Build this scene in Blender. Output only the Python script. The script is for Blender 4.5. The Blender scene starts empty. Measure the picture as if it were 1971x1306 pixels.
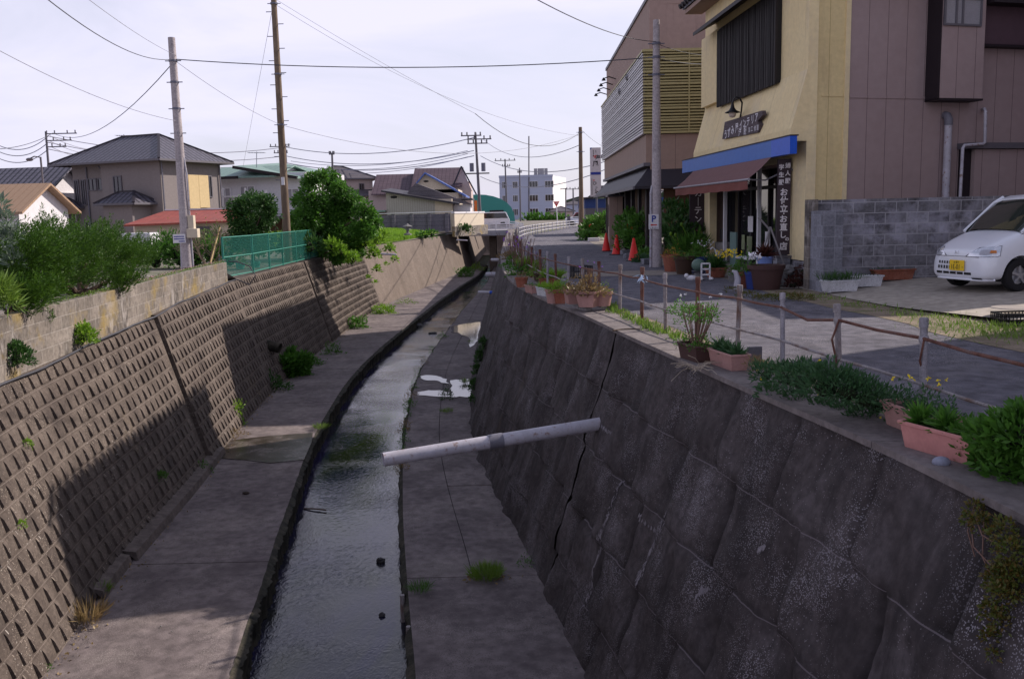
import bpy, math, random
import numpy as np
from mathutils import Vector, Matrix
R=math.radians; rng=np.random.default_rng(7); random.seed(7)
SC=bpy.context.scene; COL=SC.collection
# ---------------------------------------------------------------- camera
W,H,F,HC=1971,1306,1750.,1.55
PITCH=math.atan(243/F); ROLL=.023
fw=np.array([0,math.cos(PITCH),-math.sin(PITCH)]); _r=np.array([1.,0,0]); _u=np.cross(_r,fw)
rt=math.cos(ROLL)*_r-math.sin(ROLL)*_u; up=math.sin(ROLL)*_r+math.cos(ROLL)*_u
cd=bpy.data.cameras.new('camera'); cam=bpy.data.objects.new('camera',cd); COL.objects.link(cam)
cd.sensor_width=36; cd.lens=36*F/W; cd.clip_start=.05; cd.clip_end=3000
cam.matrix_world=Matrix(((rt[0],up[0],-fw[0],0),(rt[1],up[1],-fw[1],0),(rt[2],up[2],-fw[2],HC),(0,0,0,1)))
SC.camera=cam
# ---------------------------------------------------------------- world, sun, exposure
SUN_EL,SUN_AZ=R(34.5),R(29)      # azimuth counted from +X towards +Y
wd=bpy.data.worlds.new("World"); SC.world=wd; wd.use_nodes=True
nt=wd.node_tree; nt.nodes.clear()
def wn(t): return nt.nodes.new(t)
out=wn('ShaderNodeOutputWorld'); bg=wn('ShaderNodeBackground'); bg.inputs[1].default_value=.1
sky=wn('ShaderNodeTexSky'); sky.sky_type='NISHITA'; sky.sun_disc=False
sky.sun_elevation=SUN_EL; sky.sun_rotation=math.pi/2-SUN_AZ; sky.dust_density=1.5
tc=wn('ShaderNodeTexCoord'); mp=wn('ShaderNodeMapping'); mp.inputs['Scale'].default_value=(1,1,3.5)
ns=wn('ShaderNodeTexNoise'); ns.inputs['Scale'].default_value=2.2; ns.inputs['Detail'].default_value=6; ns.inputs['Roughness'].default_value=.55; ns.inputs['Distortion'].default_value=.6
rp=wn('ShaderNodeValToRGB'); rp.color_ramp.elements[0].position=.3; rp.color_ramp.elements[0].color=(.55,.55,.55,1)
rp.color_ramp.elements[1].position=.62; rp.color_ramp.elements[1].color=(.97,.97,.97,1)
mx=wn('ShaderNodeMix'); mx.data_type='RGBA'; mx.inputs[7].default_value=(8.35,8.1,9.9,1)
sx=wn('ShaderNodeSeparateXYZ'); el=wn('ShaderNodeMapRange'); el.interpolation_type='SMOOTHSTEP'; el.inputs[1].default_value=.30; el.inputs[2].default_value=.75; el.inputs[3].default_value=1; el.inputs[4].default_value=.30
mf=wn('ShaderNodeMath'); mf.operation='MULTIPLY'
for a,b in ((tc.outputs['Generated'],mp.inputs[0]),(mp.outputs[0],ns.inputs['Vector']),(ns.outputs[0],rp.inputs[0]),(tc.outputs['Generated'],sx.inputs[0]),(sx.outputs[2],el.inputs[0]),(rp.outputs[0],mf.inputs[0]),(el.outputs[0],mf.inputs[1]),(mf.outputs[0],mx.inputs[0]),(sky.outputs[0],mx.inputs[6]),(mx.outputs[2],bg.inputs[0]),(bg.outputs[0],out.inputs[0])): nt.links.new(a,b)
sl=bpy.data.lights.new('sun','SUN'); sl.energy=5; sl.angle=R(.5); sl.color=(1,.9,.8)
so=bpy.data.objects.new('sun',sl); COL.objects.link(so)
sd=Vector((math.cos(SUN_EL)*math.cos(SUN_AZ),math.cos(SUN_EL)*math.sin(SUN_AZ),math.sin(SUN_EL)))
so.rotation_euler=sd.to_track_quat('Z','Y').to_euler(); so.location=(20,20,40)
SC.view_settings.view_transform='Standard'; SC.view_settings.look='None'; SC.view_settings.exposure=.15; SC.view_settings.gamma=1
# ---------------------------------------------------------------- geometry helpers
def hz(px): return 410-.023*(px-985)
def gp(px,py,z):                       # photo point on a level surface
    d=fw+rt*(px-W/2)/F-up*(py-H/2)/F; t=(z-HC)/d[2]; return np.array([0,0,HC])+t*d
def dp(px,py,y):                       # photo point at a distance
    d=fw+rt*(px-W/2)/F-up*(py-H/2)/F; t=y/d[1]; return np.array([0,0,HC])+t*d
def nrm(v): v=np.array(v,float); return v/np.linalg.norm(v)
WL={}
def props(o,label=None,cat=None,group=None,kind=None):
    for k,v in (('label',label),('category',cat),('group',group),('kind',kind)):
        if v: o[k]=v
    return o
def thing(name,loc,label,cat,group=None,rz=0):
    o=bpy.data.objects.new(name,None); COL.objects.link(o); o.location=loc; o.rotation_euler=(0,0,rz); o.empty_display_size=.2
    WL[o.name]=np.array(loc,float); return props(o,label,cat,group)
def copy_thing(o,loc,rz=0,label=None,parent=None,scale=None):
    c=o.copy(); COL.objects.link(c)
    if parent is None:
        c.location=loc; c.rotation_euler=(0,0,rz)
        if label: c['label']=label
        if scale: c.scale=scale if hasattr(scale,'__len__') else (scale,)*3
    else: c.parent=parent
    for ch in list(o.children): copy_thing(ch,None,parent=c)
    return c
_txt={}
def text_geo(s,off):
    k=(s,off)
    if k not in _txt:
        c=bpy.data.curves.new('t','FONT'); c.body=s; c.size=1; c.offset=off; c.resolution_u=3; c.fill_mode='FRONT'
        o=bpy.data.objects.new('t',c); COL.objects.link(o)
        dg=bpy.context.evaluated_depsgraph_get(); dg.update(); m=o.evaluated_get(dg).to_mesh()
        v=np.array([tuple(q.co) for q in m.vertices]).reshape(-1,3); f=[tuple(p.vertices) for p in m.polygons]
        bpy.data.objects.remove(o); bpy.data.curves.remove(c); _txt[k]=(v,f)
    return _txt[k]
class MB:
    def __init__(s): s.v=[];s.f=[];s.m=[];s.n=0;s.mi=0;s.T=None;s.uv=None
    def add(s,v,f):
        v=np.asarray(v,float)
        if s.T is not None: v=v@s.T[0].T+s.T[1]
        s.v.append(v); s.f.extend([tuple(int(i)+s.n for i in q) for q in f]); s.m.extend([s.mi]*len(f)); s.n+=len(v)
        return s
    def at(s,loc,rz=0):
        c,d=math.cos(rz),math.sin(rz); s.T=(np.array([[c,-d,0],[d,c,0],[0,0,1]]),np.array(loc,float)); return s
    BF=[(0,3,2,1),(4,5,6,7),(0,1,5,4),(1,2,6,5),(2,3,7,6),(3,0,4,7)]
    def obox(s,o,ux,uy,uz,a,b,c):
        o,ux,uy,uz=[np.array(q,float) for q in (o,ux,uy,uz)]
        v=[o+ux*x+uy*y+uz*z for z in c for x,y in ((a[0],b[0]),(a[1],b[0]),(a[1],b[1]),(a[0],b[1]))]
        f=s.BF if np.dot(np.cross(ux,uy),uz)*(a[1]-a[0])*(b[1]-b[0])*(c[1]-c[0])>0 else [q[::-1] for q in s.BF]
        return s.add(v,f)
    def box(s,x0,x1,y0,y1,z0,z1): return s.obox((0,0,0),(1,0,0),(0,1,0),(0,0,1),(x0,x1),(y0,y1),(z0,z1))
    def quad(s,*p): return s.add(p,[tuple(range(len(p)))])
    def bar(s,p,q,w,h=None,up_=(0,0,1)):
        p,q=np.array(p,float),np.array(q,float); d=q-p; L=np.linalg.norm(d); d=d/L; u=np.array(up_,float)
        if abs(d@u)>.98: u=np.array([0,1.,0])
        a=nrm(np.cross(d,u)); b=np.cross(a,d); h=h or w
        return s.obox(p,a,b,-d if np.dot(np.cross(a,b),d)<0 else d,(-w/2,w/2),(-h/2,h/2),(0,L if np.dot(np.cross(a,b),d)>0 else -L))
    def tube(s,pts,r,n=8,cap=True):
        pts=np.array(pts,float); k=len(pts); r=np.broadcast_to(np.array(r,float),(k,)); V=[]
        a=None
        for i in range(k):
            d=nrm(pts[min(i+1,k-1)]-pts[max(i-1,0)])
            if a is None:
                a=np.cross(d,(0,0,1.)); a=nrm(a) if np.linalg.norm(a)>.05 else np.array([1.,0,0])
            a=nrm(a-d*(a@d)); b=np.cross(d,a)
            for j in range(n):
                t=2*math.pi*j/n; V.append(pts[i]+r[i]*(a*math.cos(t)+b*math.sin(t)))
        Fc=[(i*n+j,i*n+(j+1)%n,(i+1)*n+(j+1)%n,(i+1)*n+j) for i in range(k-1) for j in range(n)]
        if cap: Fc+= [tuple(range(n))[::-1],tuple((k-1)*n+j for j in range(n))]
        return s.add(V,Fc)
    def lathe(s,prof,c=(0,0,0),n=20,sx=1,sy=1,cap=False):
        V=[];c=np.array(c,float)
        for r,z in prof:
            for j in range(n):
                t=2*math.pi*j/n; V.append(c+(r*sx*math.cos(t),r*sy*math.sin(t),z))
        k=len(prof); Fc=[(i*n+j,i*n+(j+1)%n,(i+1)*n+(j+1)%n,(i+1)*n+j) for i in range(k-1) for j in range(n)]
        if cap: Fc+=[tuple(range(n))[::-1],tuple((k-1)*n+j for j in range(n))]
        return s.add(V,Fc)
    def prism(s,poly,o,u,v,w,t):           # polygon (a,b) in the u,v axes, extruded t along w
        o,u,v,w=[np.array(q,float) for q in (o,u,v,w)]; k=len(poly)
        A=[o+u*a+v*b for a,b in poly]; B=[p+w*t for p in A]
        f=[tuple(range(k))[::-1],tuple(range(k,2*k))]+[(i,(i+1)%k,k+(i+1)%k,k+i) for i in range(k)]
        if np.dot(np.cross(u,v),w)*t*sum(poly[i][0]*poly[(i+1)%k][1]-poly[(i+1)%k][0]*poly[i][1] for i in range(k))<0: f=[q[::-1] for q in f]
        return s.add(A+B,f)
    def text(s,t,o,u,v,size,off=.012,wscale=1,center=False):
        V,Fc=text_geo(t,off)
        if not len(V): return s
        V=V.copy()
        if center: V[:,0]-=(V[:,0].min()+V[:,0].max())/2; V[:,1]-=(V[:,1].min()+V[:,1].max())/2
        o,u,v=[np.array(q,float) for q in (o,u,v)]
        return s.add(o+np.outer(V[:,0]*size*wscale,u)+np.outer(V[:,1]*size,v),Fc)
    def ell(s,c,r,n=8,k=6,jit=0):
        V=[];c=np.array(c,float);r=np.array(r if hasattr(r,'__len__') else (r,)*3,float)
        for i in range(k+1):
            p=math.pi*i/k
            for j in range(n):
                t=2*math.pi*j/n; q=1+jit*(rng.random()-.5); V.append(c+r*q*np.array((math.sin(p)*math.cos(t),math.sin(p)*math.sin(t),math.cos(p))))
        return s.add(V,[((i+1)*n+j,(i+1)*n+(j+1)%n,i*n+(j+1)%n,i*n+j) for i in range(k) for j in range(n)])
    def leaves(s,P_,L,wd_,dirs=None,spread=1.):
        P_=np.asarray(P_,float); n=len(P_); L=np.broadcast_to(L,(n,))*(0.7+.6*rng.random(n))
        d=rng.normal(size=(n,3)); 
        if dirs is not None: d=np.asarray(dirs,float)+spread*d*.6
        d/=np.linalg.norm(d,axis=1)[:,None]; q=np.cross(d,rng.normal(size=(n,3))); q/=np.linalg.norm(q,axis=1)[:,None]+1e-9
        w=(L*wd_)[:,None]; L=L[:,None]
        V=np.stack([P_,P_+d*L*.45+q*w/2,P_+d*L,P_+d*L*.45-q*w/2],1).reshape(-1,3)
        if s.T is not None: V=V@s.T[0].T+s.T[1]
        s.v.append(V); b=np.arange(n)*4+s.n; s.f.extend(zip(b.tolist(),(b+1).tolist(),(b+2).tolist(),(b+3).tolist())); s.m.extend([s.mi]*n); s.n+=4*n
        return s
    def build(s,name,mats,parent=None,label=None,cat=None,group=None,kind=None,origin=None,smooth=False,bevel=0,uv=True,part_kind=None,subd=0):
        V=np.concatenate(s.v) if s.v else np.zeros((0,3))
        if parent is not None: org=WL[parent.name]
        elif origin is not None: org=np.array(origin,float)
        else: mn,mxx=V.min(0),V.max(0); org=np.array([(mn[0]+mxx[0])/2,(mn[1]+mxx[1])/2,mn[2]])
        me=bpy.data.meshes.new(name); me.from_pydata((V-org).tolist(),[],s.f)
        for m in (mats if isinstance(mats,(list,tuple)) else [mats]): me.materials.append(m)
        if any(s.m): me.polygons.foreach_set('material_index',s.m)
        if smooth: me.polygons.foreach_set('use_smooth',[True]*len(s.f)); 
        if uv and len(s.f):
            ul=me.uv_layers.new(name='UVMap'); npoly=len(s.f)
            if s.uv is not None: co=s.uv[np.array([l.vertex_index for l in me.loops])]
            else:
                N=np.zeros(npoly*3); me.polygons.foreach_get('normal',N); N=N.reshape(-1,3)
                lt=np.zeros(npoly,int); me.polygons.foreach_get('loop_total',lt); li=np.zeros(len(me.loops),int); me.loops.foreach_get('vertex_index',li)
                Nn=np.repeat(N,lt,0); flat=np.abs(Nn[:,2])>.97
                T=np.stack([-Nn[:,1],Nn[:,0],Nn[:,2]*0],1); T[flat]=(1,0,0); T/=np.linalg.norm(T,axis=1)[:,None]+1e-12
                B=np.cross(Nn,T); B[flat]=(0,1,0); p=V[li]; co=np.stack([(p*T).sum(1),(p*B).sum(1)],1)
            ul.data.foreach_set('uv',co.ravel())
        me.update(); o=bpy.data.objects.new(name,me); COL.objects.link(o)
        if parent is not None: o.parent=parent
        else: o.location=org
        WL[o.name]=org
        if bevel:
            b=o.modifiers.new('b','BEVEL'); b.width=bevel; b.segments=2; b.limit_method='ANGLE'; b.angle_limit=R(40)
        if subd: q=o.modifiers.new('s','SUBSURF'); q.levels=q.render_levels=subd
        if smooth and not subd:
            try: me.set_sharp_from_angle(angle=R(42))
            except Exception: pass
        return props(o,label,cat,group,kind)
class Plane:
    def __init__(s,o,u,n): s.o=np.array(o,float);s.u=nrm(u);s.n=nrm(n);s.z=np.array([0,0,1.])
    def w(s,a,z,off=0): return s.o+s.u*a+s.z*z+s.n*off
    def px(s,px,py,off=0):
        d=fw+rt*(px-W/2)/F-up*(py-H/2)/F; c=np.array([0,0,HC]); o=s.o+s.n*off; t=((o-c)@s.n)/(d@s.n); p=c+t*d-o
        return float(p@s.u),float(p[2])
    def box(s,mb,a0,a1,z0,z1,o0,o1): return mb.obox(s.o,s.u,s.z,s.n,(a0,a1),(z0,z1),(o0,o1))
# ---------------------------------------------------------------- materials
MC={}
def M(name,cols,scale=3.,rough=.8,bump=.0,bscale=None,coord='Object',st=(1,1,1),spec=.3,metal=0,specks=None,fine=.25,extra=None,pos=(.3,.7),trans=0,bdist=.02):
    if name in MC: return MC[name]
    m=bpy.data.materials.new(name); m.use_nodes=True; MC[name]=m; t=m.node_tree; N=t.nodes; L=t.links; b=N['Principled BSDF']
    b.inputs['Roughness'].default_value=rough; b.inputs['Metallic'].default_value=metal; b.inputs['Specular IOR Level'].default_value=spec
    if not isinstance(cols[0],(tuple,list)): cols=[cols,tuple(min(1,c*1.12) for c in cols)]
    tc=N.new('ShaderNodeTexCoord'); mp=N.new('ShaderNodeMapping'); mp.inputs['Scale'].default_value=st; L.new(tc.outputs[coord],mp.inputs[0])
    def noise(sc,det=5,ro=.6,src=mp):
        n=N.new('ShaderNodeTexNoise'); n.inputs['Scale'].default_value=sc; n.inputs['Detail'].default_value=det; n.inputs['Roughness'].default_value=ro; L.new(src.outputs[0],n.inputs['Vector']); return n
    n1=noise(scale); r=N.new('ShaderNodeValToRGB'); els=r.color_ramp.elements
    for i,c in enumerate(cols):
        p=pos[0]+(pos[1]-pos[0])*i/(max(1,len(cols)-1)); e=els[i] if i<2 else els.new(p); e.position=p; e.color=(*c,1)
    for i,c in enumerate(cols): els[i].position=pos[0]+(pos[1]-pos[0])*i/(max(1,len(cols)-1)); els[i].color=(*c,1)
    L.new(n1.outputs[0],r.inputs[0]); col=r.outputs[0]
    if fine:
        n2=noise(scale*11,3); mr=N.new('ShaderNodeMapRange'); mr.inputs[1].default_value=.3; mr.inputs[2].default_value=.7; mr.inputs[3].default_value=1-fine; mr.inputs[4].default_value=1+fine; L.new(n2.outputs[0],mr.inputs[0])
        mm=N.new('ShaderNodeMix'); mm.data_type='RGBA'; mm.blend_type='MULTIPLY'; mm.inputs[0].default_value=1; L.new(col,mm.inputs[6]); L.new(mr.outputs[0],mm.inputs[7]); col=mm.outputs[2]
    ctx=dict(N=N,L=L,tc=tc,mp=mp,noise=noise,m=m,b=b)
    def mixc(fac,c2,amt=1.):
        nonlocal col
        q=N.new('ShaderNodeMix'); q.data_type='RGBA'; L.new(col,q.inputs[6])
        if isinstance(c2,tuple): q.inputs[7].default_value=(*c2,1)
        else: L.new(c2,q.inputs[7])
        if amt!=1: 
            k=N.new('ShaderNodeMath'); k.operation='MULTIPLY'; k.inputs[1].default_value=amt; L.new(fac,k.inputs[0]); fac=k.outputs[0]
        L.new(fac,q.inputs[0]); col=q.outputs[2]
    ctx['mixc']=mixc
    def mulc(c2,f):
        nonlocal col
        q=N.new('ShaderNodeMix'); q.data_type='RGBA'; q.blend_type='MULTIPLY'; q.inputs[0].default_value=f; L.new(col,q.inputs[6]); L.new(c2,q.inputs[7]); col=q.outputs[2]
    ctx['mulc']=mulc
    if specks:
        for (c,sc,th,msc) in specks:
            v=N.new('ShaderNodeTexVoronoi'); v.inputs['Scale'].default_value=sc; L.new(tc.outputs[coord],v.inputs['Vector'])
            nn=N.new('ShaderNodeTexNoise'); nn.inputs['Scale'].default_value=msc; L.new(tc.outputs[coord],nn.inputs['Vector'])
            a=N.new('ShaderNodeMapRange'); a.inputs[1].default_value=.4; a.inputs[2].default_value=.62; a.inputs[3].default_value=0; a.inputs[4].default_value=th; L.new(nn.outputs[0],a.inputs[0])
            lt=N.new('ShaderNodeMath'); lt.operation='LESS_THAN'; L.new(v.outputs['Distance'],lt.inputs[0]); L.new(a.outputs[0],lt.inputs[1]); mixc(lt.outputs[0],c,.8)
    hgt=None
    if extra: hgt=extra(ctx)
    L.new(col,b.inputs['Base Color'])
    if bump or hgt is not None:
        bn=N.new('ShaderNodeBump'); bn.inputs['Strength'].default_value=bump or .5; bn.inputs['Distance'].default_value=bdist
        if bump:
            nb=noise(bscale or scale*8,6); s0=nb.outputs[0]
            if hgt is not None: ad=N.new('ShaderNodeMath'); L.new(s0,ad.inputs[0]); L.new(hgt,ad.inputs[1]); s0=ad.outputs[0]
        else: s0=hgt
        L.new(s0,bn.inputs['Height']); L.new(bn.outputs[0],b.inputs['Normal'])
    if trans:
        tr=N.new('ShaderNodeBsdfTranslucent'); L.new(col,tr.inputs[0]); ms=N.new('ShaderNodeMixShader'); ms.inputs[0].default_value=trans
        L.new(b.outputs[0],ms.inputs[1]); L.new(tr.outputs[0],ms.inputs[2]); L.new(ms.outputs[0],N['Material Output'].inputs[0])
    return m
def island(cols,amt=.7):
    def ex(c):
        N,L=c['N'],c['L']; g=N.new('ShaderNodeNewGeometry'); r=N.new('ShaderNodeValToRGB'); e=r.color_ramp.elements
        for i,k in enumerate(cols):
            if i>1: e.new(i/(len(cols)-1))
        for i,k in enumerate(cols): e[i].position=i/(len(cols)-1); e[i].color=(*k,1)
        L.new(g.outputs['Random Per Island'],r.inputs[0]); v=N.new('ShaderNodeValue'); v.outputs[0].default_value=amt; c['mixc'](v.outputs[0],r.outputs[0])
    return ex
def leafm(name,a,b,c=None,trans=.3,scale=1.2,rough=.5):
    return M(name,[a,b],scale,rough,extra=island([a,b,c or b,a]),fine=.15,trans=trans,spec=.35)
def stripes(axis,period,width,color,amt=1.,h=1.,vary=0):
    """joint lines every `period` metres along UV axis"""
    def ex(c):
        N,L=c['N'],c['L']; s=N.new('ShaderNodeSeparateXYZ'); L.new(c['tc'].outputs['UV'],s.inputs[0])
        d=N.new('ShaderNodeMath'); d.operation='DIVIDE'; d.inputs[1].default_value=period; L.new(s.outputs[axis],d.inputs[0])
        f=N.new('ShaderNodeMath'); f.operation='FRACT'; L.new(d.outputs[0],f.inputs[0])
        l=N.new('ShaderNodeMath'); l.operation='LESS_THAN'; l.inputs[1].default_value=width/period; L.new(f.outputs[0],l.inputs[0])
        c['mixc'](l.outputs[0],color,amt); i=N.new('ShaderNodeMath'); i.operation='MULTIPLY'; i.inputs[1].default_value=-h; L.new(l.outputs[0],i.inputs[0]); return i.outputs[0]
    return ex
def both(*fs):
    def ex(c):
        r=None
        for f in fs: r=f(c) or r
        return r
    return ex
def dirt_shade_mix(color,amt):
    def ex(c):
        a=c['N'].new('ShaderNodeAttribute'); a.attribute_name='dirt_shade'; c['mixc'](a.outputs['Fac'],color,amt)
    return ex
def streaks(color,sc=(3.,.25),thr=(.55,.75),amt=.7,nscale=2.):
    def ex(c):
        N,L=c['N'],c['L']; mp=N.new('ShaderNodeMapping'); mp.inputs['Scale'].default_value=(sc[0],sc[1],1); L.new(c['tc'].outputs['UV'],mp.inputs[0])
        n=c['noise'](nscale,6,.65,mp); a=N.new('ShaderNodeMapRange'); a.inputs[1].default_value=thr[0]; a.inputs[2].default_value=thr[1]; L.new(n.outputs[0],a.inputs[0]); c['mixc'](a.outputs[0],color,amt)
    return ex
def patches(color,sc=1.,thr=(.55,.7),amt=.7):
    def ex(c):
        N,L=c['N'],c['L']; n=c['noise'](sc,6,.65); a=N.new('ShaderNodeMapRange'); a.inputs[1].default_value=thr[0]; a.inputs[2].default_value=thr[1]; L.new(n.outputs[0],a.inputs[0]); c['mixc'](a.outputs[0],color,amt)
    return ex
def bricks(w,h,mortar,mcol,amt=1.,off=.5,hh=1.):
    def ex(c):
        N,L=c['N'],c['L']; t=N.new('ShaderNodeTexBrick'); t.offset=off; t.inputs['Scale'].default_value=1; t.inputs['Brick Width'].default_value=w; t.inputs['Row Height'].default_value=h; t.inputs['Mortar Size'].default_value=mortar; t.inputs['Mortar Smooth'].default_value=.3
        t.inputs['Color1'].default_value=(.62,.62,.62,1); t.inputs['Color2'].default_value=(1.2,1.2,1.2,1); t.inputs['Mortar'].default_value=(1,1,1,1); t.inputs['Bias'].default_value=0
        L.new(c['tc'].outputs['UV'],t.inputs['Vector'])
        v=c['N'].new('ShaderNodeMix'); v.data_type='RGBA'; v.blend_type='MULTIPLY'; v.inputs[0].default_value=.75
        c['mulc'](t.outputs['Color'],.8); c['mixc'](t.outputs['Fac'],mcol,amt)
        i=N.new('ShaderNodeMath'); i.operation='MULTIPLY'; i.inputs[1].default_value=-hh; L.new(t.outputs['Fac'],i.inputs[0]); return i.outputs[0]
    return ex
# --- concrete and ground
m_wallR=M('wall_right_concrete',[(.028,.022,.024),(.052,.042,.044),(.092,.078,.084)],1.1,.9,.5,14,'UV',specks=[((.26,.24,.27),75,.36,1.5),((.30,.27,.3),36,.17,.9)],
  extra=both(streaks((.02,.016,.018),(2.2,.35),(.5,.7),.75),streaks((.085,.055,.03),(1.6,.3),(.63,.78),.5,.8),streaks((.2,.17,.19),(5.,.18),(.70,.8),.55,1.4),dirt_shade_mix((.012,.009,.01),.8),stripes(1,.74,.008,(.2,.17,.19),.5,0.)),fine=.35)
m_mold=M('block_wall_concrete',[(.055,.042,.038),(.092,.072,.062),(.14,.112,.097)],1.7,.92,.9,34,'UV',specks=[((.36,.30,.25),34,.24,1.3),((.42,.38,.35),15,.15,.9)],extra=both(stripes(1,.283,.012,(.22,.185,.17),.5,0.),streaks((.06,.045,.038),(1.5,.5),(.52,.75),.6),patches((.2,.14,.045),.35,(.62,.75),.35)),fine=.3)
m_smoothw=M('smooth_wall_concrete',[(.12,.094,.08),(.18,.143,.122)],.7,.9,.3,14,'UV',extra=both(streaks((.1,.075,.06),(1.2,.18),(.48,.72),.6,.8),streaks((.3,.265,.235),(1.6,.12),(.6,.74),.5,.9)))
m_cblock=M('stained_block',[(.15,.128,.112),(.24,.208,.185)],1.3,.9,.3,16,'UV',extra=both(bricks(.4,.2,.006,(.42,.39,.37),.45),streaks((.05,.042,.04),(1.3,.5),(.5,.6),.85),streaks((.42,.38,.36),(2.,.9),(.55,.66),.7,1.3),patches((.30,.21,.05),.7,(.52,.64),.65)))
m_gblock=M('grey_block',[(.13,.125,.14),(.27,.26,.29)],1.6,.9,.3,20,'UV',extra=both(patches((.42,.41,.5),1.3,(.5,.66),.75),patches((.05,.045,.05),2.1,(.52,.64),.75),bricks(.4,.2,.009,(.36,.35,.38),.85)))
m_gblockp=M('pillar_block',[(.16,.16,.19),(.24,.24,.28)],2.,.9,.2,20,'UV',extra=bricks(.2,.2,.006,(.3,.3,.34),.5,0.))
m_berm=M('berm_concrete',[(.112,.09,.094),(.16,.132,.133),(.225,.187,.18)],.55,.9,.35,60,'Object',specks=[((.3,.26,.25),48,.30,1.4),((.055,.045,.045),42,.26,1.1),((.4,.36,.33),14,.08,.8)],extra=both(patches((.08,.063,.065),1.3,(.48,.68),.7),patches((.05,.04,.04),5.,(.62,.72),.5),patches((.27,.24,.22),.35,(.58,.75),.45)),fine=.32)
m_mossy=M('mossy_edge',[(.012,.011,.01),(.032,.03,.022),(.07,.058,.045)],5,.95,.9,20)
m_cop=M('coping_concrete',[(.12,.1,.1),(.22,.19,.19)],1.6,.9,.4,30,extra=patches((.09,.075,.07),2.2,(.52,.7),.6))
m_asph=M('asphalt',[(.102,.096,.12),(.142,.134,.162)],.5,.93,.8,120,'Object',specks=[((.32,.3,.33),50,.34,.9),((.045,.04,.05),46,.34,1.3),((.24,.22,.24),120,.4,2.)],extra=both(patches((.15,.13,.12),.22,(.56,.74),.35),patches((.055,.05,.06),.9,(.58,.68),.3)),fine=.4)
m_patch=M('concrete_strip',[(.2,.17,.15),(.27,.235,.21)],1.2,.9,.3,60)
m_pad=M('pad_concrete',[(.3,.265,.23),(.38,.335,.29)],.6,.9,.15,50,extra=patches((.2,.17,.16),1.,(.55,.75),.5))
m_dirt=M('verge_dirt',[(.16,.12,.09),(.3,.24,.18)],3,.95,.9,60,extra=patches((.1,.12,.03),2.3,(.5,.62),.6))
m_soil=M('soil',[(.03,.022,.018),(.07,.05,.04)],14,.95,.9,60)
m_ground=M('lot_ground',[(.15,.13,.12),(.24,.21,.19)],.25,.95,.4,20,extra=patches((.07,.09,.03),.12,(.5,.62),.7))
m_bed=M('river_bed',[(.02,.02,.012),(.06,.06,.03)],1.5,.9,.9,8)
# --- water
m_water=bpy.data.materials.new('water'); m_water.use_nodes=True; t=m_water.node_tree; b=t.nodes['Principled BSDF']
b.inputs['Roughness'].default_value=.04; b.inputs['IOR'].default_value=1.42
tcw=t.nodes.new('ShaderNodeTexCoord'); 
def wnoise(sc,st,det,dist):
    mp_=t.nodes.new('ShaderNodeMapping'); mp_.inputs['Scale'].default_value=st; t.links.new(tcw.outputs['Object'],mp_.inputs[0]); n=t.nodes.new('ShaderNodeTexNoise'); n.inputs['Scale'].default_value=sc; n.inputs['Detail'].default_value=det; n.inputs['Distortion'].default_value=dist; t.links.new(mp_.outputs[0],n.inputs['Vector']); return n
n1=wnoise(1,(13,7,1),5,1.6); n2=wnoise(.5,(.7,1.,1),2,.4)
mu=t.nodes.new('ShaderNodeMapRange'); mu.inputs[1].default_value=.42; mu.inputs[2].default_value=.66; mu.inputs[3].default_value=.22; mu.inputs[4].default_value=1.; t.links.new(n2.outputs[0],mu.inputs[0])
mm=t.nodes.new('ShaderNodeMath'); mm.operation='MULTIPLY'; t.links.new(n1.outputs[0],mm.inputs[0]); t.links.new(mu.outputs[0],mm.inputs[1])
bn=t.nodes.new('ShaderNodeBump'); bn.inputs['Strength'].default_value=.6; bn.inputs['Distance'].default_value=.022; t.links.new(mm.outputs[0],bn.inputs['Height']); t.links.new(bn.outputs[0],b.inputs['Normal'])
n3=wnoise(1,(.9,.35,1),4,.8); r3=t.nodes.new('ShaderNodeValToRGB'); e=r3.color_ramp.elements; e[0].position=.42; e[0].color=(.016,.014,.045,1); e[1].position=.62; e[1].color=(.022,.024,.014,1); t.links.new(n3.outputs[0],r3.inputs[0]); t.links.new(r3.outputs[0],b.inputs['Base Color'])
m_puddle=M('puddle_water',[(.03,.025,.03),(.05,.045,.05)],2,.06,.05,3,spec=1.)
# --- paints etc
def P1(name,c,rough=.6,fine=.12,scale=6,bump=0,**k): return M(name,[tuple(x*.88 for x in c),c],scale,rough,bump,fine=fine,**k)
m_yel=M('yellow_render',[(.75,.6,.34),(.8,.66,.39)],.8,.85,.3,40,'UV',fine=.07,extra=both(streaks((.58,.5,.4),(1.,.5),(.5,.72),.6,.7),streaks((.36,.25,.12),(5,.18),(.58,.76),.55,1.3)))
m_yels=M('yellow_siding',[(.68,.54,.28),(.72,.58,.31)],.9,.85,.2,40,'UV',fine=.07,extra=both(streaks((.40,.30,.17),(2,.3),(.52,.75),.6,.9),stripes(0,.5,.012,(.33,.22,.08),.8)))
m_mauve=M('mauve_siding',[(.345,.262,.26),(.37,.283,.28)],.5,.85,.15,40,'UV',fine=.05,extra=both(streaks((.2,.14,.14),(7,.14),(.64,.8),.4,1.1),streaks((.27,.18,.175),(.5,.4),(.45,.75),.5,.5),stripes(0,.46,.011,(.09,.055,.06),.9)))
m_brownw=M('taupe_wall',[(.33,.23,.2),(.36,.255,.22)],.6,.85,.15,25,'UV',fine=.06,extra=streaks((.15,.095,.085),(2.5,.2),(.56,.78),.5))
m_taup2=P1('panel_wall',(.34,.24,.2),.8,coord='UV',extra=stripes(0,.9,.015,(.12,.08,.07),.8))
m_louv=P1('cream_louvre',(.42,.36,.17),.5); m_louvw=P1('pale_louvre',(.6,.57,.58),.45)
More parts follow.
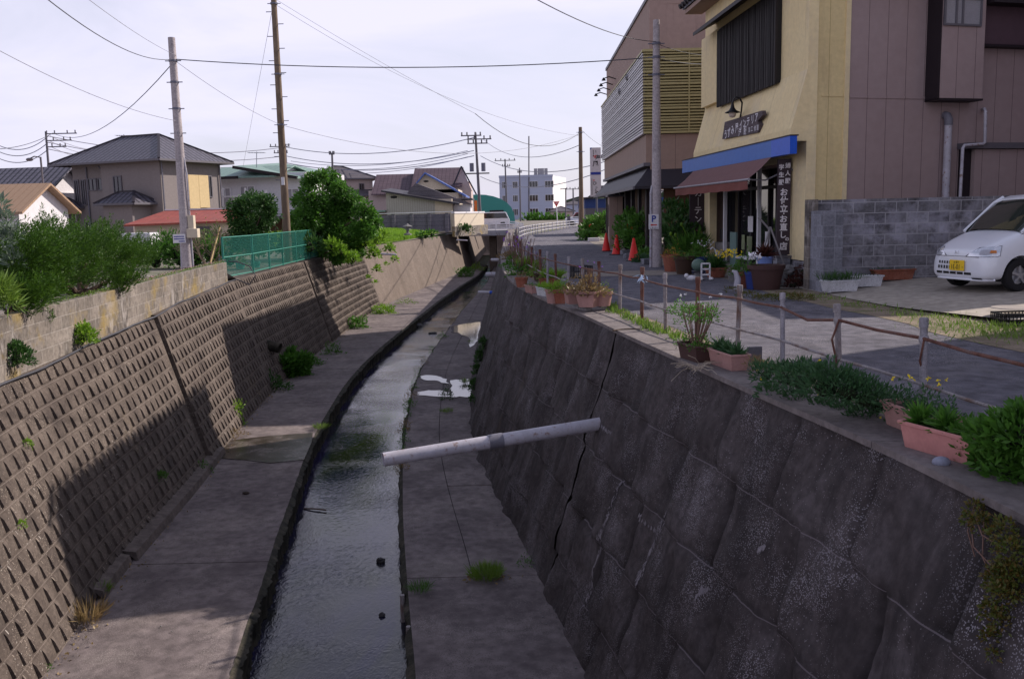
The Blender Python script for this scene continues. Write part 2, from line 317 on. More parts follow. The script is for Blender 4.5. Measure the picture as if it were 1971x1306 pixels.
m_dark=P1('dark_brown_trim',(.022,.015,.02),.6); m_black=P1('black_paint',(.012,.011,.014),.45); m_blackw=M('black_slats',[(.012,.01,.012),(.03,.024,.026)],5,.7,.3,30,st=(1,1,.1))
m_gtrim=P1('grey_trim',(.13,.12,.14),.5); m_steelb=P1('blue_grey_steel',(.14,.14,.19),.45)
m_blue=P1('blue_board',(.03,.13,.47),.45); m_blue2=P1('bright_blue_board',(.008,.09,.58),.4)
m_awn=P1('awning_cloth',(.19,.095,.095),.8); m_awn2=P1('awning_valance',(.19,.06,.05),.8)
m_glass=bpy.data.materials.new('window_glass'); m_glass.use_nodes=True; g=m_glass.node_tree.nodes['Principled BSDF']; g.inputs['Base Color'].default_value=(.02,.02,.024,1); g.inputs['Roughness'].default_value=.05; g.inputs['Specular IOR Level'].default_value=.7
m_curt=P1('curtain_glass',(.32,.31,.34),.25); m_white=P1('white_paint',(.72,.7,.74),.5); m_whitel=P1('white_letters',(.72,.69,.74),.6); m_signb=P1('sign_brown',(.05,.035,.045),.7)
m_signw=M('weathered_sign_wood',[(.06,.045,.05),(.13,.1,.115)],6,.8,.3,st=(1,1,4)); m_black2=P1('ink_black',(.02,.02,.025)); m_red=P1('red_paint',(.55,.03,.025),.5); m_navy=P1('navy_ink',(.03,.05,.3)); m_orange=P1('orange_sign',(.7,.16,.03))
m_pole=M('pole_concrete',[(.33,.29,.31),(.46,.41,.42)],2,.85,.2,30,extra=patches((.17,.145,.145),5,(.55,.7),.5)); m_pole2=M('pole_brown',[(.13,.09,.065),(.22,.165,.12)],1.2,.85,.3,20,st=(1,1,.25))
m_rust=M('rusty_steel',[(.07,.025,.018),(.14,.06,.045),(.13,.09,.085)],7,.8,.4,40); m_rust2=M('rusty_galvanised',[(.14,.08,.06),(.24,.215,.225),(.32,.29,.31)],6,.65,.4,40,st=(1,1,.5)); m_galv=M('galvanised_steel',[(.2,.19,.22),(.34,.32,.36)],7,.5,.2,40,metal=.3)
m_pvc=M('grey_pvc',[(.38,.36,.42),(.48,.46,.52)],3,.4,.05,fine=.08,extra=both(patches((.22,.13,.1),11,(.56,.66),.9),patches((.3,.28,.3),2,(.45,.7),.6))); m_pvcd=P1('pvc_coupling',(.16,.155,.19),.45); m_pvcb=P1('blue_coupling',(.02,.08,.45),.45)
m_green=P1('green_fence_paint',(.03,.2,.155),.5); m_cone=P1('cone_red',(.72,.03,.025),.45); m_wire=P1('cable_black',(.06,.06,.075),.7); m_wireg=P1('cable_grey',(.3,.3,.36),.7)
m_tile=M('dark_roof_tile',[(.085,.078,.105),(.13,.12,.155)],2,.5,.2,coord='UV',spec=.5,extra=both(stripes(0,.42,.15,(.012,.011,.018),.95,1.),stripes(1,.4,.06,(.02,.018,.026),.6)),bdist=.09)
m_tilem=M('maroon_roof_tile',[(.085,.058,.075),(.12,.082,.1)],1,.6,.1,coord='UV',extra=both(stripes(1,.45,.07,(.04,.022,.03),.7),stripes(0,.45,.07,(.045,.025,.035),.7)))
m_slate=M('slate_roof',[(.09,.08,.095),(.13,.115,.13)],1,.6,.1,coord='UV',extra=stripes(1,.4,.06,(.05,.042,.05),.6)); m_slated=P1('dark_slate',(.03,.026,.036),.55)
m_tan=P1('tan_tin_roof',(.34,.225,.15),.6,coord='UV',extra=stripes(0,.4,.04,(.2,.11,.06),.6)); m_redr=M('red_tin_roof',[(.24,.045,.03),(.32,.075,.05)],1,.5,.1,coord='UV',extra=both(patches((.2,.06,.04),1.5,(.5,.65),.7),stripes(0,.4,.04,(.16,.03,.02),.6)))
m_greenr=P1('green_tin_roof',(.2,.3,.27),.5,coord='UV',extra=stripes(0,.5,.05,(.11,.18,.165),.6)); m_bluer=P1('blue_tin_roof',(.09,.15,.42),.5,coord='UV',extra=stripes(0,.4,.04,(.04,.07,.2),.6)); m_teal=P1('teal_sheet',(.05,.26,.23),.6)
m_greyh=P1('grey_house_render',(.23,.2,.2),.85,coord='UV',extra=stripes(0,.9,.012,(.15,.12,.11),.5)); m_creamw=P1('cream_wall',(.58,.5,.4),.85); m_whitew=P1('white_wall',(.66,.64,.68),.8); m_pinkw=P1('pinkish_wall',(.5,.4,.38),.85); m_corr=P1('corrugated_sheet',(.38,.36,.33),.6,coord='UV',extra=stripes(0,.2,.04,(.24,.22,.2),.7)); m_brnw=P1('brown_wood_wall',(.15,.08,.05),.8)
m_whiteb=P1('shaded_white_wall',(.42,.45,.58),.8,coord='UV',extra=stripes(1,3.,.05,(.32,.34,.45),.7)); m_fencep=M('concrete_fence_panel',[(.13,.12,.15),(.18,.165,.2)],.8,.85,.1,coord='UV',extra=stripes(1,.33,.03,(.06,.055,.07),.8))
m_terra=M('terracotta',[(.22,.07,.045),(.31,.11,.07)],5,.8,.2,extra=patches((.4,.24,.2),4,(.55,.75),.4)); m_pinkp=M('pink_plastic',[(.33,.18,.165),(.43,.245,.225)],4,.65,fine=.08,extra=patches((.3,.14,.1),7,(.6,.7),.5)); m_whitep=M('dirty_white_plastic',[(.42,.42,.45),(.6,.6,.64)],5,.6); m_brownp=P1('brown_plastic',(.07,.035,.033),.6); m_bluep=P1('blue_pot',(.03,.05,.2),.3); m_glaze=P1('dark_glazed_pot',(.06,.035,.025),.3)
m_car=bpy.data.materials.new('car_white'); m_car.use_nodes=True; g=m_car.node_tree.nodes['Principled BSDF']; g.inputs['Base Color'].default_value=(.74,.75,.82,1); g.inputs['Roughness'].default_value=.28; g.inputs['Coat Weight'].default_value=.6; g.inputs['Coat Roughness'].default_value=.06
m_tyre=P1('tyre',(.018,.017,.02),.85); m_rim=P1('alloy',(.5,.5,.54),.3,metal=.7); m_chrome=P1('lamp_reflector',(.75,.76,.82),.12,metal=.6); m_amber=P1('amber_lens',(.6,.2,.05),.2); m_plate=P1('plate_yellow',(.85,.55,.02),.5,fine=.03); m_lampg=P1('frosted_globe',(.6,.5,.42),.3)
m_bark=M('bark',[(.06,.04,.03),(.13,.09,.07)],6,.9,.6,20,st=(1,1,.3)); m_twig=P1('twig',(.17,.1,.08),.9); m_bamboo=P1('bamboo_cane',(.4,.28,.12),.6); m_stone=M('stone',[(.12,.115,.12),(.24,.23,.23)],6,.9,.6,20); m_stoned=M('wet_stone',[(.02,.02,.022),(.05,.045,.05)],8,.5,.6,20)
lf_jun=leafm('juniper_leaf',(.026,.08,.009),(.09,.18,.018),(.05,.12,.013),trans=.3); lf_dark=leafm('dark_leaf',(.018,.06,.014),(.045,.12,.022),(.07,.15,.035)); lf_mid=leafm('mid_leaf',(.045,.13,.018),(.10,.24,.03),(.07,.18,.025),trans=.4); lf_bri=leafm('bright_leaf',(.13,.27,.025),(.26,.42,.04),(.18,.34,.03),trans=.4)
lf_grass=leafm('grass_blade',(.1,.2,.02),(.2,.3,.04),(.15,.24,.06)); lf_dry=leafm('dry_blade',(.22,.14,.07),(.34,.25,.12),(.15,.12,.05)); lf_blue=leafm('grey_green_leaf',(.03,.085,.035),(.06,.14,.055),(.045,.1,.03)); lf_sed=leafm('sedum_leaf',(.09,.12,.015),(.15,.07,.02),(.05,.1,.02)); lf_red=leafm('dark_red_leaf',(.05,.012,.015),(.09,.03,.02)); fl_pur=P1('purple_petal',(.3,.1,.6)); fl_yel=P1('yellow_petal',(.85,.65,.02)); fl_wh=P1('white_petal',(.8,.78,.82)); fl_pink=P1('pink_petal',(.6,.3,.4))
# ================================================================ canal geometry
def smooth_fn(pts):
    ys=np.array([p[1] for p in pts]); xs=np.array([p[0] for p in pts]); g=np.arange(ys[0]-6,ys[-1]+6,.25)
    v=np.interp(g,ys,xs); v[g<ys[0]]=xs[0]+(g[g<ys[0]]-ys[0])*(xs[1]-xs[0])/(ys[1]-ys[0])
    k=np.exp(-np.arange(-6,7)**2/14.); k/=k.sum(); v2=np.convolve(np.pad(v,6,mode='edge'),k,'valid'); return lambda y: np.interp(y,g,v2)
XRT=smooth_fn([(2.62,-6),(2.6,2),(2.5,4.4),(2.41,5.28),(2.25,6.3),(2.0,7.6),(1.86,8.5),(1.63,9.85),(1.33,11.73),(1.09,13.46),(.76,15.15),(.42,17.2),(.17,19),(-.02,21),(-.16,23.7),(-.27,27.3),(-.33,32),(-.34,38),(-.32,50),(-.2,69),(-.1,90),(.3,130)])
XRE=smooth_fn([(.2,-6),(-.2,2),(-.75,6),(-1.12,9.3),(-1.34,10.7),(-1.57,12.3),(-1.88,14.55),(-2.25,17.7),(-2.5,20.3),(-2.86,25.4),(-3.0,29),(-2.96,33),(-2.8,38.6),(-2.57,47.6),(-2.1,58),(-1.7,67),(-1.5,90),(-1.2,130)])
XLE=smooth_fn([(-1.9,-6),(-2.4,2),(-2.95,7),(-3.19,9.4),(-3.33,10.2),(-3.52,11.9),(-3.8,13.75),(-4.06,15.8),(-4.48,19),(-4.65,20.7),(-4.8,22.6),(-5.06,26.6),(-5.14,30.4),(-5.06,35.2),(-4.7,43.7),(-4.3,53),(-3.6,63.6),(-2.7,75),(-2.3,90),(-2.,130)])
XLB=smooth_fn([(-3.7,-6),(-4.1,2),(-4.75,6),(-5.31,9.5),(-5.53,10.9),(-5.78,12.3),(-6.0,14.9),(-6.16,16.8),(-6.4,18.8),(-6.85,23),(-7.1,26.4),(-7.18,30),(-7.27,33.4),(-7.4,41),(-7.35,48.7),(-6.8,56),(-5.9,64.3),(-4.4,79),(-3.6,90),(-3.4,130)])
ZM=lambda y: np.interp(y,[4,11,20,28,90],[-.5,-.5,-.33,-.2,-.2])
DZ=3.45; ZW=-3.82
XLM=lambda y: XLB(y)-.3*(ZM(y)+DZ)
def vn(x,y,seed=0):
    xi,yi=np.floor(x).astype(int),np.floor(y).astype(int); fx,fy=x-xi,y-yi; fx=fx*fx*(3-2*fx); fy=fy*fy*(3-2*fy)
    h=lambda a,b:(np.sin(a*127.1+b*311.7+seed*74.7)*43758.5453)%1
    return (h(xi,yi)*(1-fx)+h(xi+1,yi)*fx)*(1-fy)+(h(xi,yi+1)*(1-fx)+h(xi+1,yi+1)*fx)*fy
def grid_obj(name,Pt,UV,mat,flip=False,smooth=True,**k):
    n,m=Pt.shape[:2]; b=MB(); i=np.arange(n*m).reshape(n,m); q=np.stack([i[:-1,:-1],i[1:,:-1],i[1:,1:],i[:-1,1:]],-1).reshape(-1,4)
    if flip: q=q[:,::-1]
    b.v=[Pt.reshape(-1,3)]; b.f=[tuple(t) for t in q.tolist()]; b.m=[0]*len(b.f); b.n=n*m; b.uv=UV.reshape(-1,2) if UV is not None else None
    return b.build(name,mat,smooth=smooth,**k)
# ---- right retaining wall (two lengths with an open expansion joint between)
def rw_off(Y,D):
    row=np.floor(D/.74+.02); fr=(D/.74+.02)-row; bl=1.12; a=(Y+row*.47+.25*np.sin(row*3.1))/bl; ai=np.floor(a); fa=a-ai
    h=(np.sin(ai*12.9+row*78.2)*43758.5)%1
    off=.10*(fa-.5)*(h*1.3-.1)+.05*(vn(Y*1.6,D*1.6)-.5)+.05*(vn(Y*4,D*4,3)-.5)+.022*(vn(Y*11,D*11,5)-.5)+.03*(fr-.5)*((h*7.7)%1)
    ga=np.minimum(fa,1-fa)*bl; gr=np.minimum(fr,1-fr)*.74
    global DIRT_SHADE; DIRT_SHADE=np.clip(np.exp(-(ga/.05)**2)*(.5+.5*h)+.55*np.exp(-(gr/.03)**2)+.5*np.clip(.35-fa,0,.35)/.35*(h>.45),0,1)  # joint dirt, plus shade painted into the grooves and facet bands
    off-=.045*np.exp(-(ga/.035)**2)+.02*np.exp(-(gr/.025)**2)
    off*=np.clip(D/.05,0,1)
    return off
def right_wall(y0,y1,step,label):
    ys=np.arange(y0,y1+1e-6,step); ds=np.concatenate([[0],np.linspace(.02,DZ+.25,int(3.6/max(.055,step*.8)))]); Y,D=np.meshgrid(ys,ds,indexing='ij')
    off=rw_off(Y,D)
    dirt_shade=np.concatenate([0*DIRT_SHADE[:,:1],DIRT_SHADE],1)
    X=XRT(Y)-.29*D-off; Pt=np.stack([X,Y,-D],-1)
    cap=np.stack([XRT(ys)+.3,ys,0*ys-.0],-1)[:,None]; Pt=np.concatenate([cap,Pt],1); UVv=np.concatenate([np.stack([ys,ys*0+.3],-1)[:,None],np.stack([Y,-D],-1)],1)
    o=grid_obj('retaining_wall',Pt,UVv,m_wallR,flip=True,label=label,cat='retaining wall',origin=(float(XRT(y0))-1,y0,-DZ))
    o.data.attributes.new('dirt_shade','FLOAT','POINT').data.foreach_set('value',dirt_shade.ravel().astype(float)); return o
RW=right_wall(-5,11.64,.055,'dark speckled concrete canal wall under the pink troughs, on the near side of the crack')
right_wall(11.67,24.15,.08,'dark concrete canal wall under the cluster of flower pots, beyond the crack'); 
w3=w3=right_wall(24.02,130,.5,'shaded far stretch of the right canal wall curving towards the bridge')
# ---- coping strip on top of it
ys=np.arange(-5,90.5,.5)
def strip(name,mat,f0,f1,z0,z1,ys,kind='structure',n=2,**k):
    a,bx=f0(ys),f1(ys); Pt=np.stack([np.stack([a+(bx-a)*t,ys,z0+(z1-z0)*t+0*ys],-1) for t in np.linspace(0,1,n)],1); return grid_obj(name,Pt,None,mat,flip=False,smooth=False,kind=kind,**k)
cb=MB(); yy=-5.
while yy<90:
    L=1.9+.5*rng.random() if yy<30 else 6; y2=min(yy+L,90); g=np.linspace(yy,y2-.012,6); zt=.028+.006*rng.random()
    A=[(XRT(q)-.012,q,zt) for q in g]; B=[(XRT(q)+.5,q,zt) for q in g]; C=[(XRT(q)-.012,q,-.015) for q in g]; k=6
    cb.add(A+B+C,[(i,k+i,k+i+1,i+1) for i in range(5)]+[(2*k+i,i,i+1,2*k+i+1) for i in range(5)]+[(0,2*k,k),(k-1,2*k-1,3*k-1)]); yy=y2
cb.build('wall_coping',m_cop,kind='structure')
# ---- left retaining wall of moulded blocks
def lw(y,t,off=0):
    zm=ZM(y); z=-DZ+t*(zm+DZ); return np.stack([XLB(y)-.3*(z+DZ)+off*.955,y+0*z,z+off*.29],-1)
def mould_wall(y0,y1,label,bw=.3,bh=.33,off=0.,foot=False):
    b=MB(); g=np.arange(y0,y1+.01,.5); g[-1]=y1; UV=[]
    def A(pts,fs,uv): b.add(pts,fs); UV.extend(uv)
    n=len(g); A(np.concatenate([lw(g,0*g-.06,off),lw(g,0*g+1,off)]),[(i,i+1,n+i+1,n+i) for i in range(n-1)],[(q,-.2) for q in g]+[(q,3.4) for q in g])
    for e in (y0,y1):
        p=[lw(e,-.06,off),lw(e,1,off),lw(e,1,off-.35),lw(e,-.06,off-.35)]; A(p,[(0,1,2,3) if e==y0 else (3,2,1,0)],[(e,0),(e,3),(e+.3,3),(e+.3,0)])
    A(np.concatenate([lw(g,0*g+1,off),lw(g,0*g+1,off)-np.array([.4,0,0])]),[(i,i+1,n+i+1,n+i) for i in range(n-1)],[(q,3.4) for q in g]+[(q,3.8) for q in g])
    nr=12
    for r in range(nr):
        t0,t1=(r+.12)/nr,(r+.90)/nr; y=y0+(bw/2 if r%2 else .03)
        while y+bw*.9<y1:
            j=rng.random(); jj=.8+.5*rng.random(); ya,yb=y+.012,y+bw*(.90+.05*j)
            c=[lw(ya,t0,off+.004),lw(yb,t0,off+.004),lw(yb,t1,off+.004),lw(ya,t1,off+.004)]
            e=.012; tt=(t1-t0)
            d=[lw(ya+e,t0+tt*.06,off+.036*jj),lw(yb-e,t0+tt*.05,off+.012*jj),lw(yb-e*2,t1-tt*.05,off+.005),lw(ya+e*.5,t0+tt*.74,off+.023*jj)]
            P_=np.array(c+d); A(P_,[(4,5,6,7),(0,1,5,4),(1,2,6,5),(2,3,7,6),(3,0,4,7)],[(q[1],3.396*(t0 if k_%4<2 else t1)+.004) for k_,q in enumerate(P_)]); y+=bw
    b.uv=np.array(UV); o=b.build('retaining_wall',m_mold,label=label,cat='retaining wall',origin=(float(XLB(y0)),y0,-DZ))
    return o
gj=np.arange(11.5,12.6,.1); dj=np.linspace(.05,3.6,12); Yj,Dj=np.meshgrid(gj,dj,indexing='ij'); grid_obj('joint_filler',np.stack([XRT(Yj)-.29*Dj+.085,Yj,-Dj],-1),None,m_mossy,flip=True,kind='structure')
mould_wall(4,18.35,'sloping moulded-block canal wall in the left foreground below the juniper',off=0.)
mould_wall(18.42,26.22,'moulded-block canal wall between the near corner step and the tall dark joint',off=.07)
mould_wall(26.36,36.6,'moulded-block canal wall directly below the green mesh fence',bw=.26,bh=.27,off=.0)
mould_wall(36.68,50.2,'moulded-block canal wall hung with creeper below the big leafy tree',bw=.26,bh=.27,off=.05)
g=np.arange(50.3,130,.5); T=np.linspace(-.05,1,14); Y,TT=np.meshgrid(g,T,indexing='ij'); Pt=lw(Y,TT,.02*(vn(Y*.8,TT*3)-.5))
top=(lw(g,0*g+1,0)-np.array([.4,0,0]))[:,None]; Pt=np.concatenate([Pt,top],1); UVv=np.stack([Pt[...,1],Pt[...,2]],-1)
grid_obj('retaining_wall',Pt,UVv,m_smoothw,label='smooth sunlit streaked concrete canal wall below the grass bank, running to the bridge',cat='retaining wall',origin=(-6.8,50,-DZ))
b=MB()
for i,(a0,a1) in enumerate([(11.6,12.9),(13,19.2)]):
    gg=np.linspace(a0,a1,14)
    w0=.16 if i else .1
    A=np.array([[(XLB(q)-.05,q,-DZ+.16),(XLB(q)+w0,q,-DZ+.13),(XLB(q)+w0+.03,q,-DZ-.02)] for q in gg]).reshape(-1,3); b.add(A,[(3*i_+j,3*i_+j+1,3*i_+j+4,3*i_+j+3) for i_ in range(13) for j in range(2)]); b.add(A[:3],[(0,2,1)])
b.build('wall_footing',M('rubble_footing',[(.07,.055,.05),(.16,.13,.12)],6,.95,.9,14),kind='structure')
# ---- block wall on top, left
zt=.35; g=np.arange(4,26.01,.25); b=MB(); UV=[]
xf=XLM(g)-.06; lay=[(0,ZM(g)-.02),(0,0*g+zt),(-.15,0*g+zt),(-.15,ZM(g)-.3)]
Pt=np.stack([np.stack([xf+dx+.006*rng.random(len(g)),g,zz],-1) for dx,zz in lay],1); UVv=np.stack([Pt[...,1],Pt[...,2]-zt-np.array([0,0,.15,.15])[None]],-1)
bw_=grid_obj('block_wall',Pt,UVv,m_cblock,smooth=False,label='stained concrete block wall under the juniper, standing on the left canal wall',cat='block wall',origin=(-7,12,-.5))
b=MB(); x=XLM(26.)-.06; b.add([(x,26.,ZM(26.)-.02),(x,26.,zt),(x-.15,26.,zt),(x-.15,26.,-.4)],[(0,1,2,3)]); b.build('end_cap',m_cblock,parent=bw_)
# ---- berms, water, bed
def slabs(name,f0,f1,cuts,z,mat,cols=1,thick=.5):
    b=MB()
    for i in range(len(cuts)-1):
        for c in range(cols):
            dz=.012*(rng.random()-.5); g=np.linspace(cuts[i]+.008,cuts[i+1]-.008,max(3,int((cuts[i+1]-cuts[i])/.3)))
            a=f0(g)+(f1(g)-f0(g))*(c/cols)+(.006 if c else 0); e=f0(g)+(f1(g)-f0(g))*((c+1)/cols)-(.006 if c<cols-1 else 0)
            if c==cols-1: e=e+.02*(vn(g*5,g*0)-.5)
            n=len(g); V=[(p,q,z+dz) for p,q in zip(a,g)]+[(p,q,z+dz) for p,q in zip(e,g)]+[(p,q,z-.2) for p,q in zip(a,g)]+[(p,q,z-.2) for p,q in zip(e,g)]
            b.add(V,[(j,n+j,n+j+1,j+1) for j in range(n-1)]+[(n+j,3*n+j,3*n+j+1,n+j+1) for j in range(n-1)]+[(0,2*n,3*n,n),(n-1,2*n-1,4*n-1,3*n-1)]+[(2*n+j,j,j+1,2*n+j+1) for j in range(n-1)])
    return b.build(name,mat,kind='structure')
slabs('canal_path',lambda y:XLB(y)-.02,XLE,[-5,4,8.4,12.85,18.3,24.4,29.8,35.4,41,46.6,52,58,64,70,76,82,90],-DZ,m_berm)
slabs('canal_path',XRE,lambda y:XRT(y)-.98,[-5,3,7.5,12.1],-DZ,m_berm)
slabs('canal_path',XRE,lambda y:XRT(y)-.98,[12.1,16.4,19.6,24.3,26.9,29.6,33,37.5,42,48,55,62,70,80,90],-DZ,m_berm,cols=2)
def edge(f,sgn,label,y1=90,amp=.045):
    g=np.arange(-5,45,.045) if sgn>0 else np.arange(-5,45,.08); g=np.concatenate([g,np.arange(45,y1,.4)]); n=len(g)
    pr=amp*np.abs(np.sin(g*math.pi/.16))**.5+.05*(vn(g*1.3,g*0,2)-.5)+.05*vn(g*5,g*0,7)
    rows=[(0,-DZ-.012),(.05,-DZ-.06),(.0,-DZ-.3),(.07,ZW-.2)]
    Pt=np.stack([np.stack([f(g)+sgn*(.0+(pr if k_ else 0*pr)*(1 if k_<3 else 1.2)+dx*(.6 if k_==1 else 1)),g,z+0*g+(.02*vn(g*7,g*0,9) if k_==0 else 0)],-1) for k_,(dx,z) in enumerate(rows)],1)
    return grid_obj('canal_edge',Pt,None,m_mossy,flip=sgn>0,kind='structure')
edge(XLE,1,''); edge(XRE,-1,'',amp=.02)
g=np.arange(-5,130,.5); strip('water',m_water,lambda y:XLE(y)-.3,lambda y:XRE(y)+.3,ZW,ZW,g); strip('river_bed',m_bed,lambda y:XLB(y)-.6,lambda y:XRT(y)-.5,-4.25,-4.25,g)
for nm,pp in (('puddle',[(808,724),(824,721),(842,723),(858,730),(866,738),(846,734),(826,731),(812,730)]),('puddle',[(806,754),(826,751),(846,751),(866,754),(866,763),(840,762),(806,760)]),('puddle',[(868,731),(885,730),(906,728),(908,745),(908,763),(885,763),(868,764),(870,748)]),('puddle',[(870,628),(897,622),(927,619),(919,655),(906,668),(902,650),(884,640),(868,640)])):
    q=[gp(x,y,-DZ+.014) for x,y in pp]; c=sum(q)/len(q); K=[]
    for i in range(len(q)):
        a,e=q[i],q[(i+1)%len(q)]
        for t_ in (0,.33,.66): v=a+(e-a)*t_; v[:2]+=(rng.random(2)-.5)*.12; K.append(v)
    MB().quad(*K[::-1] if np.cross((K[1]-K[0])[:2],(K[2]-K[1])[:2])<0 else K).build(nm,m_puddle,kind='structure')
pp=[(430,848),(520,838),(602,832),(600,850),(585,884),(520,890),(470,884),(410,880)]; K=[gp(x,y,-DZ+.012) for x,y in pp]; MB().quad(*K[::-1]).build('puddle',M('wet_sheet',[(.04,.03,.02),(.12,.1,.09)],1.6,.25,.2,8,pos=(.45,.6)),kind='structure')
# ---- ground sheet
def zl(y): return float(np.interp(y,[25.8,26.6,60,75,90,100],[.2,-.21,-.21,-.05,.0,0]))
ys_=list(np.arange(-30,-5,5))+list(np.arange(-5,91,1.))+[90.9,93,100]; b=MB()
for i in range(len(ys_)-1):
    a,c=ys_[i],ys_[i+1]; fl=lambda y:float(XLM(max(y,4))-(.14 if y<26.2 else .03)); fr=lambda y:float(XRT(y))+.03
    xs=[(-500,-60),(-60,-14),(-14,None)]
    for x0,x1 in xs:
        p1=fl(a) if x1 is None else x1; p2=fl(c) if x1 is None else x1
        b.quad((x0,a,zl(a)),(p1,a,zl(a)),(p2,c,zl(c)),(x0,c,zl(c)))
    for x0,x1 in ((None,12),(12,60),(60,500)):
        b.quad((fr(a) if x0 is None else x0,a,-.012),(x1,a,-.012),(x1,c,-.012),(fr(c) if x0 is None else x0,c,-.012))
b.quad((-500,100,0),(-3.9,100,0),(-3.9,135,0),(-500,135,0)); b.quad((.3,100,-.012),(500,100,-.012),(500,135,-.012),(.3,135,-.012)); b.quad((-2500,135,-.01),(2500,135,-.01),(2500,2800,-.01),(-2500,2800,-.01))
b.build('ground',m_ground,kind='structure')
MB().box(-5,2,130,130.5,-4.3,0).build('culvert_wall',m_smoothw,label='concrete end wall of the canal beyond the far bridge',cat='wall')
# ---- road, patch, verge, pad
XRD=lambda y:np.interp(y,[-20,6,9.7,12.8,15.7,17,20,26,34,48,60,90],[6.6,5.9,5.5,5.25,5.05,4.9,4.75,4.2,3.9,4.1,4.4,7.5])
g=np.concatenate([np.arange(-20,60,.5),np.arange(60,100,2.)]); xl=lambda y:np.interp(y,[-20,50,64,77,90,100],[0,0,1.5,3.7,6,7])*(y>50)+(XRT(y)+.82+.07*(vn(y*1.5,y*0)-.5))*(y<=50)
road=strip('road',m_asph,xl,lambda y:XRD(y)+.06*(vn(y*1.2,y*0,4)-.5),.004,.004,g,n=3)
strip('road_patch',m_patch,lambda y:XRT(y)+.85,lambda y:XRD(y)+.2,.010,.010,np.array([21.6,22.2,22.9,23.4]))
MB().quad((-60,91.5,.006),(120,91.5,.006),(120,99,.006),(-60,99,.006)).build('road',m_asph,kind='structure')
g=np.arange(-6,50,.5); strip('verge',m_dirt,lambda y:XRT(y)+.49,lambda y:XRT(y)+.95,.001,.001,g)
g=np.arange(-6,17.4,.3); strip('verge',m_dirt,lambda y:XRD(y)-.25+.2*(vn(y*1.1,y*0,8)-.5),lambda y:np.interp(y,[-6,8,11.3,13.5,17],[9,8,6.6,5.9,5.7]),.009,.009,g)
pz=lambda x,y: .012+.16*np.clip((x-5.5)/2.2,0,1)
b=MB(); yy=np.linspace(10.2,17.6,14); xx=[0,.15,.6,1.2,2.2,4,8,16]
for i in range(13):
    for j in range(7):
        q=[]
        for u_,y in ((xx[j],yy[i]),(xx[j+1],yy[i]),(xx[j+1],yy[i+1]),(xx[j],yy[i+1])):
            x0=np.interp(y,[10,11.3,13.5,15,17.6],[7.4,6.35,5.75,5.6,5.5]); x=x0+u_; q.append((x,y,float(pz(x,y))))
        b.quad(*q)
b.build('parking_pad',m_pad,kind='structure')
c=gp(1950,592,.18); MB().lathe([(0,.008),(.26,.008),(.27,.0)],c,28).build('manhole_cover',P1('iron_cover',(.3,.26,.24),.7),label='round manhole cover set in the concrete pad in front of the white car',cat='manhole cover')
# gravel strip along the shop fronts
strip('pavement',m_patch,lambda y:XRD(y)-.02,lambda y:XRD(y)*0+6.2,.005,.005,np.array([17.3,20,24,28,34,48,52]))
# ================================================================ bridge far
m_railg=P1('rail_grey_white',(.5,.49,.53),.5)
br=thing('bridge',(-2,88,-.3),'low concrete road bridge with pale pipe railings crossing the canal far off','bridge')
b=MB().box(-6.,1.2,86,92.5,-.42,-.02); b.build('deck',P1('bridge_concrete',(.3,.29,.32),.8),br)
MB().box(-6.,1.2,85.85,86,-.5,-.1).build('fascia',P1('fascia_grey',(.34,.34,.4),.7),br)
MB().box(-1.95,-1.3,87,91,-4,-.42).build('pier',m_smoothw,br)
for y in (86.1,92.3):
    b=MB(); 
    for z in (.1,.3,.52): b.tube([(-6.5,y,z),(1.3,y,z)],.035,6)
    for x in np.arange(-6.5,1.4,1.3): b.bar((x,y,-.05),(x,y,.56),.07)
    b.build('railing',m_white,br)
gr=thing('guardrail',(.5,55,0),'white pipe guardrail curving from the canal edge round to the bridge road','guardrail')
pts=[gp(x,y,0) for x,y in ((999,464),(1008,459),(1020,455),(1035,451),(1055,447),(1078,443))]+[np.array([5.5,84,0]),np.array([7.5,90,0])]
for z in (.25,.48,.7): MB().tube([p+(0,0,z) for p in pts],.028,6).build('rail',m_railg,gr)
b=None
for i in range(len(pts)-1):
    for t_ in (0,.33,.66):
        p=pts[i]+(pts[i+1]-pts[i])*t_; MB().bar(p,p+(0,0,.74),.07).build('post',m_railg,gr)
gr=thing('guardrail',(-4,93,0),'low arched white guardrail beyond the bridge beside the white van','guardrail')
pts=[dp(x,y,94) for x,y in ((941,428),(955,427),(975,426),(992,427),(1003,431))]
for dz in (0,-.25): MB().tube([p+(0,0,dz) for p in pts],.05,6).build('rail',m_white,gr)
for p in pts: MB().bar(np.array([p[0],p[1],0]),p,.08).build('post',m_white,gr)
# camera bridge (under the viewer)
cbm=thing('bridge',(0,-2.2,0),'near road bridge the photograph is taken from, just below the frame','bridge')
MB().box(-9,4,-5,.35,-.35,-.02).build('deck',m_smoothw,cbm)
b=MB(); [b.bar((x,.25,-.02),(x,.25,.9),.06) for x in np.arange(-9,4.1,1.3)]; [b.tube([(-9,.25,z),(4,.25,z)],.025,8) for z in (.5,.9)]; b.build('railing',m_galv,cbm)
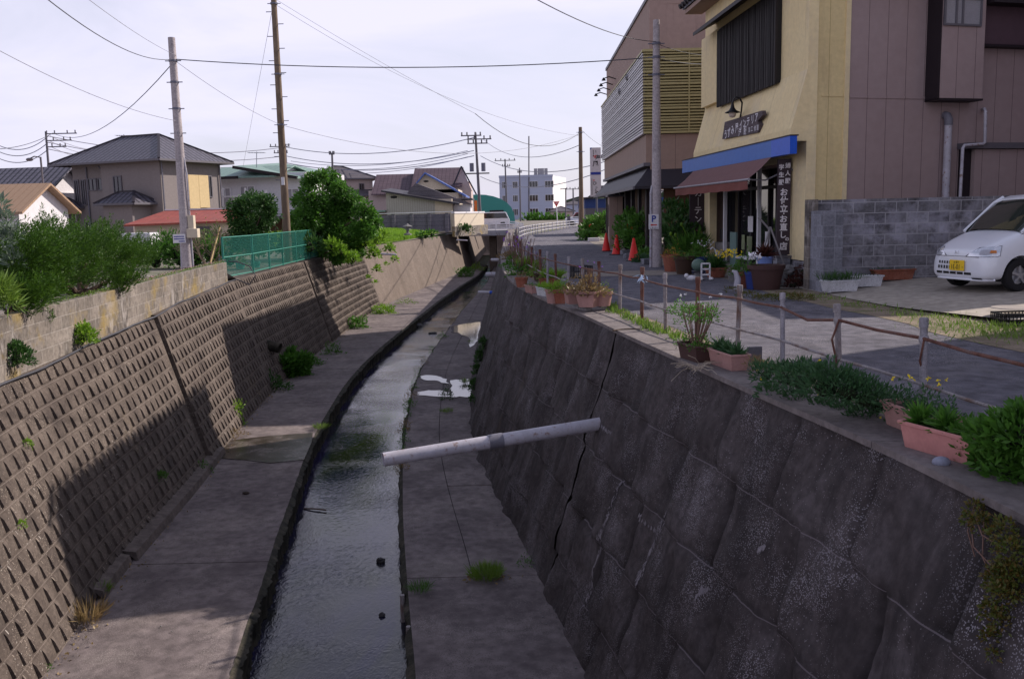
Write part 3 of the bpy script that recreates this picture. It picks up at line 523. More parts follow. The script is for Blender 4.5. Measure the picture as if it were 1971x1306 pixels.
# ================================================================ pipe fence on the right wall
PT=[(3.08,4.1),(3.04,5.25),(2.93,6.36),(2.75,7.51),(2.59,8.59),(2.40,9.59),(2.18,10.6),(1.98,11.6),(1.84,12.77),(1.65,13.77),(1.44,14.7),(1.25,15.8),(1.06,16.8),(.90,17.8),(.76,18.8),(.66,19.8),(.58,20.9),(.50,21.9),(.42,23.),(.33,24.3),(.30,26),(.27,28),(.25,30),(.24,32),(.23,34),(.23,36),(.24,38.5),(.26,41),(.29,44),(.33,47),(.40,50)]
fe=thing('pipe_fence',(1.5,14,0),'low fence of rusty pipe rails and galvanised posts along the right canal edge','fence')
tops=[]
for i,(x,y) in enumerate(PT):
    tx,ty=(rng.random(2)-.5)*.05; zt_=.75+.03*(rng.random()-.5); r=.026 if i%3!=1 else .023
    mt=m_rust if i in (6,8,10,13,15,17,20,22) else (m_rust2 if i%2 else m_galv)
    if i in (3,): tx=-.035
    b=MB().tube([(x,y,-.1),(x+tx,y+ty,zt_)],r,12); b.tube([(x+tx,y+ty,zt_-.07),(x+tx,y+ty,zt_-.004)],r+.006,12)
    if i<9: b.lathe([(r+.004,.575),(r+.010,.6),(r+.004,.625)],(x+tx*.8,y+ty*.8,0),12)
    b.build('post',mt,fe,smooth=True); tops.append((x,y,tx,ty))
for z,nm in ((.6,'upper'),(.29,'lower')):
    pts=[]
    for i,(x,y,tx,ty) in enumerate(tops):
        if i:
            px_,py_=pts[-1][0],pts[-1][1]; m_=((px_+x-.03)/2,(py_+y)/2,z-.012*rng.random()-(.045 if (z>.5 and i==4) else 0)); pts.append(m_)
        pts.append((x-.03,y,z+(rng.random()-.5)*.02))
    # split at joints so that lengths differ in rust
    MB().tube(pts,.0125,8).build('rail',m_rust if z>.5 else m_rust2,fe,smooth=True)
b=MB(); b.tube([(2.72,7.5,.6),(2.66,7.48,.45),(2.7,7.5,.3),(2.74,7.52,.05)],.009,6); b.build('wire_tie',m_rust,fe); b=MB(); b.tube([(2.9,6.33,.6),(2.88,6.34,.45),(2.95,6.4,.3),(2.92,6.36,.28)],.008,6); b.build('wire_tie',m_rust,fe)
c_=dp(1236,530,12.55); b=MB(); b.leaves(c_+rng.normal(size=(14,3))*(.015,.02,.02),.09,.35,np.tile((0,0,-1.),(14,1)),.9); b.build('ribbon',P1('blue_white_ribbon',(.5,.62,.8),.6),fe,uv=False)
# ================================================================ large drain pipe and small ones
rtp=gp(1150,816,-1.13); tip=gp(738,884,-1.3); d=nrm(tip-rtp); Lp=float(np.linalg.norm(tip-rtp))
pp=thing('drain_pipe',rtp,'long pale grey plastic pipe jutting from the right wall over the water','pipe')
def hollow(mb,a,c,r,th=.008,n=24):
    a,c=np.array(a),np.array(c); d_=nrm(c-a); u_=nrm(np.cross(d_,(0,0,1))); v_=np.cross(u_,d_); V=[];
    for p,rr in ((a,r),(c,r),(c,r-th),(c-d_*.6,r-th)):
        for j in range(n): t_=2*math.pi*j/n; V.append(p+rr*(u_*math.cos(t_)+v_*math.sin(t_)))
    mb.add(V,[(i*n+j,i*n+(j+1)%n,(i+1)*n+(j+1)%n,(i+1)*n+j) for i in range(3) for j in range(n)]+[tuple(3*n+j for j in range(n))])
b=MB(); hollow(b,rtp-d*.3,tip,.0825); b.build('pipe',m_pvc,pp,smooth=True)
c=rtp+d*Lp*.495; b=MB(); b.tube([c-d*.09,c+d*.09],.091,24); b.build('coupling',m_pvcd,pp,smooth=True)
def small_pipe(p0,p1,z,r,label,blue=False):
    a=gp(*p0,z); e=gp(*p1,z); o=thing('drain_pipe',a,label,'pipe'); b=MB(); hollow(b,a-nrm(e-a)*.3,e,r,n=14); b.build('pipe',m_pvc,o,smooth=True)
    if blue: c_=a+(e-a)*.35; q=nrm(e-a); MB().tube([c_-q*.06,c_+q*.06],r+.01,14).build('coupling',m_pvcb,o,smooth=True)
small_pipe((960,563),(921,562),-1.2,.05,'thin grey pipe with a blue collar sticking out of the right wall',True)
small_pipe((957,528),(936,528),-1.,.1,'short thick grey pipe stub on the right wall beyond the blue-collared pipe')
small_pipe((966,500),(946,500),-.9,.09,'most distant grey pipe stub on the right wall near the bridge')
for a_,e_,l_ in (((744,489),(757,490),'white pipe stub in the left wall beside the hanging creeper'),((886,462),(897,464),'small white pipe stub in the smooth left wall below the grass'),((914,449),(925,451),'white pipe stub high on the left wall close to the bridge')):
    p=dp(*a_,{744:50.4,886:72,914:82}[a_[0]]); o=thing('drain_pipe',p,l_,'pipe'); MB().tube([p+(-.3,0,.02),p+(.55,-.1,-.04)],.06,10).build('pipe',m_pvc,o,smooth=True)
p=gp(540,633,-2.6); y=27.6; p=np.array([XLB(y)-.3*(1.0),y,-2.3]); o=thing('outfall_pipe',p,'dark concrete outfall stub low in the moulded-block wall below the green fence','pipe'); b=MB(); hollow(b,p,p+(.32,-.05,-.08),.16); b.build('pipe',m_mossy,o)
# hose on the ledge of the left wall
pts=[]
for y in np.arange(5,27,.35): pts.append((XLM(y)+.05+.03*math.sin(y*2.1),y,float(ZM(y))+.02+.02*math.sin(y*1.3)+.015*rng.random()))
pts+=[tuple(dp(x,yy_,26.5)) for x,yy_ in ((480,548),(492,530),(480,512),(455,503),(440,503))]
b=MB().tube(pts,.017,6); b.build('black_hose',m_wire,label='black hose lying along the ledge of the left wall and looping up at its end',cat='hose',smooth=True)
# ================================================================ poles
def pole(base,topz,r0,r1,mat,label,name='utility_pole',lean=(0,0)):
    base=np.array(base,float); o=thing(name,base,label,'utility pole'); h=topz-base[2]
    zz=np.linspace(0,1,8); MB().tube([base+(lean[0]*t_,lean[1]*t_,h*t_) for t_ in zz],[r0+(r1-r0)*t_ for t_ in zz],16).build('shaft',mat,o,smooth=True); return o
def bolts(o,base,zs,r,side=1):
    for z in zs:
        b=MB().tube([np.array(base)+(0,0,z-.03),np.array(base)+(0,0,z+.03)],r+.012,14); b.bar(np.array(base)+(-r-.12,0,z),np.array(base)+(r+.12,0,z),.025); b.build('pole_band',m_steelb,o)
PL=np.array([-9.62,27.2,.18]); o=pole(PL,6.78,.155,.1,m_pole,'grey concrete utility pole with two meter boxes and a white notice on the left bank'); bolts(o,PL,(5.95,5.35,4.6,3.9),.11)
MB().obox(PL,(1,0,0),(0,1,0),(0,0,1),(.13,.30),(-.12,.08),(1.12,1.52)).build('meter_box',m_creamw,o,bevel=.01); 
MB().obox(PL,(1,0,0),(0,1,0),(0,0,1),(.10,.42),(-.2,.05),(.86,1.13)).build('meter_box',m_creamw,o,bevel=.015)
b=MB().obox(PL,(1,0,0),(0,1,0),(0,0,1),(-.31,.06),(-.2,-.18),(.72,.98)); nb=b.build('notice_board',m_white,o)
b=MB()
for k in range(3):
    x=-.28+.14*(k==2)
    while x<.02: w_=.012+.02*rng.random(); b.obox(PL,(1,0,0),(0,1,0),(0,0,1),(x,x+w_),(-.204,-.2),(.89-.07*k,.925-.07*k)); x+=w_+.007
b.build('lettering',m_navy,nb)
MB().tube([PL+(.17,-.02,-.1),PL+(.17,-.02,2.7),PL+(.12,-.02,3.2)],.025,8).build('conduit',m_pvc,o); MB().tube([PL+(-.2,.1,-.1),PL+(-.17,.1,.8)],.05,8).build('stub_post',m_pvc,o)
PM=np.array([-8.75,36.,-.17]); o=pole(PM,10.2,.16,.105,m_pole2,'tall brownish utility pole rising from the leafy tree on the left bank',lean=(0,0)); bolts(o,PM,(9.8,7.2,5.3),.13)
b=MB(); [b.bar(PM+(s_*.12,0,3.2+.45*k),PM+(s_*.32,0,3.2+.45*k),.025) for k in range(15) for s_ in ((1 if k%2 else -1),)]; b.build('step_bolts',m_steelb,o); MB().obox(PM,(1,0,0),(0,1,0),(0,0,1),(-.06,.06),(-.2,-.16),(3.0,3.3)).build('number_plate',m_white,o)
PR=np.array([4.0,24.9,0]); o=pole(PR,6.5,.15,.085,m_pole,'pale concrete utility pole with the parking sign in front of the shops'); bolts(o,PR,(5.9,5.55,5.1),.1)
MB().tube([PR+(-.17,-.05,0),PR+(-.16,-.05,2.0),PR+(-.12,-.02,2.2)],.032,8).build('conduit',m_pvc,o)
ps=MB().obox(PR,(1,0,0),(0,1,0),(0,0,1),(-.24,.03),(-.19,-.175),(1.03,1.43)).build('parking_sign',m_white,o,bevel=.004)
MB().text('P',PR+(-.10,-.193,1.31),(1,0,0),(0,0,1),.24,.03,center=True).build('letter',m_navy,ps)
b=MB(); b.prism([(-.2,1.145),(-.17,1.165),(-.17,1.155),(-.02,1.155),(-.02,1.175),(-.17,1.135),(-.02,1.13)][:1]+[(-.15,1.18),(-.15,1.16),(-.02,1.16),(-.02,1.13),(-.15,1.13),(-.15,1.11)],PR+(0,-.192,0),(1,0,0),(0,0,1),(0,-1,0),.002); b.build('arrow',m_red,ps)
MB().text('しおさい',PR+(-.10,-.193,1.065),(1,0,0),(0,0,1),.06,.008,center=True).build('lettering',m_black2,ps)
PF=np.array([4.25,54,0]); o=pole(PF,6.4,.15,.1,m_pole2,'dark utility pole beside the far end of the restaurant'); bolts(o,PF,(6.1,5.),.12)
def crosspole(px,ptop,pbase,y,label,arms,w=1.,dark=m_gtrim,tr=False):
    bz=dp(px[0],pbase,y); tz=dp(px[1],ptop,y); o=thing('utility_pole',(bz[0],y,min(bz[2],0)),label,'utility pole'); base=np.array([bz[0],y,min(0,bz[2])])
    MB().tube([base,tz],[.17,.11],8).build('shaft',dark,o,smooth=True)
    for (py_,l0,l1) in arms:
        f=(py_-ptop)/(pbase-ptop); c_=tz+(bz-tz)*f; a=c_+(l0,-.15,0); e=c_+(l1,-.15,0); b=MB().bar(a,e,.11)
        for t_ in (.05,.3,.7,.95): q=a+(e-a)*t_; b.tube([q,q+(0,0,.35)],.07,6)
        b.build('cross_arm',dark,o)
    if tr:
        for s_ in (-1,1):
            c_=tz+(bz-tz)*tr; b=MB().tube([c_+(s_*.6,0,-.45),c_+(s_*.6,0,.4)],.22,10); b.bar(c_+(-1.2,0,-.65),c_+(1.2,0,-.65),.12); b.build('transformer',m_steelb,o)
    return o
P918=crosspole((925,915),255,412,95,'dark utility pole with crossarms and twin transformers beyond the maroon roofs',[(261,-1.5,.6),(268,-.9,1.6),(276,-.9,1.2)],tr=.42)
crosspole((976,972),306,420,150,'plain utility pole with one crossarm in front of the white office block',[(309,-1.7,1.7),(320,-.5,.8)])
crosspole((1002,1000),323,425,170,'thin bare pole against the middle of the white office block',[(332,-.4,.4)])
crosspole((93,88),253,330,100,'utility pole with side brackets behind the far left roofs',[(258,0,3.4),(271,0,2.8),(283,0,2.2)],w=1)
crosspole((552,549),277,330,120,'utility pole with a transformer behind the balcony house',[(282,-2,.6),(294,-1.5,.3)])
crosspole((640,639),295,345,105,'short thin pole behind the brown hipped roof',[(297,-.3,.3)])
crosspole((1104,1103),362,425,160,'small street pole far off beside the junction',[(364,-1.2,1)])
b=MB().tube([dp(1018,430,212),dp(1018,262,212)],.14,6); b.build('radio_mast',m_gtrim,label='slender radio mast rising over the white office block roof',cat='mast')
o=thing('street_lamp',dp(1089,430,140)*(1,1,0),'street lamp with a short side arm near the give-way sign','street lamp'); MB().tube([dp(1089,430,140),dp(1089,362,140)],.1,6).build('shaft',m_gtrim,o); MB().bar(dp(1089,363,140),dp(1078,364,140),.12).build('lamp_arm',m_gtrim,o)
o=thing('street_lamp',dp(86,425,52)*(1,1,0),'thin street lamp pole with a curved arm before the tan roof','street lamp'); MB().tube([dp(90,430,52),dp(78,302,52)],.055,8).build('shaft',m_gtrim,o); MB().tube([dp(78,303,52),dp(66,301,52),dp(58,305,52)],.035,6).build('lamp_arm',m_gtrim,o); MB().ell(dp(57,307,52),(.22,.12,.1)).build('lamp_head',m_gtrim,o)
for i,(x,y,hw,h2,l) in enumerate([(238,259,14,8,'tv antenna above the grey house roof'),(402,268,0,0,''),(494,292,16,30,'tv antenna over the balcony house')]):
    if hw:
        dd=66 if i==0 else 72; b=MB().tube([dp(x,y+18+h2,dd),dp(x,y,dd)],.03,5); b.bar(dp(x-hw,y+2,dd),dp(x+hw,y+2,dd),.05)
        for k in range(7): q=dp(x-hw+2*hw*k/6,y+2,dd); b.bar(q+(0,-.25,0),q+(0,.25,0),.03)
        b.build('tv_antenna',m_wireg,label=l,cat='antenna')
# ================================================================ cables
def cable(a,c,sag,r,label,m=m_wire,pts=None):
    P_=[np.array(a,float),np.array(c,float)] if pts is None else [np.array(q,float) for q in pts]; out_=[]
    for i in range(len(P_)-1):
        for t_ in np.linspace(0,1,17)[(1 if i else 0):]: q=P_[i]+(P_[i+1]-P_[i])*t_; q=q-(0,0,4*sag*t_*(1-t_)); out_.append(q)
    return MB().tube(out_,r,5,cap=False).build('power_cable',m,label=label,cat='cable',group=None,smooth=True)
LT=PL+(0,0,6.0); RTt=PR+(0,0,5.55); MT=PM+(0,0,7.3)
cable(LT,RTt,.25,0.0136,'thick twisted cable strung straight across the canal between the left and right poles')
cable(LT,dp(80,-10,14),.3,0.0087,'cable dropping from the upper left corner to the left pole')
cable(LT+(.1,0,.1),dp(120,-40,15),.1,0.0056,'fainter cable just above the one in the upper left corner',m_wireg)
cable(PL+(0,0,4.25),dp(-30,82,18),.2,0.0074,'cable reaching the middle of the left pole from the left edge',m_wireg)
cable(LT-(0,0,.1),dp(102,256,60),1.0,0.0136,'sagging cable from the left pole down to the distant bracket pole'); cable(dp(102,256,60),dp(-30,287,50),.3,0.0186,'cable running off the left edge past the bracket pole')
cable(LT,PM+(0,0,5.3),.15,0.0074,'cable from the left pole to the tall brown pole',m_wireg); cable(PM+(0,0,5.3),PF+(0,0,6.0),1.1,0.0087,'long thin cable from the brown pole to the dark pole by the restaurant',m_wireg)
cable(PM+(0,0,9.8),PF+(0,0,5.9),.9,0.0074,'cable descending steeply from the top of the brown pole',m_wireg)
cable(dp(915,219,40),PF+(0,0,6.1),1.05,0.0136,'dark drooping cable ending at the dark pole by the restaurant'); cable(PM+(0,0,10.),dp(915,219,40),.1,0.0074,'light cable feeding the dark drooping one',m_wireg)
cable(dp(1020,-8,14),PR+(0,0,5.95),.15,0.0087,'cable coming down from the top edge to the parking-sign pole'); cable(PR+(0,0,5.9),dp(1352,106,27),.05,0.0081,'short service cable from the parking-sign pole to the yellow shop')
cable(PR+(0,0,5.52),dp(1352,124,27),.03,0.0124,'lower service cable from the parking-sign pole past the louvres')
cable(PM+(0,0,9.9),dp(468,320,60),0,0.0074,'thin stay wire slanting down left of the brown pole',m_wireg)
cable(PF+(0,0,5.4),dp(930,268,95),1.2,0.0217,'cable from the restaurant pole to the transformer pole',m_wireg); cable(PF+(0,0,6.3),dp(1165,284,52),.1,0.0074,'short cable from the dark pole to the tall white sign')
k=0
for (y0,y1,yd) in ((278,268,0),(290,290,.3),(303,300,.6)):
    c_=cable(None,None,1.2,.045,['upper','middle','lower'][k]+' of the three distant cables crossing behind the left roofs',m_wireg,pts=[dp(-20,y0-8,100),dp(93,y0-16,100),dp(549,y0+10 if k else 283,118),dp(912,y1-3 if k==0 else y1,95)]); k+=1
for i in range(3): cable(dp(560+10*i,310+8*i,116),dp(900,290+6*i,95),1.,.03,['highest','central','lowest'][i]+' wire of the bundle meeting the transformer pole from the left',m_wireg)
for i in range(3): cable(dp(97,262+10*i,100),dp(180,288+9*i,120),.3,.035,['top','second','bottom'][i]+' short wire fanning right from the bracket pole',m_wireg)
for i in range(2): cable(dp(925,300+40*i,95),dp(1180,306+14*i,60),1.2,.03,['upper','lower'][i]+' faint wire passing in front of the white office block',m_wireg)
# ================================================================ yellow shop with the mauve side
FS=Plane((6.0,18.6,0),(-.06,1,0),(-1,-.06,0)); SS=Plane((6.0,18.6,0),(.959,.283,0),(.283,-.959,0)); SL=FS.px(1357,205)[0]; print('SL',SL)
sh=thing('shop_building',(6.6,20,0),'yellow rendered shop with a blue fascia board and mauve clad side wall','shop')
sy,_=SS.px(1628,300); _c=lambda a,z,off=0: FS.w(a,z,off)
b=MB()   # yellow block: front over the ground floor, near side, far side
FS.box(b,0,SL,2.5,7.35,-.2,0); b.build('front_wall',m_yel,sh)
b=MB(); FS.box(b,SL-.55,SL,.0,2.5,-.2,0); b.build('front_pier',m_yel,sh); b=MB(); FS.box(b,-.0,.93,.45,2.5,-.2,0); b.build('front_pier',m_yel,sh)

b=MB(); SS.box(b,.2,sy,.42,7.35,-.2,0); b.build('side_wall',m_yels,sh); b=MB(); SS.box(b,.2,sy,0,.42,-.2,-.03); FS.box(b,.0,.93,0,.44,-.2,-.03); b.build('plinth',m_gblock,sh)
b=MB(); SS.box(b,sy-.09,sy+.02,.3,7.35,0,.03); b.build('corner_trim',m_yel,sh)
b=MB(); SS.box(b,.32,sy-.1,3.72,3.76,0,.012); b.build('belt_flashing',m_yels,sh); b=MB(); SS.box(b,sy+.05,3.2,3.70,3.75,0,.014); b.build('belt_flashing',m_mauve,sh)
b=MB(); SS.box(b,sy+.02,10,0,6.05,-.3,-.004); b.build('mauve_wall',m_mauve,sh)
b=MB(); FS.box(b,SL-.2,SL,0,7.3,-4,-.2); FS.box(b,2.5,SL,0,6.0,-4.2,-4); b.build('rear_wall',m_brownw,sh)
b=MB(); FS.box(b,1.,SL-.25,2.45,2.5,-.9,-.2); b.build('shop_ceiling',m_brownw,sh)
b=MB(); b.quad(_c(-.4,7.15,.55),_c(-.4,7.55,-.8),_c(SL+.4,7.55,-.8),_c(SL+.4,7.15,.55)); b.quad(_c(-.4,7.05,.55),_c(SL+.4,7.05,.55),_c(SL+.4,7.45,-.8),_c(-.4,7.45,-.8)); b.quad(_c(-.4,7.05,.55),_c(-.4,7.15,.55),_c(SL+.4,7.15,.55),_c(SL+.4,7.05,.55)); b.quad(_c(SL+.4,7.05,.55),_c(SL+.4,7.15,.55),_c(SL+.4,7.55,-.8),_c(SL+.4,7.45,-.8)); b.quad(_c(-.4,7.55,-.8),_c(-.4,6.1,-4),_c(SL+.4,6.1,-4),_c(SL+.4,7.55,-.8)); b.build('roof',m_tile,sh)
b=MB()
for k in range(30): a=SL+.38-k*.29; b.tube([_c(a,7.14,.64),_c(a,7.62,-.6)],.07,8)
b.build('eave_tiles',m_dark,sh); b=MB(); FS.box(b,-.3,SL+.35,6.93,7.04,.0,.5); b.build('soffit',m_brownw,sh)
b=MB(); o_=SS.w(sy,6.05,0); SS.box(b,sy-.1,10,6.05,6.25,-3,.35); b.build('flat_roof',m_dark,sh)
# flared skirt above the board
b=MB(); q=[_c(0,4.25,.002),_c(SL,4.25,.002),_c(SL,3.1,.32),_c(0,3.1,.32),_c(0,2.85,.32),_c(SL,2.85,.32),_c(0,2.85,0),_c(SL,2.85,0)]
b.add(q,[(0,1,2,3),(3,2,5,4),(4,5,7,6),(0,3,4,6),(1,7,5,2)]); b.build('flared_skirt',m_yel,sh)
b=MB(); FS.box(b,-.36,.72,2.58,2.93,.33,.47); bb=b.build('fascia_board',m_blue2,sh,label='brighter blue near end of the fascia board'); b=MB(); FS.box(b,.721,8.2,2.58,2.925,.33,.465); b.build('fascia_board',m_blue,sh)
b=MB(); FS.box(b,-.37,8.21,2.925,2.95,.3,.48); b.build('board_flashing',m_dark,sh)
# upper window box with slats
o35=.14; s0=FS.px(1492,90,o35)[0]; s1=FS.px(1379,130,o35)[0]; 
b=MB(); FS.box(b,s1,FS.px(1350,150,.14)[0],4.32,6.15,.003,o35); b.build('shutter_box',m_yel,sh)
wb=MB(); FS.box(wb,s0,s1,4.2,6.15,.003,o35-.05); w_=wb.build('window_box',m_black,sh); b=MB(); k=s0
while k<s1-.02: j=.02*rng.random(); FS.box(b,k,k+.045,4.17-j*.5,6.1,o35-.05,o35-.01+.02*rng.random()); k+=.075
b.build('slats',m_blackw,w_)
b=MB(); a0,a1=s0-.15,FS.px(1335,88,.6)[0]; V=[_c(a0,6.5,0),_c(a1,6.5,0),_c(a1,6.18,.62),_c(a0,6.18,.62)]; V+=[v-np.array([0,0,.09]) for v in V]; b.add(V,[(3,2,1,0),(4,5,6,7),(0,1,5,4),(2,3,7,6),(1,2,6,5),(0,4,7,3)]); b.build('window_canopy',m_dark,sh)
# awning
aw=thing('awning',FS.w(3.5,2.,.9),'faded brown cloth awning hanging out under the blue board','awning')
b=MB(); n=14; ss=np.linspace(.72,6.97,n)
A=[_c(a,2.6,.44) for a in ss]+[_c(a,2.36-.02,.70) for a in ss]+[_c(a,2.14,.96) for a in ss]; b.add(A,[(r*n+i,r*n+i+1,(r+1)*n+i+1,(r+1)*n+i) for r in (0,1) for i in range(n-1)]); b.build('cloth',m_awn,aw)
b=MB(); A=[_c(a,2.12,.965) for a in ss]+[_c(a,1.93-.012*(i%2),.955+.012*math.sin(i*2.)) for i,a in enumerate(ss)]; b.add(A,[(i,i+1,n+i+1,n+i) for i in range(n-1)]); b.build('valance',m_awn2,aw)
b=MB().tube([_c(.6,2.13,.965),_c(7.1,2.13,.965)],.025,8); [b.tube([_c(a,2.13,.95),_c(a+.35,2.12,.45),_c(a,2.35,.02)],.018,6) for a in (.75,6.9)]; b.build('frame',m_galv,aw)
# shopfront
g0=FS.px(1500,420)[0]; OF=-.45
sf=MB(); FS.box(sf,.34,SL-.5,0,.12,OF-.3,0); sf.build('door_step',m_cop,sh)
fr=MB(); 
for px_ in (1460,1395,1356): a=FS.px(px_,420,OF+.35)[0]; fr=MB(); FS.box(fr,a-.045,a+.045,.1,2.5,OF+.30,OF+.38); fr.build('white_mullion',m_white,sh)
fr=MB()
for px_ in (1497,1482,1449,1424,1400,1372,1362): a=FS.px(px_,420,OF)[0]; FS.box(fr,a-.035,a+.035,.1,2.5,OF,OF+.05)
FS.box(fr,.3,SL-.3,1.98,2.06,OF,OF+.06); FS.box(fr,.3,SL-.3,.1,.2,OF,OF+.06); fr.build('shopfront_frame',m_dark,sh)
b=MB(); FS.box(b,.3,SL-.5,.12,2.5,OF-.02,OF-.01); b.build('shopfront_glass',m_glass,sh)
a1=FS.px(1357,470,OF+.3)[0]; a0=FS.px(1394,470,OF+.3)[0]; b=MB(); FS.box(b,a0,a1,.1,.62,OF+.02,OF+.30); b.build('stall_riser',M('stall_riser_tile',[(.22,.2,.2),(.34,.31,.31)],7,.7,.2,30),sh)
for (x0,x1,y0,y1,mm_) in ((1439,1449,416,446,m_white),(1472,1482,446,475,m_white),(1366,1371,425,460,m_curt),(1376,1383,418,452,m_mauve),(1385,1390,440,460,m_curt),(1437,1447,455,485,M('pale_green_paper',[(.2,.24,.13),(.3,.33,.2)],8)),(1427,1433,452,480,M('pale_green_paper',[(.2,.24,.13),(.3,.33,.2)],8))):
    u0,z1=FS.px(x1,y0,OF+.06); u1,z0=FS.px(x0,y1,OF+.06); b=MB(); FS.box(b,u0,u1,z0,z1,OF+.05,OF+.056); b.build('window_notice',mm_,sh)
u0,_=FS.px(1397,470,.3); lb=MB(); lb.obox(_c(u0,0,.1),FS.u,(0,0,1),FS.n,(-.25,.25),(.08,.95),(-.02,.02)); lb.build('leaning_board',P1('grey_green_board',(.13,.2,.19),.7),label='grey-green board leaning against the shopfront',cat='board')
# vertical sign
def vchars(mb,pl,rows,size,off,mirror=-1,w=.012):
    for ch,a,z,k in rows: mb.text(ch,pl.w(a,z,off),-pl.u if mirror<0 else pl.u,(0,0,1),size*k,w,center=True)
xa_,xb_=float(dp(1496,400,19.3)[0]),float(dp(1521.5,400,19.3)[0]); VS=Plane((xa_,19.3,0),(1,0,0),(0,-1,0)); wd_=xb_-xa_; szt,szb=VS.px(1500,306)[1],VS.px(1508,490)[1]; vs=MB(); VS.box(vs,0,wd_,szb,szt,-.05,0); vsg=vs.build('vertical_sign',m_signb,label='tall brown board with white vertical Japanese lettering at the shop corner',cat='sign')
b=MB(); VS.box(b,-.01,wd_+.35,szb-.06,szb-.02,-.1,.02); VS.box(b,wd_,wd_+.12,2.3,2.33,-.04,0); b.build('bracket',m_gtrim,vsg)
b=MB(); cR,cL,cM=wd_*.75,wd_*.27,wd_*.5
R_=[('婦',cR,.015,.9),('人',cR,.10,.9),('服',cR,.185,.9),('学',cL,.03,.9),('生',cL,.115,.9),('服',cL,.20,.9)]
Cc=[('お',cM,.31,1.3),('仕',cM,.40,1.3),('立',cM,.49,1.3),('・',cM,.55,.9),('お',cM,.61,1.3),('直',cM,.70,1.3),('し',cM,.79,1.2),('の',cR+.01,.84,.7),('店',cM,.92,1.35)]
vchars(b,VS,[(c_,a,szt-.11-(szt-szb-.14)*f,k) for c_,a,f,k in R_+Cc],wd_*.46,.004,mirror=1,w=.03); b.build('lettering',m_whitel,vsg)
b=MB(); VS.box(b,.02,wd_+.02,0,szb-.07,-.3,.0); b.build('pier_base',m_gblockp,sh)
# curtain sign (hangs square to the street)
CS=Plane(FS.w(SL+.02,0,0)+0,(-1,-.06,0),(.06,-1,0)); cs=MB(); CS.box(cs,-.05,.42,.95,2.2,-.02,.02); c_=cs.build('hanging_sign',m_signb,label='dark hanging sign reading curtains in white katakana beside the shop window',cat='sign')
b=MB(); [b.text(ch,CS.w(.18,2.0-.25*i,.023),(1,.06,0),(0,0,1),.24,.006,center=True) for i,ch in enumerate(['カ','｜','テ','ン'])]; b.build('lettering',m_whitel,c_)
# wall sign, tilted and ragged
o2=.34; A=[FS.px(x,y,o2) for x,y in ((1465,213),(1461,240),(1463,262),(1391,268),(1396,235))]; A=[(1466,213),(1468,221),(1458,233),(1462,240),(1459,255),(1390,268),(1395,235)]; A=[FS.px(x,y,o2) for x,y in A]
b=MB(); b.prism(A,_c(0,0,o2-.09),FS.u,(0,0,1),FS.n,.09); ws=b.build('wall_sign',m_signw,label='ragged weathered wooden sign with white lettering under the gooseneck lamp',cat='sign')
b=MB()
def onsign(t,x,y,size,k=.02): a,z=FS.px(x,y,o2+.005); b.text(t,_c(a,z,o2+.004),-FS.u,(0,0,1),size,k,center=True)
for ch,x,y in zip('うずみ屋',(1396.5,1403,1410,1418),(259,255,250.5,246.5)): onsign(ch,x,y,.24)
for ch,x,y in zip('インテリア',(1426,1433,1440,1448,1456),(240,237,234,230,226)): onsign(ch,x,y,.22)
for ch,x,y in zip('洋服',(1424,1434),(254,251)): onsign(ch,x,y,.21)
for ch,x,y in zip('加工',(1442,1447),(249.5,248)): onsign(ch,x,y,.13,.01)
for ch,x,y in zip('修理',(1453,1458),(247,245.5)): onsign(ch,x,y,.13,.01)
b.build('lettering',m_whitel,ws)
la,lz=FS.px(1428,228,.1); gl=thing('gooseneck_lamp',_c(la,lz,.05),'black gooseneck wall lamp with a frosted globe above the ragged sign','wall lamp')
b=MB(); FS.box(b,la-.07,la+.03,4.05-.9+.02,3.42,.0,.14); b.build('bracket',m_black,gl)
pz_=lambda x,y,o: (lambda r: _c(r[0],r[1],o))(FS.px(x,y,o)); pts=[pz_(1424,230,.15),pz_(1427,214,.2),pz_(1428.5,198,.25),pz_(1424,189,.32),pz_(1417,187,.4),pz_(1412,192,.46),pz_(1410.5,198,.48)]
b=MB().tube(pts,.02,8); b.build('arm',m_black,gl,smooth=True); c_=pz_(1410,200,.48)
MB().lathe([(.02,.06),(.03,.0),(.05,-.09),(.09,-.15),(.17,-.19),(.18,-.205),(.15,-.2)],c_,20).build('shade',m_black,gl,smooth=True); MB().ell(c_-np.array([0,0,.235]),(.09,.09,.085),14,10).build('globe',m_lampg,gl,smooth=True)
# mauve side: bay, pipes, porch
def srange(x0,x1,y0,y1,off): a,z1=SS.px(x0,min(y0,y1),off); c,z0=SS.px(x1,max(y0,y1),off); return a,c,z0,z1
a,c,z0,z1=srange(1815,1890,190,0,.38); bay=MB(); SS.box(bay,a,c,z0,6.1,.05,.38); by=bay.build('bay',m_mauve,sh); b=MB(); SS.box(b,a-.03,a-.002,z0-.03,6.1,0,.39); SS.box(b,a-.03,c+.02,z0-.04,z0,0,.39); b.build('bay_trim',m_dark,by)
a2,c2,w0,w1=srange(1818,1888,48,-6,.39); wn_=MB(); SS.box(wn_,a2,c2,w0-.04,w0,.38,.42); SS.box(wn_,a2,c2,w1-.03,w1+.04,.38,.42); 
for k in (0,.3,.47,.96): SS.box(wn_,a2+(c2-a2)*k,a2+(c2-a2)*(k+.045),w0,w1,.38,.42)
wo=wn_.build('window',m_gtrim,by); b=MB(); SS.box(b,a2,c2,w0,w1,.38,.395); b.build('pane',m_curt,wo)
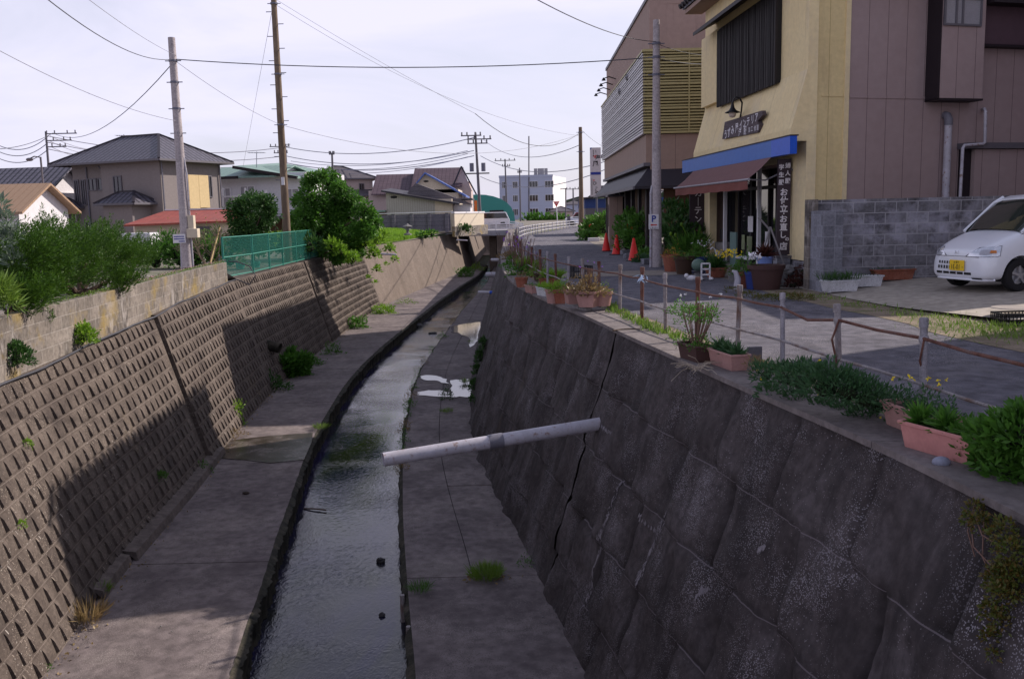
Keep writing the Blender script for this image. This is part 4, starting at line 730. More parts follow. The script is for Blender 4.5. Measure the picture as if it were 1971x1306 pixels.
a,c,z0,z1=srange(1892,2100,92,10,.2); b=MB(); SS.box(b,a,a+4,z0,z1,0,.16); b.build('upper_panel',P1('dark_mauve_board',(.1,.06,.075),.7,coord='UV'),sh); b=MB(); SS.box(b,a,a+4,z0-.05,z0,0,.22); SS.box(b,a,a+4,z1,z1+.1,0,.5); b.build('dark_ledge',m_dark,sh)
a,c,z0,z1=srange(1863,1880,390,284,.25); b=MB(); SS.box(b,a,a+.24,0,z1-.03,0,.1); b.build('porch_recess',m_dark,sh); b=MB(); SS.box(b,a-.05,a+5,z1-.02,z1+.1,0,.3); b.build('porch_roof',m_gtrim,sh); b=MB(); SS.box(b,a+.24,a+5,0,z1-.03,0,.2); b.build('porch_wall',m_mauve,sh)
q=lambda x,y,o: (lambda r: SS.w(r[0],r[1],o))(SS.px(x,y,o))
vp=thing('vent_pipe',q(1820,400,.12),'thick white vent pipe with an elbow on the mauve wall','pipe'); MB().tube([SS.w(SS.px(1820,380,.13)[0],0,.13),q(1825.5,240,.13)],.075,16).build('pipe',m_pvc,vp,smooth=True); MB().tube([q(1825.5,241,.13),q(1826,230,.13),q(1823,223,.09),q(1819,222,0)],.085,14).build('elbow',m_pvcd,vp,smooth=True)
dpz=thing('downpipe',q(1850,400,.1),'thin cranked white downpipe beside the dark porch','pipe'); MB().tube([SS.w(SS.px(1846,380,.36)[0],0,.36),q(1848,381,.36),q(1853,285,.36),q(1856,280,.36),q(1892,277,.36),q(1896,274,.36),q(1897,214,.36),q(1895,210,.3),q(1892,210,0)],.033,10).build('pipe',m_pvc,dpz,smooth=True)
# ================================================================ block wall by the parking pad
bw=thing('block_wall',(8,17.2,0),'weathered grey block wall with a taller-looking end pillar beside the parking pad','block wall')
b=MB().box(5.72,9.35,17.05,17.2,0,1.66); b.build('wall',m_gblock,bw); b=MB().box(5.58,5.95,16.3,17.04,0,1.46); b.build('pillar',m_gblockp,bw,bevel=.008); b=MB().box(5.55,5.71,16.95,17.22,0,1.67); b.build('corner_blocks',m_cblock,bw)
b=MB().box(9.36,24,17.3,17.45,0,1.64); b.build('wall',M('dark_block',[(.03,.025,.028),(.06,.05,.055)],2,.9,.2,20,'UV',extra=bricks(.4,.2,.006,(.1,.09,.1),.5)),bw,label='darker stained far stretch of the wall'); MB().box(9.6,10.6,17.24,17.3,.1,1.38).build('cover_board',P1('grey_board',(.11,.1,.14),.7),bw)
# ================================================================ restaurant
RS=Plane((4.6,30,0),(.0155,1,0),(-1,.0155,0)); RN=Plane((4.6,30,0),(1,0,0),(0,-1,0)); RL=15
re_=thing('restaurant_building',(6,38,0),'taupe two-storey restaurant with a slatted louvre screen round its upper corner','building')
b=MB(); RS.box(b,0,RL,2.55,8.2,-.25,0); RN.box(b,.25,12,2.55,8.2,-.2,0); b.build('upper_wall',m_brownw,re_); b=MB(); RS.box(b,-.04,RL+.04,8.2,8.32,-.4,.05); RN.box(b,.4,12,8.2,8.32,-.3,.04); b.build('roof_trim',m_gtrim,re_)
b=MB(); RS.box(b,0,RL,2.5,2.54,-11,-.2); RS.box(b,0,RL,8.0,8.1,-12,-.25); RS.box(b,RL-.2,RL,2.55,8.1,-12,-.25); RS.box(b,.2,RL,0,8,-12.2,-12); b.build('floor_slab',m_brownw,re_)
b=MB(); RN.box(b,0,12,2.55,3.95,0,.14); b.build('side_band',m_taup2,re_); b=MB(); RS.box(b,-.14,RL,3.05,3.95,0,.14); b.build('front_band',m_taup2,re_); b=MB(); RS.box(b,-.16,RL,2.95,3.06,0,.22); b.build('gutter',m_gtrim,re_)
lv=MB(); n=27
for i in range(n): z=3.97+2.55*i/n; RS.box(lv,-.26,RL+.1,z,z+(.045 if i%4 else .065),.14,.26)
l1=lv.build('louvre_screen',m_louvw,re_); lv=MB()
for i in range(n): z=3.97+2.55*i/n; RN.box(lv,-.245,9,z,z+(.048 if i%4 else .068),.16,.26)
l2=lv.build('louvre_screen',m_louv,re_)
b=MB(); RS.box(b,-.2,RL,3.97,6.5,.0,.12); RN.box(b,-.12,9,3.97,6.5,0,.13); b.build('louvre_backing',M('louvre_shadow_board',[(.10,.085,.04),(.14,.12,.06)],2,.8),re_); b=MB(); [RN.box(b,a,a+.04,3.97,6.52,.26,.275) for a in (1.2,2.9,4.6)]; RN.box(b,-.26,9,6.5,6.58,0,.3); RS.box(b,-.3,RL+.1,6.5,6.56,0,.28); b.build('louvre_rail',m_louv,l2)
# porch roof
b=MB(); P4=lambda s,z,o: RS.w(s,z,o); V=[P4(-.9,2.5,.0),P4(-.9,2.5,.0),P4(RL,2.5,0),P4(RL,2.14,1.05),P4(-1.0,2.14,1.05)]
V=[P4(0,2.94,.02),P4(RL,2.94,.02),P4(RL+.3,2.3,.6),P4(-.9,2.3,.6)]; V+=[v-np.array([0,0,.09]) for v in V]; b.add(V,[(3,2,1,0),(4,5,6,7),(3,7,6,2),(0,4,7,3),(1,2,6,5)])
V=[P4(0,2.94,.02),P4(-.9,2.3,.6),P4(-.9,2.3,-7),P4(0,2.94,-7)]; b.add(V,[(0,1,2,3)]); V2=[v-np.array([0,0,.09]) for v in V]; b.add(V2,[(3,2,1,0)]); b.quad(V[1],V2[1],V2[2],V[2]); b.build('porch_roof',m_slated,re_)
b=MB(); RS.box(b,-.9,RL+.3,2.2,2.3,.6,.66); b.build('porch_gutter',m_gtrim,re_)
b=MB()
for s_ in (.1,2.1,4.2,6.3,8.4,10.5,12.6,14.6): RS.box(b,s_,s_+.28,0,2.6,-.15,.1)
RS.box(b,-.1,RL,2.3,2.5,-.1,.05); b.build('porch_posts',m_dark,re_)
b=MB(); RS.box(b,0,RL-2,0,2.5,-3.4,-3.2); RN.box(b,.5,4,0,2.5,-.3,-.1); b.build('ground_floor_wall',m_brnw,re_)
b=MB(); [RS.box(b,k,k+1.0,.8,2.1,-3.2,-3.17) for k in (1,4,7,10)]; b.build('ground_floor_window',m_curt,re_); b=MB(); [RS.box(b,k*.26,k*.26+.07,0,2.5,-.05,.0) for k in range(3,16)]; b.build('timber_slats',M('timber_slat',[(.12,.08,.06),(.2,.14,.1)],4,.8,.2,st=(1,1,.2)),re_)
pc=dp(1184,470,38.5); b=MB().box(pc[0]-.28,pc[0]+.28,38.1,38.7,0,2.12); pl=b.build('porch_pillar',m_taup2,re_); b=MB().box(pc[0]-.36,pc[0]+.36,38.,38.8,2.12,2.2); b.build('pillar_cap',m_gtrim,pl); MB().box(pc[0]-.3,pc[0]-.285,38.25,38.4,.9,1.8).build('niche',m_dark,pl)
b=MB()
for ch,x,y in zip('ムアヤ',(1173,1180,1187),(214,205,194)): a,z=RS.px(x,y,.05); b.text(ch,RS.w(a,z,.05),-RS.u,(0,0,1),1.35,.04,center=True)
b.build('lettering',m_whitel,re_)
for x,y in ((1185,152),(1179,163),(1174,173),(1168,182)):
    a,z=RS.px(x,y,.0); p=RS.w(a,z,0); b=MB(); b.tube([p,p+(-.3,0,.1),p+(-.5,0,.03)],.025,6); b.lathe([(.03,.06),(.1,-.06)],p+(-.52,0,.0),8); b.build('sign_lamp',m_black,re_)
b=MB(); [b.ell(RS.w(*RS.px(x,y,.1),.1),(.25,.3,.18),8,6) for x,y in ((1216,149),(1201,176))]; b.build('vent_hood',m_gtrim,re_)
# tall white restaurant sign
TS=dp(1148,380,52); ts=thing('sign_tower',(TS[0],52,0),'tall white vertical sign with black brush lettering beyond the restaurant','sign'); x0,x1=dp(1136,300,52)[0],dp(1156.5,300,52)[0]; zt_,zb_=dp(1146,284,52)[2],dp(1146,378,52)[2]
pn=MB().box(x0,x1,52,52.2,zb_,zt_).build('panel',P1('sign_white',(.6,.56,.6),.5),ts); b=MB(); 
b.tube([(x0+.35,52.1,0),(x0+.35,52.1,zb_)],.06,8); b.box(x1+.02,x1+.35,52.05,52.15,zt_-.6,zt_-.4); b.box(x1,x1+.35,52.05,52.15,zb_+.4,zb_+.6); b.tube([(x1+.5,52.1,0),(x1+.5,52.1,zt_-.1)],.13,10); b.build('frame',m_steelb,ts)
b=MB(); hh=zt_-zb_; cx=(x0+x1)/2
for ch,f,s_,dx in (('海',.2,.3,.12),('風',.33,.34,0),('ひ',.73,.24,-.05),('っ',.82,.16,.03),('と',.865,.16,.0),('や',.93,.27,.06)): b.text(ch,(cx+dx,51.995,zt_-hh*f),(1,0,0),(0,0,1),s_,.02,center=True)
for i in range(14): b.box(x0+.06,x0+.1,51.992,51.996,zb_+.1+.065*i,zb_+.14+.065*i)
for i in range(4): b.box(x0+.16,x0+.2,51.992,51.996,zt_-.2-.09*i,zt_-.14-.09*i); b.box(cx+.0,cx+.04,51.992,51.996,zt_-.2-.07*i,zt_-.16-.07*i) if i<2 else None
b.build('lettering',m_black2,pn); b=MB().box(x0,x1,51.99,51.998,zt_-hh*.555,zt_-hh*.5); b.add([(x0,51.996,zt_),(x0+.12,51.996,zt_),(x0,51.996,zt_-.12)],[(0,2,1)]); b.add([(x1,51.996,zb_),(x1-.12,51.996,zb_),(x1,51.996,zb_+.14)],[(0,2,1)]); b.build('blue_band',m_navy,pn)
b=MB(); [b.lathe([(.0,0),(.045,0)],(0,0,0),8) for _ in ()]; [b.box(cx-.12+dx,cx-.05+dx,51.992,51.996,zt_-hh*f,zt_-hh*f+.07) for dx,f in ((0,.19),(.06,.215),(.1,.18),(-.02,.68))]; b.build('red_mark',m_red,pn)
# blue and black shed beyond the restaurant
o=thing('shed',(5.6,60,0),'low shed with a blue upper panel and black lower wall past the tall sign','shed'); a=dp(1127,440,60)[0]; c=dp(1163,440,60)[0]
MB().box(a,c+4,60,66,0,1.75).build('lower_wall',m_gtrim,o); MB().box(a-.02,c+4.02,59.98,66,1.75,2.35).build('upper_panel',P1('dark_blue_panel',(.03,.06,.2),.6),o); b=MB(); b.add([(a-.3,59.6,2.36),(c+4.3,59.6,2.75),(c+4.3,66.4,2.75),(a-.3,66.4,2.36),(a-.3,59.6,2.44),(c+4.3,59.6,2.83),(c+4.3,66.4,2.83),(a-.3,66.4,2.44)],MB.BF); b.build('roof',m_slate,o)
MB().box(11.6,19,16.9,24,0,6.2).build('shading_wing',m_mauve,sh)  # unseen wing added to cast shade over the parking pad
# off-frame neighbour on the right that shades the road
o=thing('house',(17.5,9,0),'cream neighbouring house to the right, just outside the frame','house'); MB().box(13,23,2,14.7,0,8.8).build('wall',m_creamw,o)
b=MB(); b.add([(12.4,1.4,8.8),(23.6,1.4,8.8),(23.6,15.1,8.8),(12.6,15.1,8.8),(18,6,11),(18,11,11)],[(0,1,4),(1,2,5,4),(2,3,5),(3,0,4,5),(3,2,1,0)]); b.build('roof',m_tile,o)
for y in (4,8,12):
    for z in (1,4.5): w_=MB().box(12.96,13.02,y-.9,y+.9,z,z+1.4).build('window',m_gtrim,o); MB().box(12.94,12.955,y-.8,y+.8,z+.1,z+1.3).build('pane',m_glass,w_)
# ================================================================ far houses (built in their own axes, then turned)
class Hs:
    def __init__(s,name,loc,rz,label,cat='house'): s.o=thing(name,loc,label,cat); s.loc=np.array(loc,float); s.rz=rz
    def mb(s): return MB().at(s.loc,s.rz)
    def box(s,name,m,x0,x1,y0,y1,z0,z1,par=None,**k): return s.mb().box(x0,x1,y0,y1,z0,z1).build(name,m,par or s.o,**k)
    def hip(s,m,x0,x1,y0,y1,z,h,oh=.6,name='roof',ridge=None,par=None):
        x0-=oh;x1+=oh;y0-=oh;y1+=oh; r=(y1-y0)/2; b=s.mb(); e=(x0+r*.95,x1-r*.95) if x1-x0>y1-y0 else ((x0+x1)/2,)*2; ym=(y0+y1)/2; yy=(ym,ym)
        if x1-x0<=y1-y0: q=(x1-x0)/2; yy=(y0+q*.95,y1-q*.95)
        V=[(x0,y0,z),(x1,y0,z),(x1,y1,z),(x0,y1,z),(e[0],yy[0],z+h),(e[1],yy[1],z+h)]
        f=[(0,1,5,4),(1,2,5),(2,3,4,5),(3,0,4)] if x1-x0>y1-y0 else [(0,1,4),(1,2,5,4),(2,3,5),(3,0,4,5)]
        b.add(V,f+[(3,2,1,0)]); ro=b.build(name,m,par or s.o)
        b=s.mb(); 
        for i,j in (((0,4),(1,5),(2,5),(3,4),(4,5)) if x1-x0>y1-y0 else ((0,4),(1,4),(2,5),(3,5),(4,5))): b.bar(V[i],V[j],.16)
        b.build('ridge_tiles',m_slated,ro)
        b=s.mb(); 
        for i in range(4): p,q_=np.array(V[i],float),np.array(V[(i+1)%4],float); b.bar(p-(0,0,.06),q_-(0,0,.06),.13)
        b.build('gutter',m_gtrim,ro); return ro
    def gable(s,m,mw,x0,x1,y0,y1,z,h,oh=.5,axis='x',name='roof',t=.12,apex=.5):
        # ridge along axis
        b=s.mb(); w=s.mb()
        if axis=='x':
            ym=y0+(y1-y0)*apex; k=lambda y: z+h*(1-abs(y-ym)/(ym-y0 if y<ym else y1-ym)); e0,e1=y0-oh,y1+oh; z0=z-h*oh/(ym-y0); z1=z-h*oh/(y1-ym)
            for (ya,za,yb,zb) in ((e0,z0,ym,z+h),(ym,z+h,e1,z1)):
                b.add([(x0-oh,ya,za),(x1+oh,ya,za),(x1+oh,yb,zb),(x0-oh,yb,zb)]+[(x0-oh,ya,za-t),(x1+oh,ya,za-t),(x1+oh,yb,zb-t),(x0-oh,yb,zb-t)],[(0,1,2,3),(7,6,5,4),(0,4,5,1),(1,5,6,2),(2,6,7,3),(3,7,4,0)])
            for x,fl in ((x0,0),(x1,1)): w=s.mb(); w.add([(x,y0,z),(x,y1,z),(x,ym,z+h-t)],[(0,2,1) if not fl else (0,1,2)]); w.build('gable_wall',mw,s.o)
        else:
            xm=x0+(x1-x0)*apex; e0,e1=x0-oh,x1+oh; z0=z-h*oh/(xm-x0); z1=z-h*oh/(x1-xm)
            for (xa,za,xb,zb) in ((e0,z0,xm,z+h),(xm,z+h,e1,z1)):
                b.add([(xa,y0-oh,za),(xb,y0-oh,zb),(xb,y1+oh,zb),(xa,y1+oh,za)]+[(xa,y0-oh,za-t),(xb,y0-oh,zb-t),(xb,y1+oh,zb-t),(xa,y1+oh,za-t)],[(0,1,2,3),(7,6,5,4),(0,4,5,1),(1,5,6,2),(2,6,7,3),(3,7,4,0)])
            for y,fl in ((y0,0),(y1,1)): w=s.mb(); w.add([(x0,y,z),(x1,y,z),(xm,y,z+h-t)],[(0,1,2) if not fl else (0,2,1)]); w.build('gable_wall',mw,s.o)
        return b.build(name,m,s.o)
    def win(s,face,u,z,w,h,D,mf=None,mg=None,name='window',bars=1):
        # face: 'f' (-y side at y=D), 'r' (+x side at x=D), 'l' (-x side)
        b=s.mb(); t=.07; g=s.mb()
        def bx(B,a0,a1,c0,c1,d0,d1):
            if face=='f': B.box(a0,a1,D-d1,D-d0,c0,c1)
            elif face=='r': B.box(D+d0,D+d1,a0,a1,c0,c1)
            else: B.box(D-d1,D-d0,a0,a1,c0,c1)
        bx(b,u,u+w,z,z+t,0,.08); bx(b,u,u+w,z+h-t,z+h,0,.08); bx(b,u,u+t,z+t,z+h-t,0,.08); bx(b,u+w-t,u+w,z+t,z+h-t,0,.08)
        for i in range(bars): q=u+w*(i+1)/(bars+1); bx(b,q-.03,q+.03,z+t,z+h-t,.0,.075)
        f=b.build(name,mf or m_gtrim,s.o); bx(g,u+t,u+w-t,z+t,z+h-t,.01,.03); g.build('pane',mg or m_glass,f); return f
# grey two-storey house: origin at the near corner; +x runs to the right-hand (sunlit) side
h=Hs('house',(-22.6,60,0),R(66),'grey rendered two-storey house with a hipped dark tile roof on the left bank'); m_=m_greyh
# local x along the sunlit side, local y towards the left
h.box('wall',m_,0,5.6,0,5.2,0,5.6); h.box('wing_wall',m_,.55,5.6,5.2,8.5,0,5.5)
h.hip(m_tile,0,5.6,0,8.6,5.52,1.9,oh=.7) 
h.hip(m_tile,-1.6,0.0,.8,3.6,2.75,.75,oh=.35,name='porch_roof'); h.box('porch_wall',m_,-1.6,-.01,1,3.5,0,2.72)
h.hip(m_tile,-.6,.54,7.9,9.9,2.65,.6,oh=.3,name='lean_to_roof'); h.box('lean_to_wall',m_,-.5,.54,8.55,9.8,0,2.6)
for (u,z,w,hh_) in ((3.35,3.0,.75,1.6),): h.win('l',u,z,w,hh_,0)
for (u,z,w,hh_) in ((5.35,3.7,.8,.85),(6.25,3.7,.8,.85),(7.3,2.75,.45,1.75),(7.92,2.75,.45,1.75),(6.8,.6,.8,1.0)): h.win('l',u,z,w,hh_,.55)
h.win('f',.7+1.4,3.1,2.6,1.5,0); h.box('blind',P1('cream_blind',(.62,.47,.26),.8),2.35,3.3,-.16,-.12,2.35,4.6); h.box('blind',P1('cream_blind',(.62,.47,.26),.8),3.32,4.25,-.16,-.12,2.4,4.6)
for pp in ([(5.5,-.1,5.5),(5.5,-.1,1.9),(6.3,-.1,1.6)],[(.1,-.1,5.5),(.1,-.1,0)],[(-.08,5.3,5.3),(.45,5.3,4.8),(.45,5.3,0)],[(.48,7.1,5.3),(.48,7.1,0)]): h.mb().tube(pp,.05,8).build('downpipe',m_pvcd,h.o)
h.box('lower_ledge',m_slate,1.2,6.4,-.9,-.01,1.55,1.75)
# red roofed shed
o=Hs('shed',dp(300,450,50)*(1,1,0),R(4),'low cream shed with a rusty red tin roof in front of the grey house','shed'); X=lambda px,y: float(dp(px,430,y)[0]); ox=o.loc[0]
a,c=X(245,50)-ox,X(448,50)-ox; o.box('wall',m_creamw,a+.4,c-.2,0,4,0,1.45); b=o.mb(); V=[(a,-.5,1.4),(c,-.5,1.5),(c-.2,3.4,2.15),(a+1.1,3.4,2.15),(a,4.6,1.5),(c,4.6,1.5)]; b.add(V+[(v[0],v[1],v[2]-.1) for v in V],[(0,1,2,3),(3,2,5,4),(0,3,4),(6,7,1,0),(7,8,2,1),(6,9,8,7)]); b.build('roof',m_redr,o.o); o.box('ridge_cap',m_white,a+1.1,c-.2,3.3,3.5,2.15,2.22); o.win('f',2,.5,.9,.7,0)
MB().box(X(232,45),X(287,45),45,46.2,0,1.0).build('storage_tank',m_whitep,label='pale storage box partly hidden behind the juniper',cat='storage box',bevel=.05)
# tan roofed house and neighbours at the far left
o=Hs('house',(X(38,47),47,0),R(-4),'low white-gabled house with a tan tin roof at the left edge'); o.box('wall',m_whitew,-10,0,-.0,4.6,0,2.45); o.gable(m_tan,m_whitew,-10,0,0,4.6,2.45,1.25,axis='x',oh=.5); o.box('timber_bay',m_brnw,-9,-3,-1.4,-.02,0,1.6); b=o.mb(); [b.box(-9+i*.6,-8.94+i*.6,-1.44,-1.41,.3,1.5) for i in range(10)]; [b.box(-9,-3,-1.44,-1.41,z,z+.06) for z in (.3,.9,1.45)]; b.build('timber_lattice',P1('orange_timber',(.3,.12,.05),.7),o.o); o.box('bay_roof',m_slated,-9.3,-2.8,-1.8,0,1.62,1.72); o.win('f',-2.2,.5,1.3,1.2,0)
o=Hs('house',(X(-10,64),64,0),R(-8),'dark tile roofed house at the left edge behind the tan roof'); o.box('wall',m_whitew,-4,4,0,6,0,3.7); o.gable(m_tile,m_whitew,-4,3.6,0,6,3.7,1.9,axis='x',oh=.7)
o=Hs('house',(X(98,84),84,0),R(-10),'pale green roofed building between the tan house and the grey house'); o.box('wall',m_brnw,-3.5,3.5,0,7,0,3.4); o.gable(m_greenr,m_brnw,-3.4,3.8,0,7,4.2,2.3,axis='x',oh=.6); o.win('f',0,1.5,1.2,1,0)
# balcony house
o=Hs('house',(X(418,72),72,0),R(-14),'white house with pale green roofs and a long railed balcony beyond the small tree'); W0=X(600,72)-X(418,72)
o.box('wall',m_whitew,0,7.8,0,7,0,5.0); o.gable(m_greenr,m_whitew,0,5.2,-.3,7,4.95,.75,axis='x',oh=.6,apex=.35); b=o.mb(); b.add([(2.2,-.8,5.6),(7.5,-.8,4.65),(7.5,7,5.1),(2.2,7,6.2),(2.2,-.8,5.42),(7.5,-.8,4.47),(7.5,7,4.9),(2.2,7,6.0)],MB.BF); b.build('upper_roof',m_greenr,o.o); b=o.mb(); b.bar((2.2,-.85,5.5),(7.5,-.85,4.55),.22); b.bar((0,-.95,4.72),(2.6,-.95,4.72),.2); b.build('eave_board',m_dark,o.o)
bl=o.box('balcony',m_white,.2,5.2,-1.5,-.02,2.0,2.25); b=o.mb(); [b.box(x,x+.12,-1.5,-1.38,.6,3.9 if x<4 else 3.7) for x in (1.5,3.4,5.1)]; b.box(.2,5.2,-1.5,-1.44,3.25,3.33); b.build('balcony_rail',m_white,bl); b=o.mb(); b.box(1.62,5.1,-1.46,-1.45,2.3,3.2); b.build('balcony_screen',m_curt,bl); o.win('f',.4,2.5,1.0,1.5,0,mf=m_white,mg=m_curt); o.win('f',2.2,2.5,1.3,1.6,0,mf=m_white,mg=m_curt); o.win('f',6.0,2.6,1.2,1.2,0,mf=m_white,mg=m_curt); o.box('lower_storey_roof',m_slate,-.4,8,-2.2,-.02,1.55,1.68); o.box('lower_wall',m_brnw,0,7.8,-.3,-.01,0,1.5)
# brown hipped house
o=Hs('house',(X(668,108),108,0),R(14),'pinkish house with a brown hipped roof above the leafy tree'); o.box('wall',m_pinkw,-4.3,3.2,0,7,0,6.0); o.hip(m_slate,-4.3,3.2,0,7,6,1.6); o.win('f',1.6,4.4,.6,1,0); o.win('f',-.6,4.3,.8,1.1,0); o.box('lean_wall',m_pinkw,1,5.2,-2,-.01,0,3.9); b=o.mb(); b.add([(.6,-2.6,3.9),(5.6,-2.6,3.9),(5.6,0,4.7),(.6,0,4.7)],[(0,1,2,3)]); b.build('lean_roof',m_slate,o.o)
# maroon roofed house
o=Hs('house',(X(800,104),104,0),R(0),'large house with a maroon tiled roof and a pinkish gable'); L_=X(712,104)-o.loc[0]; R2=X(912,104)-o.loc[0]
o.box('wall',m_pinkw,L_,R2-.3,0,8,0,4.4); o.gable(m_tilem,m_pinkw,L_+1.2,X(812,104)-o.loc[0],0,8,4.4,1.95,axis='x',oh=.8)
o.box('upper_wall',m_pinkw,X(830,104)-o.loc[0],R2-.4,.4,7,4.0,5.2); o.gable(m_tilem,m_pinkw,X(806,104)-o.loc[0],X(882,104)-o.loc[0],-.2,7.6,5.0,1.95,axis='x',oh=.6,name='upper_roof'); 
b=o.mb(); xr=R2; b.add([(xr-2.3,-.1,4.1),(xr-.1,-.1,4.1),(xr-1.1,-.1,6.6)],[(0,1,2)]); b.box(xr-2.2,xr-.2,-.1,0,0,4.1); b.build('end_gable',m_pinkw,o.o); b=o.mb(); b.bar((xr-1.2,-.4,6.85),(xr+.4,-.4,3.7),.16); b.bar((xr-1.2,-.4,6.85),(xr-2.4,-.4,4.3),.16); b.build('barge_board',m_slated,o.o); o.win('f',xr-1.6,2.5,.7,1.3,-.1,mg=m_curt); o.win('f',xr-1.6,.4,.8,1.2,-.1)
# cream gable with blue roof
o=Hs('house',(X(822,94),94,0),R(0),'cream gabled house front with a blue tin roof before the maroon roof'); kx=lambda p: X(p,94)-o.loc[0]; o.box('wall',m_creamw,kx(790),kx(884),0,8,0,4.1)
o.gable(m_bluer,m_creamw,kx(787),kx(889),0,8,3.75,2.1,axis='y',oh=.5,apex=.34,t=.18); b=o.mb(); b.bar((kx(845),-.6,3.55),(kx(880),-.6,3.2),.14); b.build('eave_board',m_slated,o.o); b=o.mb(); b.ell((kx(823),-.03,4.95),(.28,.04,.1)); b.build('gable_vent',m_black,o.o); o.box('brown_bay',P1('brown_clad',(.2,.14,.13),.8),kx(852),kx(874),-1.5,-.02,0,3.0)
# grey corrugated shed
o=Hs('shed',(X(800,80),80,0),R(0),'grey corrugated shed with a shallow dark roof behind the concrete fence','shed'); kx=lambda p: X(p,80)-o.loc[0]; 
b=o.mb(); b.add([(kx(745),0,0),(kx(838),0,0),(kx(838),0,2.75),(kx(745),0,3.65)],[(0,1,2,3)]); b.build('corrugated_wall',m_corr,o.o); o.box('end_wall',m_creamw,kx(838)+.01,kx(871),0.02,6,0,2.9); o.box('rear_wall',m_corr,kx(745),kx(838),.1,6,0,2.7); o.win('f',kx(845),.7,.7,.9,0,mf=m_white)
b=o.mb(); b.add([(kx(738),-.6,3.75),(kx(885),-.6,2.5),(kx(885),6,2.9),(kx(738),6,4.1)]+[(kx(738),-.6,3.6),(kx(885),-.6,2.35),(kx(885),6,2.75),(kx(738),6,3.95)],MB.BF[1:2]+[(0,1,2,3),(0,4,5,1),(1,5,6,2),(3,7,4,0)]); b.build('roof',m_slated,o.o)
o.gable(m_slate,m_corr,kx(775),kx(902),2,7,2.95,0.01,axis='x',oh=.3,name='back_roof'); b=o.mb(); b.add([(kx(778),1.,3.2),(kx(800),1.,4.35),(kx(912),1.,2.35),(kx(912),6,2.35),(kx(800),6,4.35),(kx(778),6,3.2)],[(1,0,5,4),(2,1,4,3),(0,1,2)]); b.build('dark_gable',m_slate,o.o); o.box('annex_wall',m_whitew,kx(872),kx(905),1.4,5,0,2.4); o.win('f',kx(875),.8,.6,.9,1.4)
b=o.mb(); b.ell((kx(760),-.03,3.15),(.3,.04,.12)); b.build('wall_vent',m_black,o.o)
o.box('lean_to',m_greenr,kx(718),kx(744),-.5,4,1.9,2.05); o.box('lean_to_wall',m_brnw,kx(722),kx(744),0,3,0,1.9)
# concrete panel fence and cream wall
fc=thing('concrete_fence',(X(800,74),74,0),'grey concrete panel fence with posts along the top of the grass bank','fence'); a,c=X(716,74),X(874,76); b=MB(); fz=lambda x:.45
MB().obox((a,74,0),nrm((c-a,2,0)),(0,1,0),(0,0,1),(0,c-a),(0,.08),(.2,1.62)).build('panels',m_fencep,fc)
for i in range(5): x=a+(c-a)*(i+.1)/4.6; MB().box(x,x+.28,73.85+2*i/4.6,74.02+2*i/4.6,.1,1.68).build('post',m_fencep,fc)
cw=thing('garden_wall',(X(900,78),78,0),'cream rendered wall on a block base between the fence and the bridge','wall'); p0,p1=np.array([c+.05,76,0]),np.array([X(932,84),84,0]); u_=nrm(p1-p0); L_=np.linalg.norm(p1-p0)
MB().obox(p0,u_,np.cross((0,0,1.),u_),(0,0,1),(0,L_),(0,.2),(.55,1.62)).build('wall',m_creamw,cw); MB().obox(p0,u_,np.cross((0,0,1.),u_),(0,0,1),(-.1,L_+.1),(-.05,.25),(1.62,1.76)).build('coping',m_white,cw); MB().obox(p0,u_,np.cross((0,0,1.),u_),(0,0,1),(-.05,L_+1),(-.02,.22),(-.3,.548)).build('block_base',m_cblock,cw)
MB().tube([(a,73.7,1.72),(c,75.7,1.78)],.04,6).build('pipe_rail',m_whitep,fc)
# teal hall
o=Hs('hall',(X(935,132),132,0),R(0),'teal corrugated round-backed hall left of the white office block','hall'); b=o.mb(); n=14; rr=6.2; V=[]
for y in (0,14):
    for i in range(n+1): t_=math.pi*i/n; V.append((-1.2+rr*math.cos(t_)*.88,y,4.3*math.sin(t_)**.7))
b.add(V,[(i,i+1,n+2+i,n+1+i) for i in range(n)]+[tuple(range(n+1))[::-1]]); b.build('shell',m_teal,o.o); o.box('door',m_dark,.6,2.6,-.1,0,0,2); 
# white office block
o=Hs('office_block',(X(965,212),212,0),R(0),'three-storey white office block with a sunlit end wall','office building'); kx=lambda p: X(p,212)-o.loc[0]; D_=X(1089,232)-X(1065,212)
o.box('front_wall',m_whiteb,kx(963),kx(1065),0,20,0,9.9); b=o.mb(); b.add([(kx(1065),0.01,0),(kx(1065)+4.2,18,0),(kx(1065)+4.2,18,9.9),(kx(1065),0.01,9.9)],[(0,1,2,3)]); b.build('end_wall',P1('end_white_lit',(.8,.78,.8),.8),o.o)  # front tinted blue as if shaded, end wall whiter as if sunlit
o.box('parapet',m_whiteb,kx(963)-.1,kx(1065)+.08,-.12,0,9.6,10.1)
for z in (1.,4.1,7.2):
    for p in (968,988,1020,1050): o.win('f',kx(p),z,(1.2 if p<1000 else 2.)*(.9 if p==968 else 1),1.5,0,mf=m_white,bars=2)
for p in (1030,1037,1043,1050): o.box('roof_tank',m_curt,kx(p),kx(p)+.75,1,2,9.95,11.6,bevel=.05)
b=o.mb(); b.box(kx(1028),kx(1056),.8,2.2,10.0,10.15); b.build('tank_base',m_gtrim,o.o)
